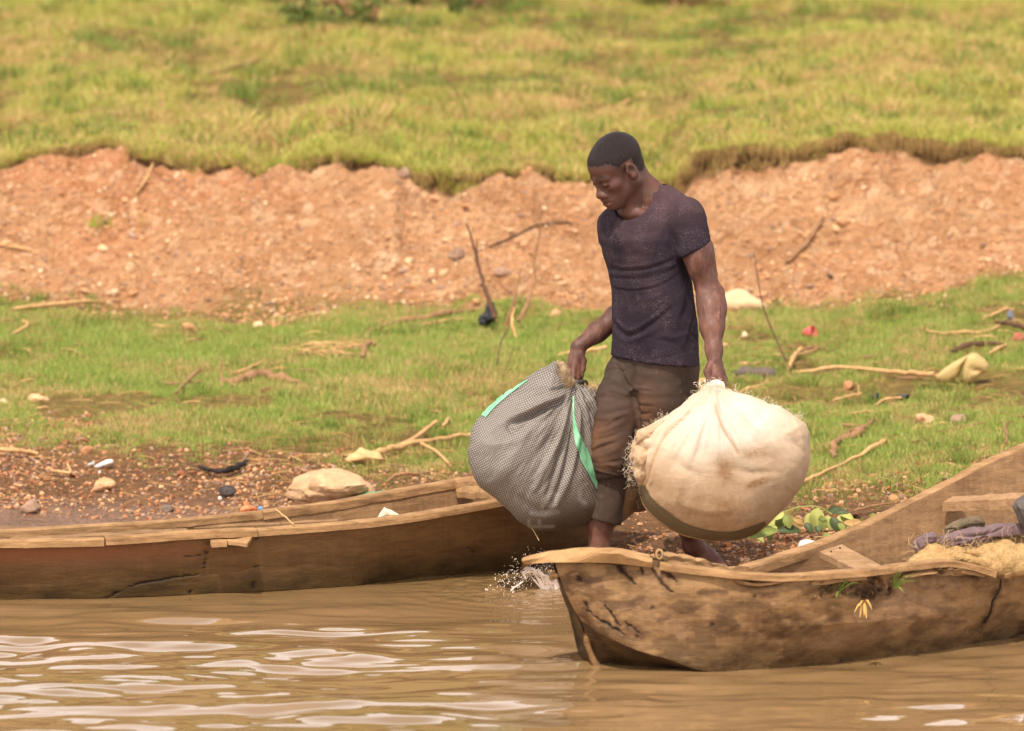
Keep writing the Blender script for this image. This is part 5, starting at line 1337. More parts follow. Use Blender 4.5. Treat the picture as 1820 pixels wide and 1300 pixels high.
# neck of the bundle inside the fist
Pn = np.array([U(1268, 704, 19.09), U(1270, 694, 19.10), U(1272, 686, 19.12), U(1273, 680, 19.14)])
mesh('gathered_neck', *tube(spline(Pn, 10), np.linspace(.052, .020, 10), 22, lump=.25, seed=9), thr, parent=bag)
def g_nk(r_): return curl(1260 + r_.normal() * 8, 688 + r_.normal() * 3, 19.07 + r_.normal() * .02, r_.uniform(.03, .08), r_, spread=1.1, up=.2)
strands(70, g_nk, .0010, thr, 'knotted_threads', bag)

# ---- grey mesh sack in the far hand
sil = [(987, 643), (1000, 650), (1010, 662), (1022, 676), (1034, 682), (1050, 686), (1066, 694), (1076, 720), (1080, 760), (1082, 820), (1082, 880), (1074, 915), (1060, 930), (1040, 936), (1016, 942), (990, 946), (962, 943), (945, 938), (930, 931), (912, 914), (895, 901), (878, 889), (862, 878),
       (850, 868), (840, 850), (834, 836), (829, 818), (828, 800), (832, 780), (840, 762), (848, 746), (862, 731), (874, 720), (892, 705), (906, 693), (922, 681), (940, 670), (960, 660), (974, 652)]
dcS = lambda x, y: 19.40 + (x - 950) * .0009 - (y - 800) * .0003 + .0 * x
V, F = pillow(sil, dcS, .195, 300, 130, 2.2, (958, 812)); F = orient(V, F); N_ = vnormals(V, F)
K2 = (1022, 682); px_, py_ = PX(V); ang = np.arctan2(px_ - K2[0], py_ - K2[1]); rad = np.hypot(px_ - K2[0], py_ - K2[1])
pl = .6 * np.sin(ang * 22 + 1.5 * fbm(ang * 3, rad / 90, 0, 2, 141)) + .4 * fbm(ang * 12, rad / 120, 0, 3, 142)
wR = sstep(-.75, -.25, ang)
V = V + N_ * (pl * wR * (.009 * np.exp(-((rad - 45) / 55) ** 2) + .005 * np.exp(-((rad - 140) / 70) ** 2)))[:, None]
V = V + N_ * (.006 * fbm(V[:, 0] * 7, V[:, 1] * 7, V[:, 2] * 7, 2, 143) + .0045 * (.4 - np.abs(fbm(ang * 9, rad / 75, 0, 3, 144))) + .010 * (.4 - np.abs(fbm(ang * 3.2 + 2, rad / 120, 0, 2, 148))) + .0022 * fbm(ang * 34, rad / 60, 0, 2, 145) * sstep(300, 60, rad))[:, None]
SS_ = [([(1003, 712), (975, 724), (945, 738), (912, 751)], 5.0, -.036), ([(1000, 703), (975, 714), (945, 727), (915, 741)], 5, .022), ([(1002, 724), (975, 740), (940, 756), (918, 762)], 9, -.012), ([(908, 748), (905, 760), (916, 770)], 5, -.012),
       ([(1018, 700), (1010, 760), (990, 830), (972, 880)], 4, -.014), ([(1010, 705), (1000, 760), (975, 820), (950, 870)], 5, .012), ([(1026, 700), (1018, 770), (1000, 850), (975, 905), (962, 912)], 3.5, -.018), ([(1030, 700), (1025, 780), (1010, 850), (990, 900)], 5, .014),
       ([(1036, 695), (1050, 730), (1058, 770)], 3, -.014), ([(1042, 692), (1056, 720), (1064, 750)], 3, .012), ([(1032, 700), (1042, 740), (1050, 790)], 3, .010), ([(1046, 690), (1062, 712), (1070, 735)], 2.5, -.010),
       ([(990, 770), (960, 800), (935, 830)], 8, -.007), ([(930, 790), (900, 830), (880, 860)], 14, .008), ([(1000, 800), (985, 840), (960, 870)], 3, -.007), ([(985, 790), (965, 830), (945, 855)], 3, .006), ([(915, 880), (950, 905), (990, 915)], 7, -.007),
       ([(925, 690), (890, 715), (860, 745)], 3, -.003)]
V = strokes(V, N_, SS_); px_, py_ = PX(V)
sk_ = M('grey_mesh_cloth', .50, .4); P = sk_.pos()
_wv = sk_.at('weave', 'GEOMETRY', 'Vector'); _sp = sk_.N.new('ShaderNodeSeparateXYZ'); sk_.L(_wv, _sp.inputs[0])
w_ = sk_.math('ADD', sk_.math('MULTIPLY', sk_.math('SINE', _sp.outputs[0]), sk_.math('SINE', _sp.outputs[1])), .5, True)
c = sk_.mix(w_, srgb(74, 68, 63), srgb(154, 145, 136))
c = sk_.mix(sk_.ramp(sk_.noise(180, 2, .6, P), [(.5, 0.0), (.7, .4)]), c, srgb(52, 46, 44))
c = sk_.mix(sk_.ramp(sk_.noise(4, 4, .6, P), [(.35, .05), (.7, .4)]), c, srgb(118, 108, 96))
c = sk_.mix(sk_.at('bottom_dark'), c, srgb(62, 48, 34))
c = sk_.mix(sk_.math('MULTIPLY', sk_.at('print'), .22), c, srgb(196, 188, 180))
sk_.col(c); sk_.bump(sk_.math('ADD', sk_.noise(70, 4, .7, P), w_), .45, .004)
sack = mesh('mesh_sack', V, F, sk_.done(), loc=U(960, 940, 19.42))
tag(sack, 'grey woven sack with green stripes held in the man\'s far hand', 'sack')
bx_ = 7 * fbm(px_ / 70, py_ / 70, 0, 2, 146); by_ = 7 * fbm(px_ / 60, py_ / 80, 4, 2, 147)
attr(sack, 'weave', np.stack([((px_ + bx_) * .94 + (py_ + by_) * .34) * (2 * np.pi / 5.4), ((py_ + by_) * .94 - (px_ + bx_) * .34) * (2 * np.pi / 5.4), 0 * px_], -1))
# faint printed letters near the bottom of the sack
pr_ = np.zeros(len(V))
for pts, w in (([(990, 880), (986, 896), (975, 898), (972, 886), (984, 878)], 5), ([(945, 912), (966, 914), (990, 910)], 5), ([(968, 888), (962, 908)], 4), ([(940, 926), (940, 938)], 3), ([(958, 926), (960, 938)], 3), ([(940, 937), (984, 936)], 3), ([(1036, 862), (1030, 874), (1030, 886), (1040, 894)], 4), ([(1044, 860), (1036, 862)], 3)):
    dd, _ = seg_dist(px_, py_, np.array(pts)); pr_ = np.maximum(pr_, np.exp(-(dd / w) ** 4))
attr(sack, 'print', pr_ * (PX(V)[0] > 0) * ((V[:, 1] < dcS(px_, py_))))
attr(sack, 'bottom_dark', np.clip(.85 * sstep(880, 940, py_ + .25 * (px_ - 980)) , 0, .85))  # sack colour darker towards its bottom edge
B = bvh_of(V, F)
grn = M('green_stripe', .45, .5); P = grn.pos(); grn.col(grn.ramp(grn.noise(30, 3, .5, P), [(.3, srgb(96, 164, 120)), (.7, srgb(146, 206, 164))])); grn = grn.done()
mesh('green_stripe', *ribbon_on(B, [(1019, 705), (1020, 740), (1026, 775), (1040, 815), (1062, 868)], [1, 2, 5, 9, 3], 50, 6, .003), grn, parent=sack)
mesh('green_stripe', *ribbon_on(B, [(938, 677), (915, 692), (892, 709), (872, 726), (860, 741)], [1, 2.5, 3.5, 5, 4.5], 40, 5, .004), grn, parent=sack)
mouth_m = flat('coarse_brown_cloth', srgb(150, 128, 100), .9, .1, .35, 60, .7, .006)
Vm, Fm = pillow([(987, 641), (1000, 643), (1010, 652), (1020, 668), (1024, 682), (1014, 694), (1004, 706), (996, 700), (993, 680), (990, 660)], lambda x, y: 19.37 + (y - 640) * .0006, .030, 60, 24, 2.0)
Nm = vnormals(Vm, Fm); Vm = Vm + Nm * (.006 * fbm(Vm[:, 0] * 55, 0, Vm[:, 2] * 10, 3, 151))[:, None]
Vm = strokes(Vm, Nm, [([(992, 648), (1000, 672), (1002, 698)], 2.2, -.010), ([(1004, 650), (1012, 670), (1014, 690)], 1.8, -.009), ([(998, 646), (1006, 672), (1008, 696)], 1.8, .006)])
mesh('sack_mouth', Vm, orient(Vm, Fm), mouth_m, parent=sack)
mesh('sack_tie', *tube(lines([(1024, 684, 19.47), (1034, 678, 19.47), (1042, 684, 19.50), (1036, 690, 19.46), (1026, 688, 19.46)], 20), .011, 10, lump=.4), flat('dark_tie', srgb(66, 58, 54), .9, .1, .4, 80, .6), parent=sack)
str_m = flat('string_tan', srgb(196, 170, 128), .9)
def g_st(r_): return curl(r_.uniform(1040, 1066), 688 + r_.normal() * 3, 19.48 + r_.normal() * .02, r_.uniform(.02, .06), r_, spread=1.1, up=.2)
strands(60, g_st, .0009, str_m, 'frayed_rim', sack)
mesh('straw_bit', *tube(lines([(945, 938, 19.3), (952, 950, 19.29), (958, 961, 19.28)], 8), .0012, 5), str_m, parent=sack)

# ---- things lying in the right canoe
def cloth(name, label, sil, dc, hd, mat, cat, folds=(), seed=1, amp=.006):
    V, F = pillow(sil, dc, hd, 140, 50, 2.0); F = orient(V, F); N_ = vnormals(V, F)
    V = V + N_ * (amp * fbm(V[:, 0] * 22, V[:, 1] * 22, V[:, 2] * 22, 3, seed))[:, None]
    V = strokes(V, N_, list(folds)); o = mesh(name, V, F, mat); tag(o, label, cat); return o
pm = flat('mauve_cloth', srgb(114, 94, 94), .85, .2, .25, 20, .3)
cloth('cloth', 'crumpled mauve cloth lying across the pale net in the right canoe', [(1665, 964), (1672, 955), (1700, 945), (1718, 938), (1749, 938), (1761, 932), (1790, 930), (1812, 931), (1840, 936), (1842, 950), (1820, 951), (1800, 948), (1780, 947), (1769, 952), (1760, 960), (1747, 967), (1732, 973), (1712, 968), (1700, 967), (1690, 973), (1679, 978), (1668, 973)],
      lambda x, y: 17.99 + (x - 1700) * .0006, .05, pm, 'cloth', [([(1690, 950), (1730, 955), (1760, 948), (1790, 935)], 2.5, -.007), ([(1690, 945), (1730, 948), (1762, 940)], 3, .006), ([(1700, 962), (1720, 962), (1735, 968)], 2.2, -.007), ([(1760, 948), (1775, 938), (1800, 936)], 2.2, .006), ([(1740, 966), (1748, 955), (1756, 946)], 2.5, -.005)], 161)
cloth('cloth', 'small mauve rag at the bow end of the pale net', [(1622, 967), (1628, 958), (1640, 950), (1659, 944), (1668, 952), (1668, 962), (1655, 968), (1642, 973), (1634, 986), (1627, 984)], lambda x, y: 17.96 + 0 * x, .04, pm, 'cloth', [([(1628, 965), (1632, 975), (1630, 984)], 2, -.008), ([(1630, 958), (1650, 955), (1664, 955)], 2.4, .005)], 163)
cloth('cloth', 'folded olive grey cloth under the thick thwart', [(1680, 939), (1690, 932), (1718, 921), (1744, 917), (1753, 926), (1752, 938), (1725, 942), (1705, 944), (1692, 954), (1682, 950)], lambda x, y: 18.32 + 0 * x, .05, flat('olive_cloth', srgb(110, 96, 76), .9, .1, .3, 20, .3), 'cloth', [([(1684, 944), (1690, 940), (1700, 944)], 2.2, -.008), ([(1700, 932), (1730, 925), (1750, 930)], 2.5, .005), ([(1710, 938), (1730, 934), (1748, 936)], 2, -.005)], 165)
cloth('denim_bundle', 'faded grey denim bundle at the right edge on the thick thwart', [(1800, 900), (1808, 888), (1820, 878), (1850, 870), (1880, 880), (1890, 920), (1870, 950), (1838, 950), (1822, 940), (1812, 926), (1806, 912)], lambda x, y: 18.02 + 0 * x, .09, flat('denim_grey', srgb(92, 86, 82), .85, .2, .2, 40, .4), 'cloth bundle',
      [([(1803, 896), (1812, 915), (1822, 936)], 1.6, -.006), ([(1808, 892), (1818, 912), (1828, 932)], 2, .004)], 167)
np_m = M('tan_net', .9, .2); P = np_m.pos(); nq = np_m.noise(60, 6, .8, P, 1.5)
np_m.col(np_m.ramp(nq, [(.3, srgb(150, 112, 66)), (.5, srgb(206, 168, 112)), (.7, srgb(228, 196, 146))])); np_m.bump(nq, 1.0, .012)
netp = cloth('net_pile', 'heap of tan fishing net in the right canoe under the mauve cloth', [(1616, 1000), (1628, 988), (1640, 974), (1665, 966), (1680, 980), (1702, 974), (1735, 978), (1756, 966), (1770, 956), (1800, 952), (1850, 954), (1900, 965), (1910, 1000), (1850, 1018), (1790, 1026), (1740, 1012), (1700, 1006), (1660, 1008)],
             lambda x, y: 17.98 + (x - 1700) * .0008 - (y - 980) * .002, .10, np_m.done(), 'fishing net', (), 169, .012)
def g_np(r_): return curl(r_.uniform(1625, 1830), 1006 - r_.uniform(0, 1) * 32 - 4, 17.91 + r_.normal() * .04, r_.uniform(.04, .12), r_, spread=.7, up=.2)
strands(320, g_np, .00045, flat('net_thread', srgb(222, 188, 136), .8), 'net_strands', netp)

# ---- splash thrown up by the front foot
wsp = M('splash_water', .12, .5); P = wsp.pos(); wsp.col(srgb(250, 232, 214)); wsp.b.inputs['IOR'].default_value = 1.33
wsp.b.inputs['Transmission Weight'].default_value = .05
wsp = wsp.done()
parts = []; rs = np.random.default_rng(11)
base = lambda px, py: 19.42 + (px - 980) * .0006
def drop(px, py, r, d=None):
    V, F = rock_mesh(U(px, py, (d or base(px, py)) + rs.normal() * .03), [r * rs.uniform(.8, 1.3), r, r * rs.uniform(.8, 1.6)], int(rs.integers(1, 90)), .25, 1); parts.append((V, F))
for _ in range(520):
    t = rs.uniform(); a = rs.uniform(.1, 1.25)
    px = 985 - 120 * t * rs.uniform(.5, 1.1); py = 1052 - 50 * math.sin(np.pi * min(1, .15 + t * .9)) * rs.uniform(.5, 1.45) 
    drop(px + rs.normal() * 6, py + rs.normal() * 7, rs.choice([.0010, .0015, .0021, .0030], p=[.3, .33, .25, .12]))
arc = spline([(985, 1058), (975, 1040), (962, 1022), (948, 1013), (938, 1012), (930, 1018), (934, 1024)], 26)
for k, off in enumerate((0, 3, 6, -3, 9, 13, -6, 16, 1, 5)):
    P = np.array([U(a + off * (1 - i / 26) * 1.6 + rs.normal() * 1.6, b + rs.normal() * 1.6 + off * .45, base(a, b) + rs.normal() * .006) for i, (a, b) in enumerate(arc)])
    parts.append(tube(P, np.interp(np.arange(26), [0, 10, 18, 25], [.0075, .0055, .0035, .0012]) * rs.uniform(.4, 1.1), 7, lump=.6, seed=k))
for k in range(26):
    x0, y0 = rs.uniform(968, 1020), 1056; x1 = x0 - rs.uniform(5, 30)
    P = lines([(x0, y0, 19.42), ((x0 + x1) / 2 - 3, 1034, 19.42), (x1, rs.uniform(1012, 1030), 19.41)], 12)
    parts.append(tube(P, np.linspace(.006, .001, 12), 6, lump=.8, seed=k + 20))
a2 = spline([(930, 1034), (921, 1040), (912, 1046), (905, 1052), (903, 1062)], 16)
parts.append(tube(np.array([U(a + rs.normal() * 1.5, b, 19.40) for a, b in a2]), .0035, 6, lump=.8, seed=3))
spl = mesh('water_splash', *join(parts), wsp, loc=U(960, 1050, 19.42)); spl['label'] = 'pale muddy splash of water behind the bow of the right canoe'; spl['kind'] = 'stuff'
# ================================================================== STONES
def stone_mat(name, a, b, dk):
    m = M(name, .9, .2); P = m.pos()
    c = m.mix(m.rnd(), srgb(*a), srgb(*b)); c = m.mix(m.ramp(m.noise(16, 5, .7, P), [(.4, 0.0), (.7, .5)]), c, srgb(*dk))
    m.col(c); m.bump(m.noise(60, 5, .7, P), .6, .006); return m.done()
st_tan = stone_mat('tan_stone', (176, 128, 88), (222, 178, 134), (150, 100, 64))
st_pale = stone_mat('pale_stone', (206, 170, 128), (230, 204, 166), (176, 132, 92))
st_grey = stone_mat('grey_stone', (140, 112, 94), (178, 146, 122), (110, 84, 66))
st_red = stone_mat('rust_stone', (150, 94, 62), (188, 130, 90), (100, 66, 46))
st_soil = stone_mat('soil_clod', (172, 124, 84), (206, 158, 114), (146, 102, 68))
def proto_rocks(mat, k, seed0, flat_=.7):
    out = []
    for i in range(k):
        V, F = rock_mesh([0, 0, .25], [1, .85, flat_], seed0 + i, .25, 1)
        me = bpy.data.meshes.new('stone'); me.from_pydata([tuple(v) for v in V], [], F); me.materials.append(mat)
        out.append(bpy.data.objects.new('stone', me))
    return out
# gravel nobody could count
x, y = sample_fan(60000, 26.0, 28.6); sd, a1_, a2_, a3_, a4_ = zone(x, y)
cl_ = fbm(x * 2.2, y * 2.2, 0, 3, 301)
keep = (y > a2_ - .25 + .2 * rng.normal(size=len(x))) & (y < a3_ - .02) & (rng.uniform(0, 1, len(x)) < .22 + .5 * sstep(-.1, .6, cl_) + .35 * sstep(.8, 0, y - a2_))
x, y = x[keep], y[keep]; s_ = .0035 + .017 * rng.uniform(0, 1, len(x)) ** 4
scatter('bank_gravel', np.stack([x, y, gz(x, y)], -1), s_, proto_rocks(st_soil, 7, 40) + proto_rocks(st_pale, 1, 50) + proto_rocks(st_grey, 1, 60), 'small loose gravel covering the orange earth bank', .4)
x, y = sample_fan(90000, 19.2, 24.2); sd, a1_, a2_, a3_, a4_ = zone(x, y)
cl_ = fbm(x * 1.8, y * 1.8, 0, 3, 303)
keep = (y > sd + .12) & (y < a1_ + .5 + .5 * cl_) & (rng.uniform(0, 1, len(x)) < .30 + .6 * sstep(-.3, .4, cl_))
x, y = x[keep], y[keep]; s_ = .003 + .014 * rng.uniform(0, 1, len(x)) ** 3.5
scatter('shore_gravel', np.stack([x, y, gz(x, y)], -1), s_, proto_rocks(st_red, 3, 70) + proto_rocks(st_tan, 3, 80) + proto_rocks(st_grey, 2, 90), 'reddish gravel and crumbs of earth on the muddy shore', .4)
# straw litter in the grass and on the mud
sm1 = M('straw', .85, .2); sm1.col(sm1.mix(sm1.rnd(), srgb(186, 150, 98), srgb(140, 104, 66))); sm1 = sm1.done()
def straw_proto(seed):
    r = np.random.default_rng(seed); P = spline([(-.5, 0, 0), (-.1, r.normal() * .08, r.uniform(.0, .12)), (.5, r.normal() * .1, 0)], 5)
    V, F = tube(P, .022, 3, cap=False); me = bpy.data.meshes.new('straw'); me.from_pydata([tuple(v) for v in V], [], F); me.materials.append(sm1); return bpy.data.objects.new('straw', me)
x, y = sample_fan(9000, 20.0, 27.0); sd, a1_, a2_, a3_, a4_ = zone(x, y)
keep = (y > sd + .3) & (rng.uniform(0, 1, len(x)) < .25 + .5 * sstep(0, .6, fbm(x * 1.2, y * 1.2, 0, 3, 305))); x, y = x[keep], y[keep]
scatter('straw_litter', np.stack([x, y, gz(x, y) + .012], -1), rng.uniform(.03, .13, len(x)), [straw_proto(k) for k in range(5)], 'dry stalks and straw scattered over the grass and shore', .18)
x, y = sample_fan(900, 28.4, 40); 
scatter('upper_straw_litter', np.stack([x, y, gz(x, y) + .035], -1), rng.uniform(.06, .2, len(x)), [straw_proto(k) for k in range(5, 9)], 'dry stalks lying in the upper grass', .2)
# short dry stubble on the shore around the feet and the grass margin
gs_ = grass_mat('shore_stubble', srgb(120, 108, 56), srgb(128, 92, 60), srgb(104, 72, 50), .50, 2.0)
x, y = sample_fan(16000, 19.2, 24.0); sd, a1_, a2_, a3_, a4_ = zone(x, y)
keep = (y > sd + .25) & (y < a1_ + .3) & (rng.uniform(0, 1, len(x)) < .10 + .5 * sstep(0, .5, fbm(x * 2.4, y * 2.4, 0, 3, 307)) + .5 * sstep(.7, .1, np.abs(y - a1_))); x, y = x[keep], y[keep]
scatter('shore_stubble', np.stack([x, y, gz(x, y)], -1), rng.uniform(.35, .9, len(x)), [blade_tuft('t', 9, .022, .0013, .03, .7, gs_, 300 + k) for k in range(4)], 'short dry stubble on the brown shore')

# countable stones that nothing tells apart
protos = []
for mt, k in ((st_tan, 4), (st_pale, 2), (st_grey, 2)):
    for i in range(k):
        V, F = rock_mesh([0, 0, .2], [1, .8, .68], 400 + len(protos) * 3, .24, 2)
        me = bpy.data.meshes.new('bank_stone'); me.from_pydata([tuple(v) for v in V], [], F); me.materials.append(mt); protos.append(me)
def name_by_place(cands, marks, fmt, used):
    """keep the candidates whose place beside a landmark belongs to them alone"""
    best = {}
    for c in cands:
        for nm, mx, my in marks:
            dx, dy = c['px'] - mx, c['py'] - my; d = math.hypot(dx, dy)
            if d < 14 or d > 120: continue
            dr = ('right of' if dx > 0 else 'left of') if abs(dx) > 1.2 * abs(dy) else ('just below' if dy > 0 else 'just above')
            k = (nm, dr)
            if k not in best or best[k][0] > d: best[k] = (d, c)
    out = []; seen = set()
    for (nm, dr), (d, c) in sorted(best.items(), key=lambda q: q[1][0]):
        if id(c) in seen: continue
        seen.add(id(c)); c['label'] = fmt % (c['look'], dr, nm); out.append(c)
    return out
r_ = np.random.default_rng(77); cands = []
for _ in range(420):
    px = r_.uniform(-5, 1825); t = r_.uniform() ** .8
    if 1050 < px < 1290: continue
    lo = np.interp(px, cols_px, p3_y) + 16; hi = np.interp(px, cols_px, p2_y) - 4; py = lo + (hi - lo) * t
    m = int(r_.choice(8, p=[.17, .17, .16, .15, .1, .05, .1, .1])); w = 10 + 16 * r_.uniform() ** 2
    cands.append(dict(px=px, py=py, m=m, w=w, look=('flat ' if w > 18 else 'small ') + ('tan', 'tan', 'tan', 'tan', 'pale', 'pale', 'grey', 'grey')[m]))
marks = [('the green tuft on the bank', 180, 395), ('the second small tuft', 255, 390), ('the pale stick at the left edge', 30, 446), ('the middle of the long root', 905, 428), ('the tip of the long root', 1000, 399), ('the tip of the upright twig', 834, 405), ('the tip of the taller twig', 964, 380), ('the round white stone', 791, 482),
         ('the grey rock by the twigs', 811, 450), ('the rock between the twigs', 893, 480), ('the small white stone', 700, 462), ('the leaning brown stick', 1432, 432), ('the smooth round rock', 1499, 390), ('the flat grey stone', 1745, 435), ('the small dark stone', 1476, 492), ('the pale rock near the elbow', 1322, 540),
         ('the man\'s far shoulder', 1062, 400), ('the man\'s near sleeve', 1262, 400), ('the stalk hanging from the turf', 258, 325), ('the thin twig by the near arm', 1344, 470), ('the grey stone under the turf', 716, 312), ('the man\'s face', 1040, 340), ('the foot of the taller twig', 930, 560), ('the foot of the upright twig', 878, 548), ('the left tip of the long stick', 24, 558), ('the right tip of the long stick', 210, 540)]
for c in name_by_place(cands, marks, '%s stone on the bank %s %s', None):
    g = G(c['px'], c['py']); o = bpy.data.objects.new('bank_stone', protos[c['m']]); s = c['w'] / 2 * g[1] / FPX
    o.scale = (s * r_.uniform(.9, 1.4), s, s * r_.uniform(.7, 1.05)); o.location = g; o.rotation_euler = (r_.normal() * .25, r_.normal() * .25, r_.uniform(0, 6.28))
    SC.collection.objects.link(o); tag(o, c['label'], 'stone', 'stones on the orange earth bank')
me_s = []
for mt, k in ((st_red, 3), (st_tan, 3), (st_grey, 1)):
    for i in range(k):
        V, F = rock_mesh([0, 0, .2], [1, .8, .6], 500 + len(me_s) * 3, .24, 2)
        me = bpy.data.meshes.new('shore_stone'); me.from_pydata([tuple(v) for v in V], [], F); me.materials.append(mt); me_s.append(me)
cands = []
for _ in range(420):
    px = r_.uniform(-5, 660) if r_.uniform() < .8 else r_.uniform(1290, 1700)
    y1 = np.interp(px, cols_px, p1_y); y0 = np.interp(px, [0, 500, 660, 1290, 1500, 1820], [925, 905, 870, 1000, 930, 880])
    py = y1 - 12 + (max(y0, y1 + 12) - y1 + 6) * r_.uniform(); w = 9 + 15 * r_.uniform() ** 2; m = int(r_.integers(len(me_s)))
    cands.append(dict(px=px, py=py, m=m, w=w, look=('flat ' if w > 17 else 'small ') + ('rusty', 'rusty', 'rusty', 'tan', 'tan', 'tan', 'grey')[m]))
marks = [('the long white scrap', 184, 825), ('the hooked stick', 105, 846), ('the left end of the black root', 362, 842), ('the tip of the black root', 440, 828), ('the black lid', 404, 878), ('the brown rounded rock', 184, 864), ('the rock at the wet mud', 54, 905), ('the smooth grey pebble', 300, 903), ('the pale boulder', 596, 868),
         ('the orange wrapper', 440, 900), ('the pale stick at the left edge', 30, 815), ('the tan cloth', 646, 812), ('the round stone at the grass edge', 152, 800), ('the flat orange stone', 322, 843), ('the leafy branch', 1430, 930), ('the white rag', 1438, 970), ('the man\'s rear foot', 1265, 990), ('the pinkish stone near the bow', 1590, 885)]
for c in name_by_place(cands, marks, '%s stone on the shore %s %s', None):
    g = G(c['px'], c['py']); o = bpy.data.objects.new('shore_stone', me_s[c['m']]); s = c['w'] / 2 * g[1] / FPX
    o.scale = (s * r_.uniform(.9, 1.4), s, s * r_.uniform(.7, 1.0)); o.location = g; o.rotation_euler = (r_.normal() * .2, r_.normal() * .2, r_.uniform(0, 6.28))
    SC.collection.objects.link(o); tag(o, c['label'], 'stone', 'stones on the muddy shore')

# stones one can point to
rock('boulder', 'big pale boulder behind the long canoe', 596, 902, 182, 74, wood_mat('boulder_stone', (164, 128, 94), (210, 176, 136), (124, 86, 60), (1, 1, 1), .8, .9, 0, .8).done(), 617, 'boulder', dep=.6, sub=4, facet=.34).data.polygons.foreach_set('use_smooth', [False] * 5120)
rock('rock', 'pale rock at the foot of the bank just right of the man\'s elbow', 1322, 556, 92, 42, st_pale, 612, dep=.6, sub=3)
rock('rock', 'larger of the two tan rocks in the grass below the yellow container', 1645, 758, 44, 28, st_tan, 613, sub=3)
rock('rock', 'smaller brown rock beside the larger tan rock on the right grass', 1706, 755, 44, 22, st_grey, 614, sub=3)
rock('stone', 'round white stone at the foot of the bank left of the twigs', 791, 492, 21, 19, st_pale, 615)
rock('stone', 'dull pale stone next to the round white stone on the bank', 769, 490, 20, 16, st_pale, 616)
rock('stone', 'small white stone higher on the bank above the two pale ones', 700, 470, 15, 13, st_pale, 617)
rock('rock', 'grey rock on the bank left of the upright twigs', 811, 462, 38, 24, st_grey, 618, sub=3)
rock('rock', 'grey brown rock on the bank between the two upright twigs', 893, 492, 36, 24, st_grey, 619, sub=3)
rock('rock', 'smooth pale round rock halfway up the right bank', 1499, 402, 32, 24, st_tan, 620, sub=3)
rock('rock', 'flat grey stone lying on the right bank above the grass', 1745, 440, 52, 13, st_grey, 621)
rock('rock', 'dark small stone low on the right bank', 1476, 497, 17, 12, flat('dark_stone', srgb(78, 58, 50), .9), 622)
rock('rock', 'tan block of stone in the grass at the far left', 68, 717, 38, 20, st_tan, 623, sub=3)
rock('rock', 'pale stone cut by the left edge of the grass', 6, 722, 26, 17, st_pale, 624)
rock('rock', 'tan pointed stone in the grass below the left end of the bank', 333, 588, 28, 17, st_tan, 625)
rock('rock', 'pale stone in the grass right of the tan pointed stone', 459, 584, 20, 14, st_pale, 626)
rock('rock', 'brown rounded rock on the gravel near the white scrap', 184, 874, 46, 27, st_tan, 627, sub=3)
rock('rock', 'brown rock at the edge of the wet mud on the left', 54, 913, 42, 26, st_grey, 628, sub=3)
rock('rock', 'smooth grey pebble on the shore left of the black lid', 300, 910, 30, 16, flat('slate_stone', srgb(120, 102, 90), .8), 629, sub=3)
rock('rock', 'round stone at the border of grass and gravel on the left', 152, 808, 22, 18, st_tan, 630)
rock('rock', 'flat orange stone in the gravel above the black lid', 322, 848, 28, 13, st_red, 631)
rock('rock', 'pale stone beside the man\'s near forearm in the grass', 1289, 622, 24, 13, st_tan, 632)
rock('rock', 'small white stone in the grass right of the near forearm', 1323, 601, 17, 13, st_pale, 633)
rock('rock', 'pale stone just above the dark bottle', 1326, 655, 28, 13, st_tan, 634)
rock('rock', 'orange tan stone under the long reed on the right', 1510, 694, 32, 20, st_tan, 635)
rock('rock', 'grey stone tucked under the turf edge in the middle', 716, 318, 26, 24, st_grey, 636, sub=3)
rock('rock', 'pale stone at the foot of the bank beside the man\'s back', 985, 566, 34, 18, st_tan, 637)
rock('rock', 'pale stone by the left of the man below the bank', 1003, 612, 28, 9, st_tan, 638)
rock('rock', 'pale chip on the shore under the net bundle', 1292, 975, 22, 13, st_red, 639)
rock('rock', 'pinkish stone in the mud near the bow of the right canoe', 1590, 893, 26, 17, st_tan, 640)

# ================================================================== STICKS AND DRIFTWOOD
def wd(name, a, b): return wood_mat(name, a, b, (78, 54, 38), (1, 1, 1), 2.2, .88, 0, .35).done()
w_pale, w_mid, w_dark = wd('pale_stick', (178, 136, 88), (214, 172, 120)), wd('brown_stick', (126, 92, 64), (168, 128, 92)), wd('dark_stick', (74, 52, 40), (112, 82, 62))
def sh(px, r): return [q * ground_y_at(*px) / FPX for q in r]
stick('stick', 'thick pale stick lying in the grass left of the black plastic', [(672, 583), (737, 579), (798, 568), (855, 559)], sh((750, 580), [2.0, 5, 5.5, 4.5]), w_mid, group=None, seed=1, lift=1.4)
stick('stick', 'thin pale stick just below the thick stick by the black plastic', [(744, 587), (790, 580), (838, 573)], sh((750, 580), [1.5, 3, 2]), w_pale, seed=2, lift=1.5)
stick('stick', 'stick reaching from the thick stick toward the reed heap', [(648, 618), (656, 600), (686, 584)], sh((650, 600), [2.5, 3, 2]), w_mid, seed=3, lift=1.5)
dq = 26.4
stick('dead_twig', 'upright bare twig standing behind the black plastic', [(831, 398), (838, 428), (850, 470), (862, 515), (880, 566)], [.004, .006, .008, .010, .014], w_dark, 'twig', d=[25.9, 25.9, 25.8], seed=4, twigs=[([(850, 470), (848, 440), (847, 430)], [.005, .004, .002])])
stick('dead_twig', 'taller pale bare twig between the black plastic and the man', [(964, 376), (957, 425), (950, 465), (944, 520), (922, 572)], [.003, .006, .007, .008, .011], w_mid, 'twig', d=[26.0, 26.0, 25.7], seed=5, twigs=[([(951, 462), (940, 450)], [.004, .002])])
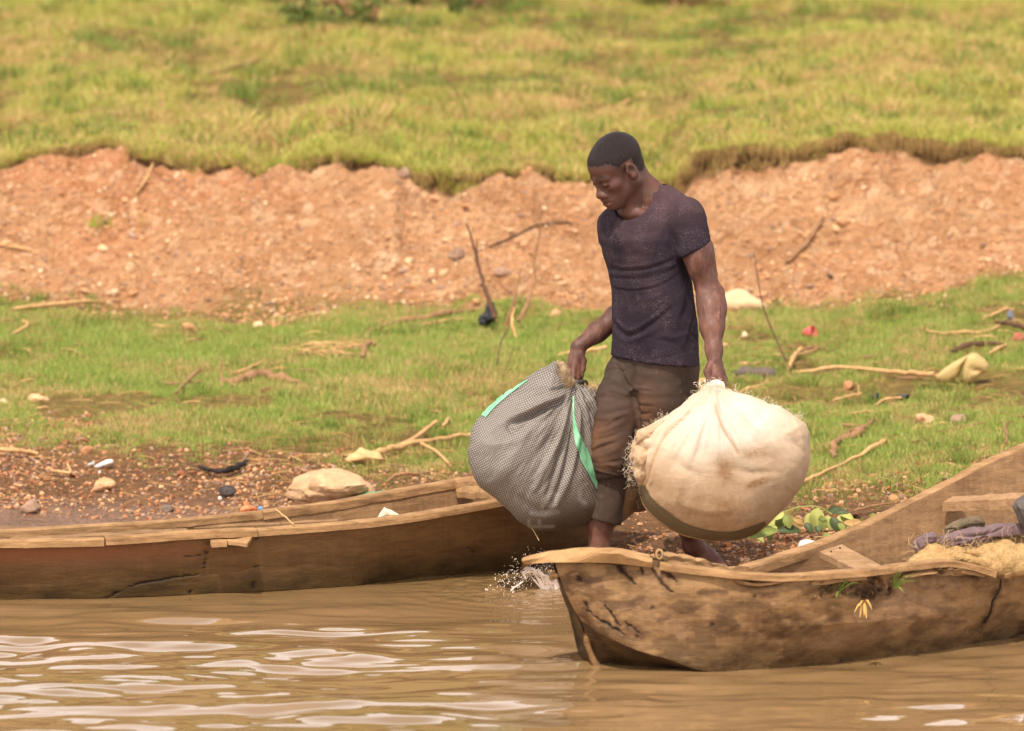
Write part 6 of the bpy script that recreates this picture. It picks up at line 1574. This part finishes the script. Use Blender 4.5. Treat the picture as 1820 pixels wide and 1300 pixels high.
stick('dead_twig', 'short bare twig in front of the taller pale one', [(926, 478), (918, 520), (908, 552), (900, 580)], [.003, .006, .008, .010], w_mid, 'twig', d=[25.6, 25.6], seed=6, twigs=[([(912, 540), (925, 532), (930, 520)], [.006, .005, .003])])
stick('dead_twig', 'pale bent stalk at the foot of the bare twigs', [(914, 546), (910, 572), (917, 600)], [.004, .007, .005], w_pale, 'twig', d=[25.3, 25.2], seed=7)
stick('dead_twig', 'thin dark stem arching down over the grass by the sack', [(905, 580), (890, 610), (883, 650)], [.003, .004, .003], w_dark, 'twig', d=[25.2, 24.2], seed=8)
stick('stick', 'long thin dark root running across the bank behind the twigs', [(852, 448), (905, 428), (955, 404), (1012, 397)], sh((900, 430), [1.4, 2, 2, 1.6]), w_dark, 'root', seed=9, lift=1)
stick('stick', 'leaning brown stick on the right bank', [(1462, 394), (1448, 418), (1430, 444), (1404, 468), (1396, 470)], sh((1430, 440), [3, 4, 4.5, 3.5, 2]), w_mid, seed=10, lift=1.6)
stick('dead_twig', 'thin bare twig standing in the grass right of the near arm', [(1341, 452), (1347, 500), (1358, 550), (1378, 600), (1398, 642)], [.003, .0035, .0045, .005, .006], w_dark, 'twig', d=[24.9, 24.6], seed=11)
stick('stick', 'short forked stick beside the dark bottle', [(1402, 667), (1410, 648), (1424, 632)], sh((1410, 650), [3, 4, 3]), w_pale, seed=12, lift=2.2, twigs=[([(1416, 642), (1440, 634), (1452, 626)], sh((1410, 650), [2.5, 2, 1]))])
stick('reed', 'long pale reed ending at the yellow container', [(1408, 672), (1460, 669), (1510, 664), (1560, 671), (1612, 676), (1662, 679)], sh((1500, 670), [2, 3.5, 3, 3.5, 4, 4.5]), w_pale, 'reed', seed=13, lift=2)
stick('stick', 'short pale stick left of the first black plastic scrap', [(1476, 723), (1502, 716), (1532, 708)], sh((1500, 716), [2, 3, 2]), w_pale, seed=14, lift=1.6)
stick('stick', 'short pale stick under the second black plastic scrap', [(1555, 730), (1574, 720), (1602, 716)], sh((1570, 720), [2, 3, 2]), w_pale, seed=15, lift=1.6)
stick('driftwood', 'twisted root in the grass right of the net bundle', [(1483, 824), (1481, 808), (1487, 796), (1510, 788), (1528, 782), (1535, 770), (1562, 752)], sh((1500, 790), [5, 6.5, 5.5, 6, 8, 4.5, 2.5]), w_mid, 'driftwood', seed=16, lift=1.1, twigs=[([(1490, 792), (1512, 776), (1534, 774)], sh((1500, 790), [3, 4, 3]))], lump=.4, n=34)
stick('stick', 'long slanting stick in front of the twisted root', [(1408, 878), (1430, 866), (1452, 856), (1505, 832), (1545, 812), (1572, 798)], sh((1480, 845), [2.5, 4, 3.5, 3, 4.5, 5]), w_pale, seed=17, lift=1.6)
stick('driftwood', 'lumpy brown driftwood lying in the left grass', [(388, 686), (412, 690), (440, 684), (462, 676), (486, 680), (505, 682), (534, 690)], sh((450, 686), [4, 7, 8, 9.5, 8, 7, 3]), w_mid, 'driftwood', seed=18, lift=.7, lump=.6, n=44, twigs=[([(392, 680), (410, 690), (424, 695)], sh((400, 690), [4, 4, 2]))])
stick('stick', 'thin stick running left from the lumpy driftwood', [(288, 688), (300, 692), (345, 690), (390, 688)], sh((340, 690), [2, 3.5, 3, 2]), w_mid, seed=19, lift=1.5)
stick('stick', 'slanting stick crossing the thin stick in the left grass', [(312, 713), (332, 694), (350, 676), (364, 660)], sh((335, 690), [1.8, 2.8, 2.6, 1.5]), w_mid, seed=20, lift=4)
stick('dead_twig', 'thin stalk standing up at the end of the driftwood', [(392, 640), (394, 662), (395, 686)], [.003, .005, .006], w_mid, 'twig', d=[24.0, 23.95], seed=21)
stick('stick', 'thin pale stick slanting up from the lumpy driftwood', [(410, 676), (440, 668), (466, 653)], sh((440, 665), [2, 2.6, 1.8]), w_pale, seed=22, lift=3)
r_ = np.random.default_rng(31)
hp_ = root('reed_heap', tuple(G(570, 628)), 'flattened heap of dry pale reeds in the left grass', 'reed heap')
for k in range(34):
    x0 = r_.uniform(478, 600); L = r_.uniform(50, 130); y0 = 634 - (x0 - 478) * .08 + r_.normal() * 7; a = -.10 + r_.normal() * .10
    pts = [(x0, y0), (x0 + L * .5, y0 + L * .5 * a + r_.normal() * 2), (min(x0 + L, 665), y0 + L * a + r_.normal() * 3)]
    c_ = spline(pts, 8); P = np.array([G(a_, b_) + [0, 0, .012 + .02 * r_.uniform()] for a_, b_ in c_])
    mesh('reed', *tube(P, np.array([.4, .8, 1, 1, 1, .9, .7, .3]) * r_.uniform(.003, .0065), 5, cap=False), w_pale if r_.uniform() < .7 else w_mid, parent=hp_)
stick('stick', 'stub of a stick at the right end of the reed heap', [(646, 645), (648, 630), (660, 622), (668, 624)], sh((650, 630), [3, 4.5, 4, 2]), w_mid, seed=23, lift=2)
stick('branch', 'long forked branch on the shore above the boulder', [(607, 821), (640, 822), (672, 821), (706, 811), (750, 799), (800, 792), (836, 785)], sh((720, 806), [2.5, 4, 6, 5, 4.2, 4, 3.5]), w_pale, 'branch', seed=24, lift=2.2, n=40,
      twigs=[([(706, 806), (738, 792), (776, 760)], sh((720, 806), [3.5, 4, 3])), ([(748, 800), (776, 816), (800, 838)], sh((760, 810), [3, 3.5, 2.5]))])
stick('stick', 'short pale peg of wood near the forked branch tip', [(786, 772), (798, 753)], sh((790, 770), [3.5, 2.5]), w_pale, seed=25, lift=2)
stick('stick', 'curved stick half buried behind the long canoe', [(686, 868), (702, 857), (722, 853), (748, 852)], sh((710, 860), [2, 3, 3.5, 2]), w_mid, seed=26, lift=1.8)
stick('stick', 'pale stick on the bank at the left edge', [(-6, 441), (30, 446), (66, 453)], sh((30, 450), [2.5, 3.5, 1.5]), w_pale, seed=27, lift=1.8)
stick('stick', 'long pale stick where bank meets grass on the left', [(20, 560), (70, 556), (130, 549), (212, 538)], sh((100, 555), [2.5, 4, 3.5, 2]), w_pale, seed=28, lift=2)
stick('stick', 'bent pale stick in the grass near the left edge', [(18, 604), (34, 598), (50, 586), (40, 578)], sh((30, 600), [2, 3, 3, 2]), w_pale, seed=29, lift=2)
stick('stick', 'pale stick at the left edge where grass meets gravel', [(-6, 813), (30, 815), (66, 817)], sh((30, 815), [4, 4.5, 3]), w_pale, seed=30, lift=2)
stick('stick', 'hooked pale stick lying on the left gravel', [(84, 841), (104, 849), (125, 851), (121, 836)], sh((100, 850), [1.5, 2.6, 3, 2.5]), w_pale, seed=31, lift=2)
stick('stick', 'pale stick showing between the trousers and the net bundle', [(1190, 708), (1222, 698), (1262, 686)], sh((1220, 698), [2, 4, 4]), w_pale, seed=32, lift=2)
stick('stick', 'pale stick behind the man\'s far hand', [(990, 640), (1030, 637), (1078, 630)], sh((1030, 636), [2, 3.6, 3.5]), w_pale, seed=33, lift=2)
stick('branch', 'fallen branch in the upper grass on the left', [(372, 140), (410, 132), (450, 122), (500, 106), (540, 96), (600, 84)], sh((450, 122), [2, 3.2, 3.5, 3, 2.6, 1.5]), w_mid, 'branch', seed=34, lift=3)
stick('stick', 'pale stick in the upper grass above the man\'s shoulder', [(1090, 200), (1116, 190), (1146, 174)], sh((1110, 190), [2, 3.2, 2]), w_pale, seed=35, lift=3)
stick('dead_twig', 'short pale stump of a stalk in the upper right grass', [(1774, 74), (1773, 90), (1776, 106)], [.010, .014, .018], w_pale, 'twig', d=[34.2, 34.0], seed=36)
stick('stick', 'thin dead stalk hanging out of the turf edge on the left', [(272, 296), (262, 322), (240, 350)], sh((260, 320), [2, 2.6, 1.5]), w_pale, seed=37, lift=2.5)
stick('stick', 'dark branch lying behind the yellow container', [(1690, 636), (1715, 628), (1745, 624), (1784, 622)], sh((1730, 626), [3, 5, 5, 3]), w_dark, seed=38, lift=1.8)
stick('stick', 'dark stick at the right edge above the yellow container', [(1768, 584), (1790, 592), (1826, 604)], sh((1790, 592), [2.5, 4, 5]), w_dark, seed=39, lift=3)
stick('stick', 'thin curved stalk in the grass left of the dark stick', [(1638, 590), (1660, 600), (1710, 600), (1752, 598), (1778, 588)], sh((1700, 600), [1.4, 2, 2, 2, 2.2]), w_pale, seed=40, lift=2)
stick('stick', 'pale stick leaning over the grass right of the yellow container', [(1758, 640), (1772, 634), (1790, 624)], sh((1770, 634), [2, 3, 2]), w_pale, seed=41, lift=3)
stick('stick', 'jointed pale stick at the right edge by the grey scrap', [(1742, 579), (1768, 572), (1786, 566), (1800, 562)], sh((1770, 572), [1.8, 3.2, 4, 2]), w_pale, seed=42, lift=3)
stick('stick', 'upright small stick in the right grass near the canoe', [(1786, 800), (1790, 785), (1786, 768), (1794, 758)], sh((1790, 790), [2, 2.6, 2.2, 1.4]), w_mid, seed=43, lift=3)
stick('straw', 'single straw lying across the rails of the long canoe', [(490, 905), (506, 918), (523, 934)], [.0028, .0034, .0030], w_pale, 'straw', d=[19.72, 19.32], seed=44, lump=.05)
stick('root', 'black curled root on the shore above the lid', [(354, 838), (372, 846), (392, 852), (412, 846), (428, 838), (440, 825)], sh((400, 846), [2, 4, 5, 5, 5, 2]), flat('black_root', srgb(40, 32, 28), .7), 'root', seed=45, lift=1.5, lump=.5, n=30)
for k, (px, py) in enumerate([(240, 850), (560, 640), (700, 660), (765, 648), (820, 650), (1225, 596)][:0]): pass
# little sticks and chips nothing tells apart
r_ = np.random.default_rng(91); base_me = []
for k in range(4):
    P = spline([(-.5, 0, 0), (-.15, r_.normal() * .06, .03), (.2, r_.normal() * .06, .05), (.5, r_.normal() * .05, 0)], 8)
    V, F = tube(P, np.array([.3, .8, 1, 1, .95, .9, .7, .35]) * .055, 6, lump=.4, seed=k)
    me = bpy.data.meshes.new('wood_chip'); me.from_pydata([tuple(v) for v in V], [], F); me.materials.append([w_pale, w_mid][k % 2]); base_me.append(me)
cands = []
for _ in range(500):
    px, py = r_.uniform(0, 1820), r_.uniform(560, 800)
    if 1000 < px < 1300 or (800 < px < 1100 and py > 640) or (py > 740 and px < 420): continue
    cands.append(dict(px=px, py=py, k=int(r_.integers(4)), s=r_.uniform(22, 55)))
for c in cands: c['look'] = ('short ' if c['s'] < 38 else 'dry ') + ('pale', 'brown')[c['k'] % 2]
marks = [('the reed heap', 570, 620), ('the lumpy driftwood', 462, 682), ('the tan block of stone', 68, 708), ('the black plastic bag', 868, 562), ('the thick pale stick', 740, 580), ('the tan pointed stone', 333, 578), ('the pink cup', 1436, 594), ('the dark bottle', 1345, 663), ('the yellow container', 1710, 655), ('the larger tan rock', 1645, 745),
         ('the smaller brown rock', 1706, 745), ('the twisted root', 1510, 785), ('the square black scrap', 1604, 707), ('the first black scrap', 1552, 708), ('the stone under the long reed', 1510, 685), ('the bent stick at the left edge', 35, 595), ('the tip of the forked branch', 776, 762), ('the slanting stick in the grass', 335, 690), ('the middle of the long reed', 1530, 667), ('the rust red scrap', 1808, 600)]
for c in name_by_place(cands, marks, '%s bit of stick %s %s', None):
    g = G(c['px'], c['py']); o = bpy.data.objects.new('wood_chip', base_me[c['k']]); s = c['s'] * g[1] / FPX
    o.scale = (s, s, s); o.location = g + [0, 0, .012]; o.rotation_euler = (0, r_.normal() * .12, r_.normal() * .5)
    SC.collection.objects.link(o); tag(o, c['label'], 'stick', 'bits of stick in the lower grass')

# ================================================================== LITTER
def px_box(px, py): g = G(px, py); return g, g[1] / FPX
# yellow container cut in two
ym = M('faded_yellow_plastic', .55, .4); P = ym.pos()
ym.col(ym.mix(ym.ramp(ym.noise(12, 4, .6, P), [(.5, 0.0), (.75, .5)]), srgb(184, 158, 102), srgb(148, 118, 76))); ym = ym.done()
yc = root('plastic_container', tuple(G(1700, 684)), 'faded yellow plastic container folded in two halves on the right grass', 'plastic container')
dY = ground_y_at(1715, 682)
V, F = pillow([(1727, 627), (1736, 628), (1752, 640), (1758, 650), (1756, 660), (1746, 666), (1732, 676), (1718, 684), (1713, 678), (1711, 664), (1714, 646), (1720, 632)], dY - .05, .065, 90, 40, 3.2); F = orient(V, F); N_ = vnormals(V, F)
V = strokes(V, N_, [([(1723, 632), (1719, 655), (1716, 678)], 3, .007), ([(1727, 656), (1734, 659), (1744, 660)], 5, -.016)])
mesh('container_half', V, F, ym, parent=yc)
V, F = pillow([(1724, 629), (1714, 634), (1696, 643), (1676, 656), (1664, 668), (1664, 674), (1670, 680), (1682, 683), (1692, 678), (1700, 674), (1706, 666), (1712, 650), (1720, 638)], dY + .03, .05, 90, 40, 3.0)
mesh('container_half', V, orient(V, F), ym, parent=yc)
# dark bottle
bmt = flat('smoky_plastic', srgb(98, 84, 74), .65, .3, .2, 30, .2)
dB = ground_y_at(1345, 672); P = np.array([U(x, y, dB - .01) for x, y in spline([(1308, 664), (1320, 663), (1345, 664), (1379, 665)], 24)])
mesh_r = np.interp(np.linspace(0, 1, 24), [0, .08, .2, .32, .55, .62, .68, .95, 1], [.012, .014, .022, .031, .031, .026, .031, .030, .018])
o = mesh('bottle', *tube(P, mesh_r, 18), bmt); tag(o, 'dark smoky plastic bottle lying in the grass right of the man', 'bottle')
mesh('cap', *tube([P[0] - [.012, 0, 0], P[0] + [.002, 0, 0]], .015, 14), flat('dark_cap', srgb(60, 60, 62), .5), parent=o)
# pink cup
g, s = px_box(1436, 602)
a = np.linspace(0, 2 * np.pi, 22, endpoint=False); Vc = []
ax_ = np.array([.75, -.5, .25]); ax_ /= np.linalg.norm(ax_); u1 = np.cross(ax_, [0, 0, 1]); u1 /= np.linalg.norm(u1); u2 = np.cross(u1, ax_)
for t, r in ((0, .010), (.0, .024), (.03, .028), (.055, .032), (.055, .029), (.006, .021)): Vc.append([g + [0, 0, .028] + ax_ * (t - .02) + (u1 * math.cos(q) + u2 * math.sin(q)) * r for q in a])
o = mesh('cup', np.array(Vc).reshape(-1, 3), [tuple(f) for f in gridfaces(6, 22, False, True)], flat('pink_plastic', srgb(206, 92, 84), .5, .4, .15)); tag(o, 'pinkish red plastic cup lying in the grass', 'cup')
def scrap(name, label, sil, dd, hd, mat, cat, seed=1, amp=.006, fr=40):
    d0 = ground_y_at(*np.mean([q for q in sil if q[1] >= np.percentile([z[1] for z in sil], 60)], 0)) - dd
    V, F = pillow(sil, d0, hd, 70, 26, 2.0); F = orient(V, F); N_ = vnormals(V, F)
    V = V + N_ * (amp * fbm(V[:, 0] * fr, V[:, 1] * fr, V[:, 2] * fr, 3, seed))[:, None]
    o = mesh(name, V, F, mat); tag(o, label, cat); return o
blk = flat('black_plastic', srgb(26, 26, 30), .35, .6, .4, 30, .5); wht = flat('white_plastic', srgb(222, 214, 206), .4, .5, .1, 30, .4)
scrap('plastic_bag', 'crumpled black plastic caught at the foot of the upright twig', [(850, 577), (853, 562), (862, 552), (868, 538), (876, 536), (882, 548), (883, 560), (880, 572), (868, 580), (856, 583)], .15, .05, blk, 'plastic bag', 701, .010)
scrap('plastic_scrap', 'black plastic scrap left of its flat neighbour in the right grass', [(1541, 712), (1548, 704), (1560, 699), (1566, 703), (1560, 711), (1548, 715)], .04, .03, blk, 'plastic scrap', 702, .004)
scrap('plastic_scrap', 'flat square black plastic scrap in the right grass', [(1594, 712), (1594, 702), (1604, 701), (1617, 702), (1613, 713), (1602, 714)], .04, .03, blk, 'plastic scrap', 703, .004)
lid_g, s = px_box(404, 884)
a = np.linspace(0, 2 * np.pi, 28, endpoint=False); Vl = []
nrm = np.array([-.15, -.75, .9]); nrm /= np.linalg.norm(nrm); e1 = np.cross(nrm, [0, 0, 1]); e1 /= np.linalg.norm(e1); e2 = np.cross(e1, nrm)
for r, hh in ((.004, .004), (.030, .004), (.034, .010), (.037, .008), (.036, -.002), (.004, -.002)): Vl.append([lid_g + [0, 0, .026] + nrm * hh + (e1 * math.cos(q) * 1.05 + e2 * math.sin(q) * .8) * r for q in a])
o = mesh('lid', np.array(Vl).reshape(-1, 3), [tuple(f) for f in gridfaces(6, 28, False, True)], flat('dark_lid', srgb(62, 52, 48), .6, .3)); tag(o, 'round black lid tilted on the shore below the black root', 'lid')
scrap('paper_ball', 'tiny white scrap touching the black lid', [(388, 890), (387, 884), (391, 882), (395, 885), (394, 890)], .05, .008, wht, 'scrap', 704, .001)
scrap('plastic_scrap', 'long white plastic scrap on the left gravel', [(166, 830), (176, 824), (188, 818), (200, 816), (202, 822), (192, 828), (180, 832), (170, 833)], .03, .02, wht, 'plastic scrap', 705, .004)
scrap('plastic_scrap', 'small grey white strip just left of the long white scrap', [(152, 828), (160, 823), (170, 820), (168, 826), (158, 830)], .03, .012, flat('grey_plastic', srgb(176, 176, 172), .5), 'plastic scrap', 706, .003)
scrap('paper_ball', 'small white bead of litter below the long white scrap', [(174, 842), (175, 837), (179, 837), (180, 842), (177, 844)], .03, .008, wht, 'scrap', 707, .001)
scrap('wrapper', 'orange and cream wrapper standing behind the long canoe', [(424, 911), (428, 904), (434, 900), (435, 888), (439, 885), (443, 898), (452, 903), (460, 904), (456, 911)], .05, .02, M('orange_wrapper', .45, .4).col(srgb(228, 130, 84)).done(), 'wrapper', 708, .006)
scrap('blue_scrap', 'small blue cap next to the orange wrapper', [(458, 908), (458, 902), (464, 900), (469, 903), (468, 909)], .06, .010, flat('blue_cap', srgb(110, 150, 182), .4), 'bottle cap', 709, .001)
scrap('plastic_sheet', 'green plastic strip between the boulder and the long canoe', [(606, 893), (625, 886), (650, 878), (676, 872), (690, 872), (688, 880), (660, 886), (630, 894)], .16, .02, flat('green_plastic', srgb(96, 158, 112), .4, .5, .2), 'plastic sheet', 710, .004)
scrap('plastic_sheet', 'small dark blue plastic bit at the left end of the green strip', [(591, 896), (594, 889), (604, 887), (614, 889), (610, 896)], .18, .012, flat('navy_plastic', srgb(58, 56, 82), .4, .5, .2), 'plastic scrap', 711, .003)
scrap('plastic_scrap', 'white scrap lying on top of the pale boulder', [(588, 836), (590, 832), (598, 832), (602, 835), (596, 838)], .35, .010, wht, 'plastic scrap', 712, .001)
scrap('tan_cloth', 'stiff tan cloth under the forked branch', [(612, 822), (618, 812), (634, 801), (644, 797), (660, 803), (678, 812), (690, 818), (672, 824), (640, 826)], .12, .06, flat('tan_rag', srgb(206, 168, 118), .9, .1, .2, 30, .6), 'cloth', 713, .008, 25)
scrap('white_rag', 'crumpled white rag between the leaves and the right canoe', [(1419, 976), (1420, 968), (1427, 962), (1440, 961), (1456, 964), (1462, 969), (1450, 975), (1434, 979)], .03, .03, flat('white_rag', srgb(226, 212, 200), .8, .2, .12, 40, .6), 'rag', 714, .007)
scrap('grey_scrap', 'pointed grey blue scrap at the upper right edge of the grass', [(1790, 566), (1792, 556), (1796, 548), (1800, 556), (1803, 568), (1797, 572)], .05, .03, flat('slate_plastic', srgb(116, 122, 132), .5), 'plastic scrap', 715, .006)
scrap('rust_scrap', 'rust red torn scrap under the dark stick at the right edge', [(1796, 604), (1802, 592), (1814, 590), (1822, 600), (1818, 610), (1804, 612)], .03, .03, flat('rust_cloth', srgb(164, 96, 76), .8), 'scrap', 716, .008)
o = cloth('white_flap', 'stiff folded white scrap sticking up inside the long canoe', [(671, 921), (676, 910), (683, 902), (696, 907), (710, 916), (704, 922)], lambda x, y: 19.72 + 0 * x, .02, flat('card_white', srgb(224, 206, 176), .8, .2, .1), 'scrap', [([(683, 903), (686, 912), (688, 921)], 1.5, .006)], 171, .002)

# ================================================================== LEAFY BRANCH
lg = [flat('leaf_light', srgb(166, 168, 92), .6, .3, .2, 30, .2), flat('leaf_mid', srgb(122, 130, 62), .6, .3, .25, 30, .2), flat('leaf_dark', srgb(66, 78, 38), .55, .4, .25, 30, .2), flat('leaf_dry', srgb(172, 138, 88), .8, .2, .25, 30, .3)]
lb = root('leafy_branch', tuple(G(1430, 950)), 'cut leafy branch with large green leaves beside the right canoe', 'leafy branch')
def leaf(a, b, w, d, mat, bend=.2, tw=0.0):
    """leaf from photo point a (stem) to b (tip), half width w px"""
    A, B_ = U(a[0], a[1], d), U(b[0], b[1], d - .02); ax = B_ - A; L = np.linalg.norm(ax); ax /= L
    n0 = np.array([math.sin(tw), -.82, .57 + tw * .2]); sd_ = np.cross(ax, n0); sd_ /= np.linalg.norm(sd_); nn = np.cross(sd_, ax); nn *= np.sign(nn[1]) * -1
    W = w * d / FPX; V = []
    for t in np.linspace(0, 1, 11):
        ww = W * (np.sin(np.pi * t ** .85) ** .8) + .0006
        for s_ in (-1, -.5, 0, .5, 1): V.append(A + ax * L * t + sd_ * ww * s_ + nn * (bend * L * math.sin(np.pi * t) * .35 + abs(s_) * ww * .35) )
    V = np.array(V); F = [tuple(f) for f in gridfaces(11, 5)]
    V2 = V - nn * .0012; F2 = F + [tuple(q + 55 for q in f[::-1]) for f in F]
    mesh('leaf', np.vstack([V, V2]), F2, mat, parent=lb)
dl = ground_y_at(1430, 958)
LV = [((1453, 903), (1446, 944), 14, 0, .2), ((1440, 912), (1434, 938), 7, 0, -.2), ((1392, 908), (1372, 925), 9, 0, .3), ((1395, 912), (1378, 942), 10, 1, .4), ((1378, 922), (1360, 940), 8, 0, .2), ((1398, 916), (1404, 940), 9, 1, -.2), ((1415, 918), (1420, 944), 9, 3, .1), ((1410, 920), (1408, 940), 7, 3, .3),
      ((1384, 942), (1330, 958), 8, 1, .3), ((1382, 938), (1355, 942), 6, 0, .1), ((1424, 944), (1378, 944), 8, 2, .1), ((1376, 940), (1350, 950), 8, 2, .3), ((1460, 915), (1462, 946), 8, 1, .2), ((1470, 916), (1476, 944), 7, 0, .1), ((1478, 920), (1486, 946), 9, 2, .2), ((1482, 924), (1490, 948), 8, 1, -.1),
      ((1470, 910), (1498, 906), 8, 2, .1), ((1480, 912), (1510, 912), 6, 2, .2), ((1492, 912), (1518, 925), 7, 0, .2), ((1488, 918), (1510, 930), 7, 0, -.1), ((1500, 928), (1520, 936), 6, 3, .1), ((1508, 930), (1534, 930), 6, 3, .2), ((1502, 934), (1525, 940), 6, 0, .1), ((1466, 948), (1474, 962), 7, 1, .1), ((1366, 950), (1370, 963), 6, 1, .2), ((1345, 955), (1358, 965), 5, 0, .2),
      ((1552, 912), (1550, 930), 6, 1, .1), ((1450, 935), (1455, 948), 6, 2, .1), ((1430, 930), (1444, 948), 7, 2, 0), ((1490, 930), (1500, 946), 6, 1, .3)]
for k, (a, b, w, mi, tw) in enumerate(LV): leaf(a, b, w, dl - .02 + .05 * math.sin(k * 2.1) - (a[1] - 930) * .003, lg[mi], .25, tw)
mesh('stem', *tube(lines([(1354, 958, dl - .02), (1378, 948, dl), (1420, 946, dl), (1470, 944, dl + .02), (1515, 938, dl + .04), (1545, 930, dl + .06)], 24), .0045, 6, lump=.3), w_mid, parent=lb)
mesh('stem', *tube(lines([(1395, 910, dl), (1420, 902, dl - .01), (1453, 901, dl - .02), (1478, 914, dl)], 14), .0028, 6), lg[0], parent=lb)
mesh('stem', *tube(lines([(1390, 906, dl), (1404, 918, dl - .01), (1430, 924, dl - .02)], 10), .0024, 6), lg[3], parent=lb)
stick('dead_twig', 'thin twig lying from the leafy branch toward the canoe rail', [(1518, 922), (1550, 914), (1596, 906)], sh((1550, 915), [2, 2.2, 1.6]), w_mid, 'twig', seed=46, lift=4)
# curled dark leaf
o = scrap('dry_leaf', 'curled dark brown dead leaf behind the leafy branch', [(1500, 916), (1502, 906), (1512, 910), (1524, 914), (1532, 913), (1520, 921), (1508, 922)], .03, .02, flat('brown_leaf', srgb(96, 58, 38), .7), 'dead leaf', 717, .006)

# ================================================================== BUSHES AT THE TOP OF THE PICTURE
lfm = M('bush_leaves', .6, .3); lfm.col(lfm.mix(lfm.ramp(lfm.noise(3, 3, .6, lfm.pos()), [(.4, 0.0), (.6, 1.0)]), srgb(80, 96, 42), srgb(122, 130, 62))); lfm = lfm.done()
def bush(label, cx, cy, d, rx, rz, nb, seed, drops=(), fz=.85, fh=.55):
    r = np.random.default_rng(seed); g = G(cx, cy) if cy > 5 else U(cx, 0, d); y0 = d; x0 = U(cx, 0, d)[0]; z0 = gz1(x0, y0)
    o = root('bush', (x0, y0, z0), label, 'bush')
    for k in range(nb):
        e = np.array([x0 + r.uniform(-rx, rx), y0 + r.uniform(-.6, .6), z0 + rz * r.uniform(.3, 1.1)]); m0 = np.array([x0 * .5 + e[0] * .5 + r.normal() * .1, y0, z0 + rz * .45 + r.normal() * .08])
        mesh('branch', *tube(spline([(x0 + r.normal() * .08, y0 + r.normal() * .05, z0 - .05), m0, e], 12), np.linspace(.022, .005, 12), 6, lump=.3, seed=k), w_mid, parent=o)
    for pts, dd in drops:
        mesh('branch', *tube(np.array([U(a, b, dd) for a, b in spline(pts, 16)]), np.linspace(.020, .008, 16), 6, lump=.3), w_mid, parent=o)
    n = 3600; th = r.uniform(0, 2 * np.pi, n); u = r.uniform(-1, 1, n); rad = r.uniform(.55, 1.05, n) ** .5
    c = np.stack([x0 + rx * rad * np.sqrt(1 - u ** 2) * np.cos(th), y0 + rx * .6 * rad * np.sqrt(1 - u ** 2) * np.sin(th), z0 + rz * fz + rz * fh * rad * u], -1)
    kp = fbm(c[:, 0] * 3.6, c[:, 1] * 3.6, c[:, 2] * 3.6, 2, seed) > .05; c = c[kp]; n = len(c)
    a = r.normal(size=(n, 3)); a /= np.linalg.norm(a, axis=1)[:, None]; b = np.cross(a, r.normal(size=(n, 3))); b /= np.linalg.norm(b, axis=1)[:, None]
    L = r.uniform(.02, .045, n)[:, None]; V = np.stack([c - a * L, c + b * L * .4, c + a * L, c - b * L * .4], 1).reshape(-1, 3)
    q = mesh('leaves', V, np.arange(4 * n).reshape(-1, 4), lfm, parent=o, smooth=False); q['kind'] = 'stuff'
    return o
bush('low bush with bare lower twigs at the top left of the slope', 650, 0, 35.6, .75, .60, 8, 801, [([(700, -30), (650, 12), (610, 38), (566, 60), (520, 70)], 35.6), ([(562, 30), (556, 52), (548, 78)], 35.5), ([(502, 44), (498, 60), (508, 78)], 35.6), ([(690, -20), (640, 0), (560, 8), (500, 20)], 35.7)], .40, .36)  # leaves hung low to imitate the bush's shadow on the grass
bush('second low bush at the top of the slope above the sack', 850, -10, 37.4, .6, .75, 6, 802)
bush('bush whose lower twigs touch the top edge left of the middle', 380, -14, 37.6, .9, .7, 6, 803)
bush('bush at the top edge directly above the man', 1200, -16, 37.8, .6, .7, 6, 804)
tag(scatter('far_trees', *(lambda n, r: (np.stack([(xx := r.uniform(-110, 110, n)), (yy := r.uniform(120, 190, n)), gz(xx, yy) + 1.0], -1), r.uniform(.8, 1.5, n)))(150, np.random.default_rng(4)), [ (lambda s: (lambda V: (lambda me: (me.from_pydata([tuple(v) for v in V], [], [(4*i, 4*i+1, 4*i+2, 4*i+3) for i in range(len(V)//4)]), me.materials.append(lfm), bpy.data.objects.new('t', me))[2])(bpy.data.meshes.new('t')))((lambda r: (lambda c, a, b: np.stack([c - a * .35, c + b * .25, c + a * .35, c - b * .25], 1).reshape(-1, 3))((lambda q: q / np.linalg.norm(q, axis=1)[:, None] * [3.2, 3.2, 3.6] * r.uniform(.5, 1, (900, 1)) + [0, 0, 3.5])(r.normal(size=(900, 3))), r.normal(size=(900, 3)), r.normal(size=(900, 3))))(np.random.default_rng(s))))(k) for k in range(3)], 'far wooded hillside beyond the slope', .05), kind='stuff')
# tufts growing on the bare bank
for k, (px, py, lab) in enumerate([(180, 402, 'green tuft growing on the bare bank at the left'), (255, 396, 'smaller green tuft on the bare bank right of the first')]):
    g = G(px, py); t = blade_tuft('grass_tuft', 60 if k == 0 else 25, .075, .003, .07 if k == 0 else .03, .9, gu, 900 + k); t.location = g; SC.collection.objects.link(t); tag(t, lab, 'grass tuft')
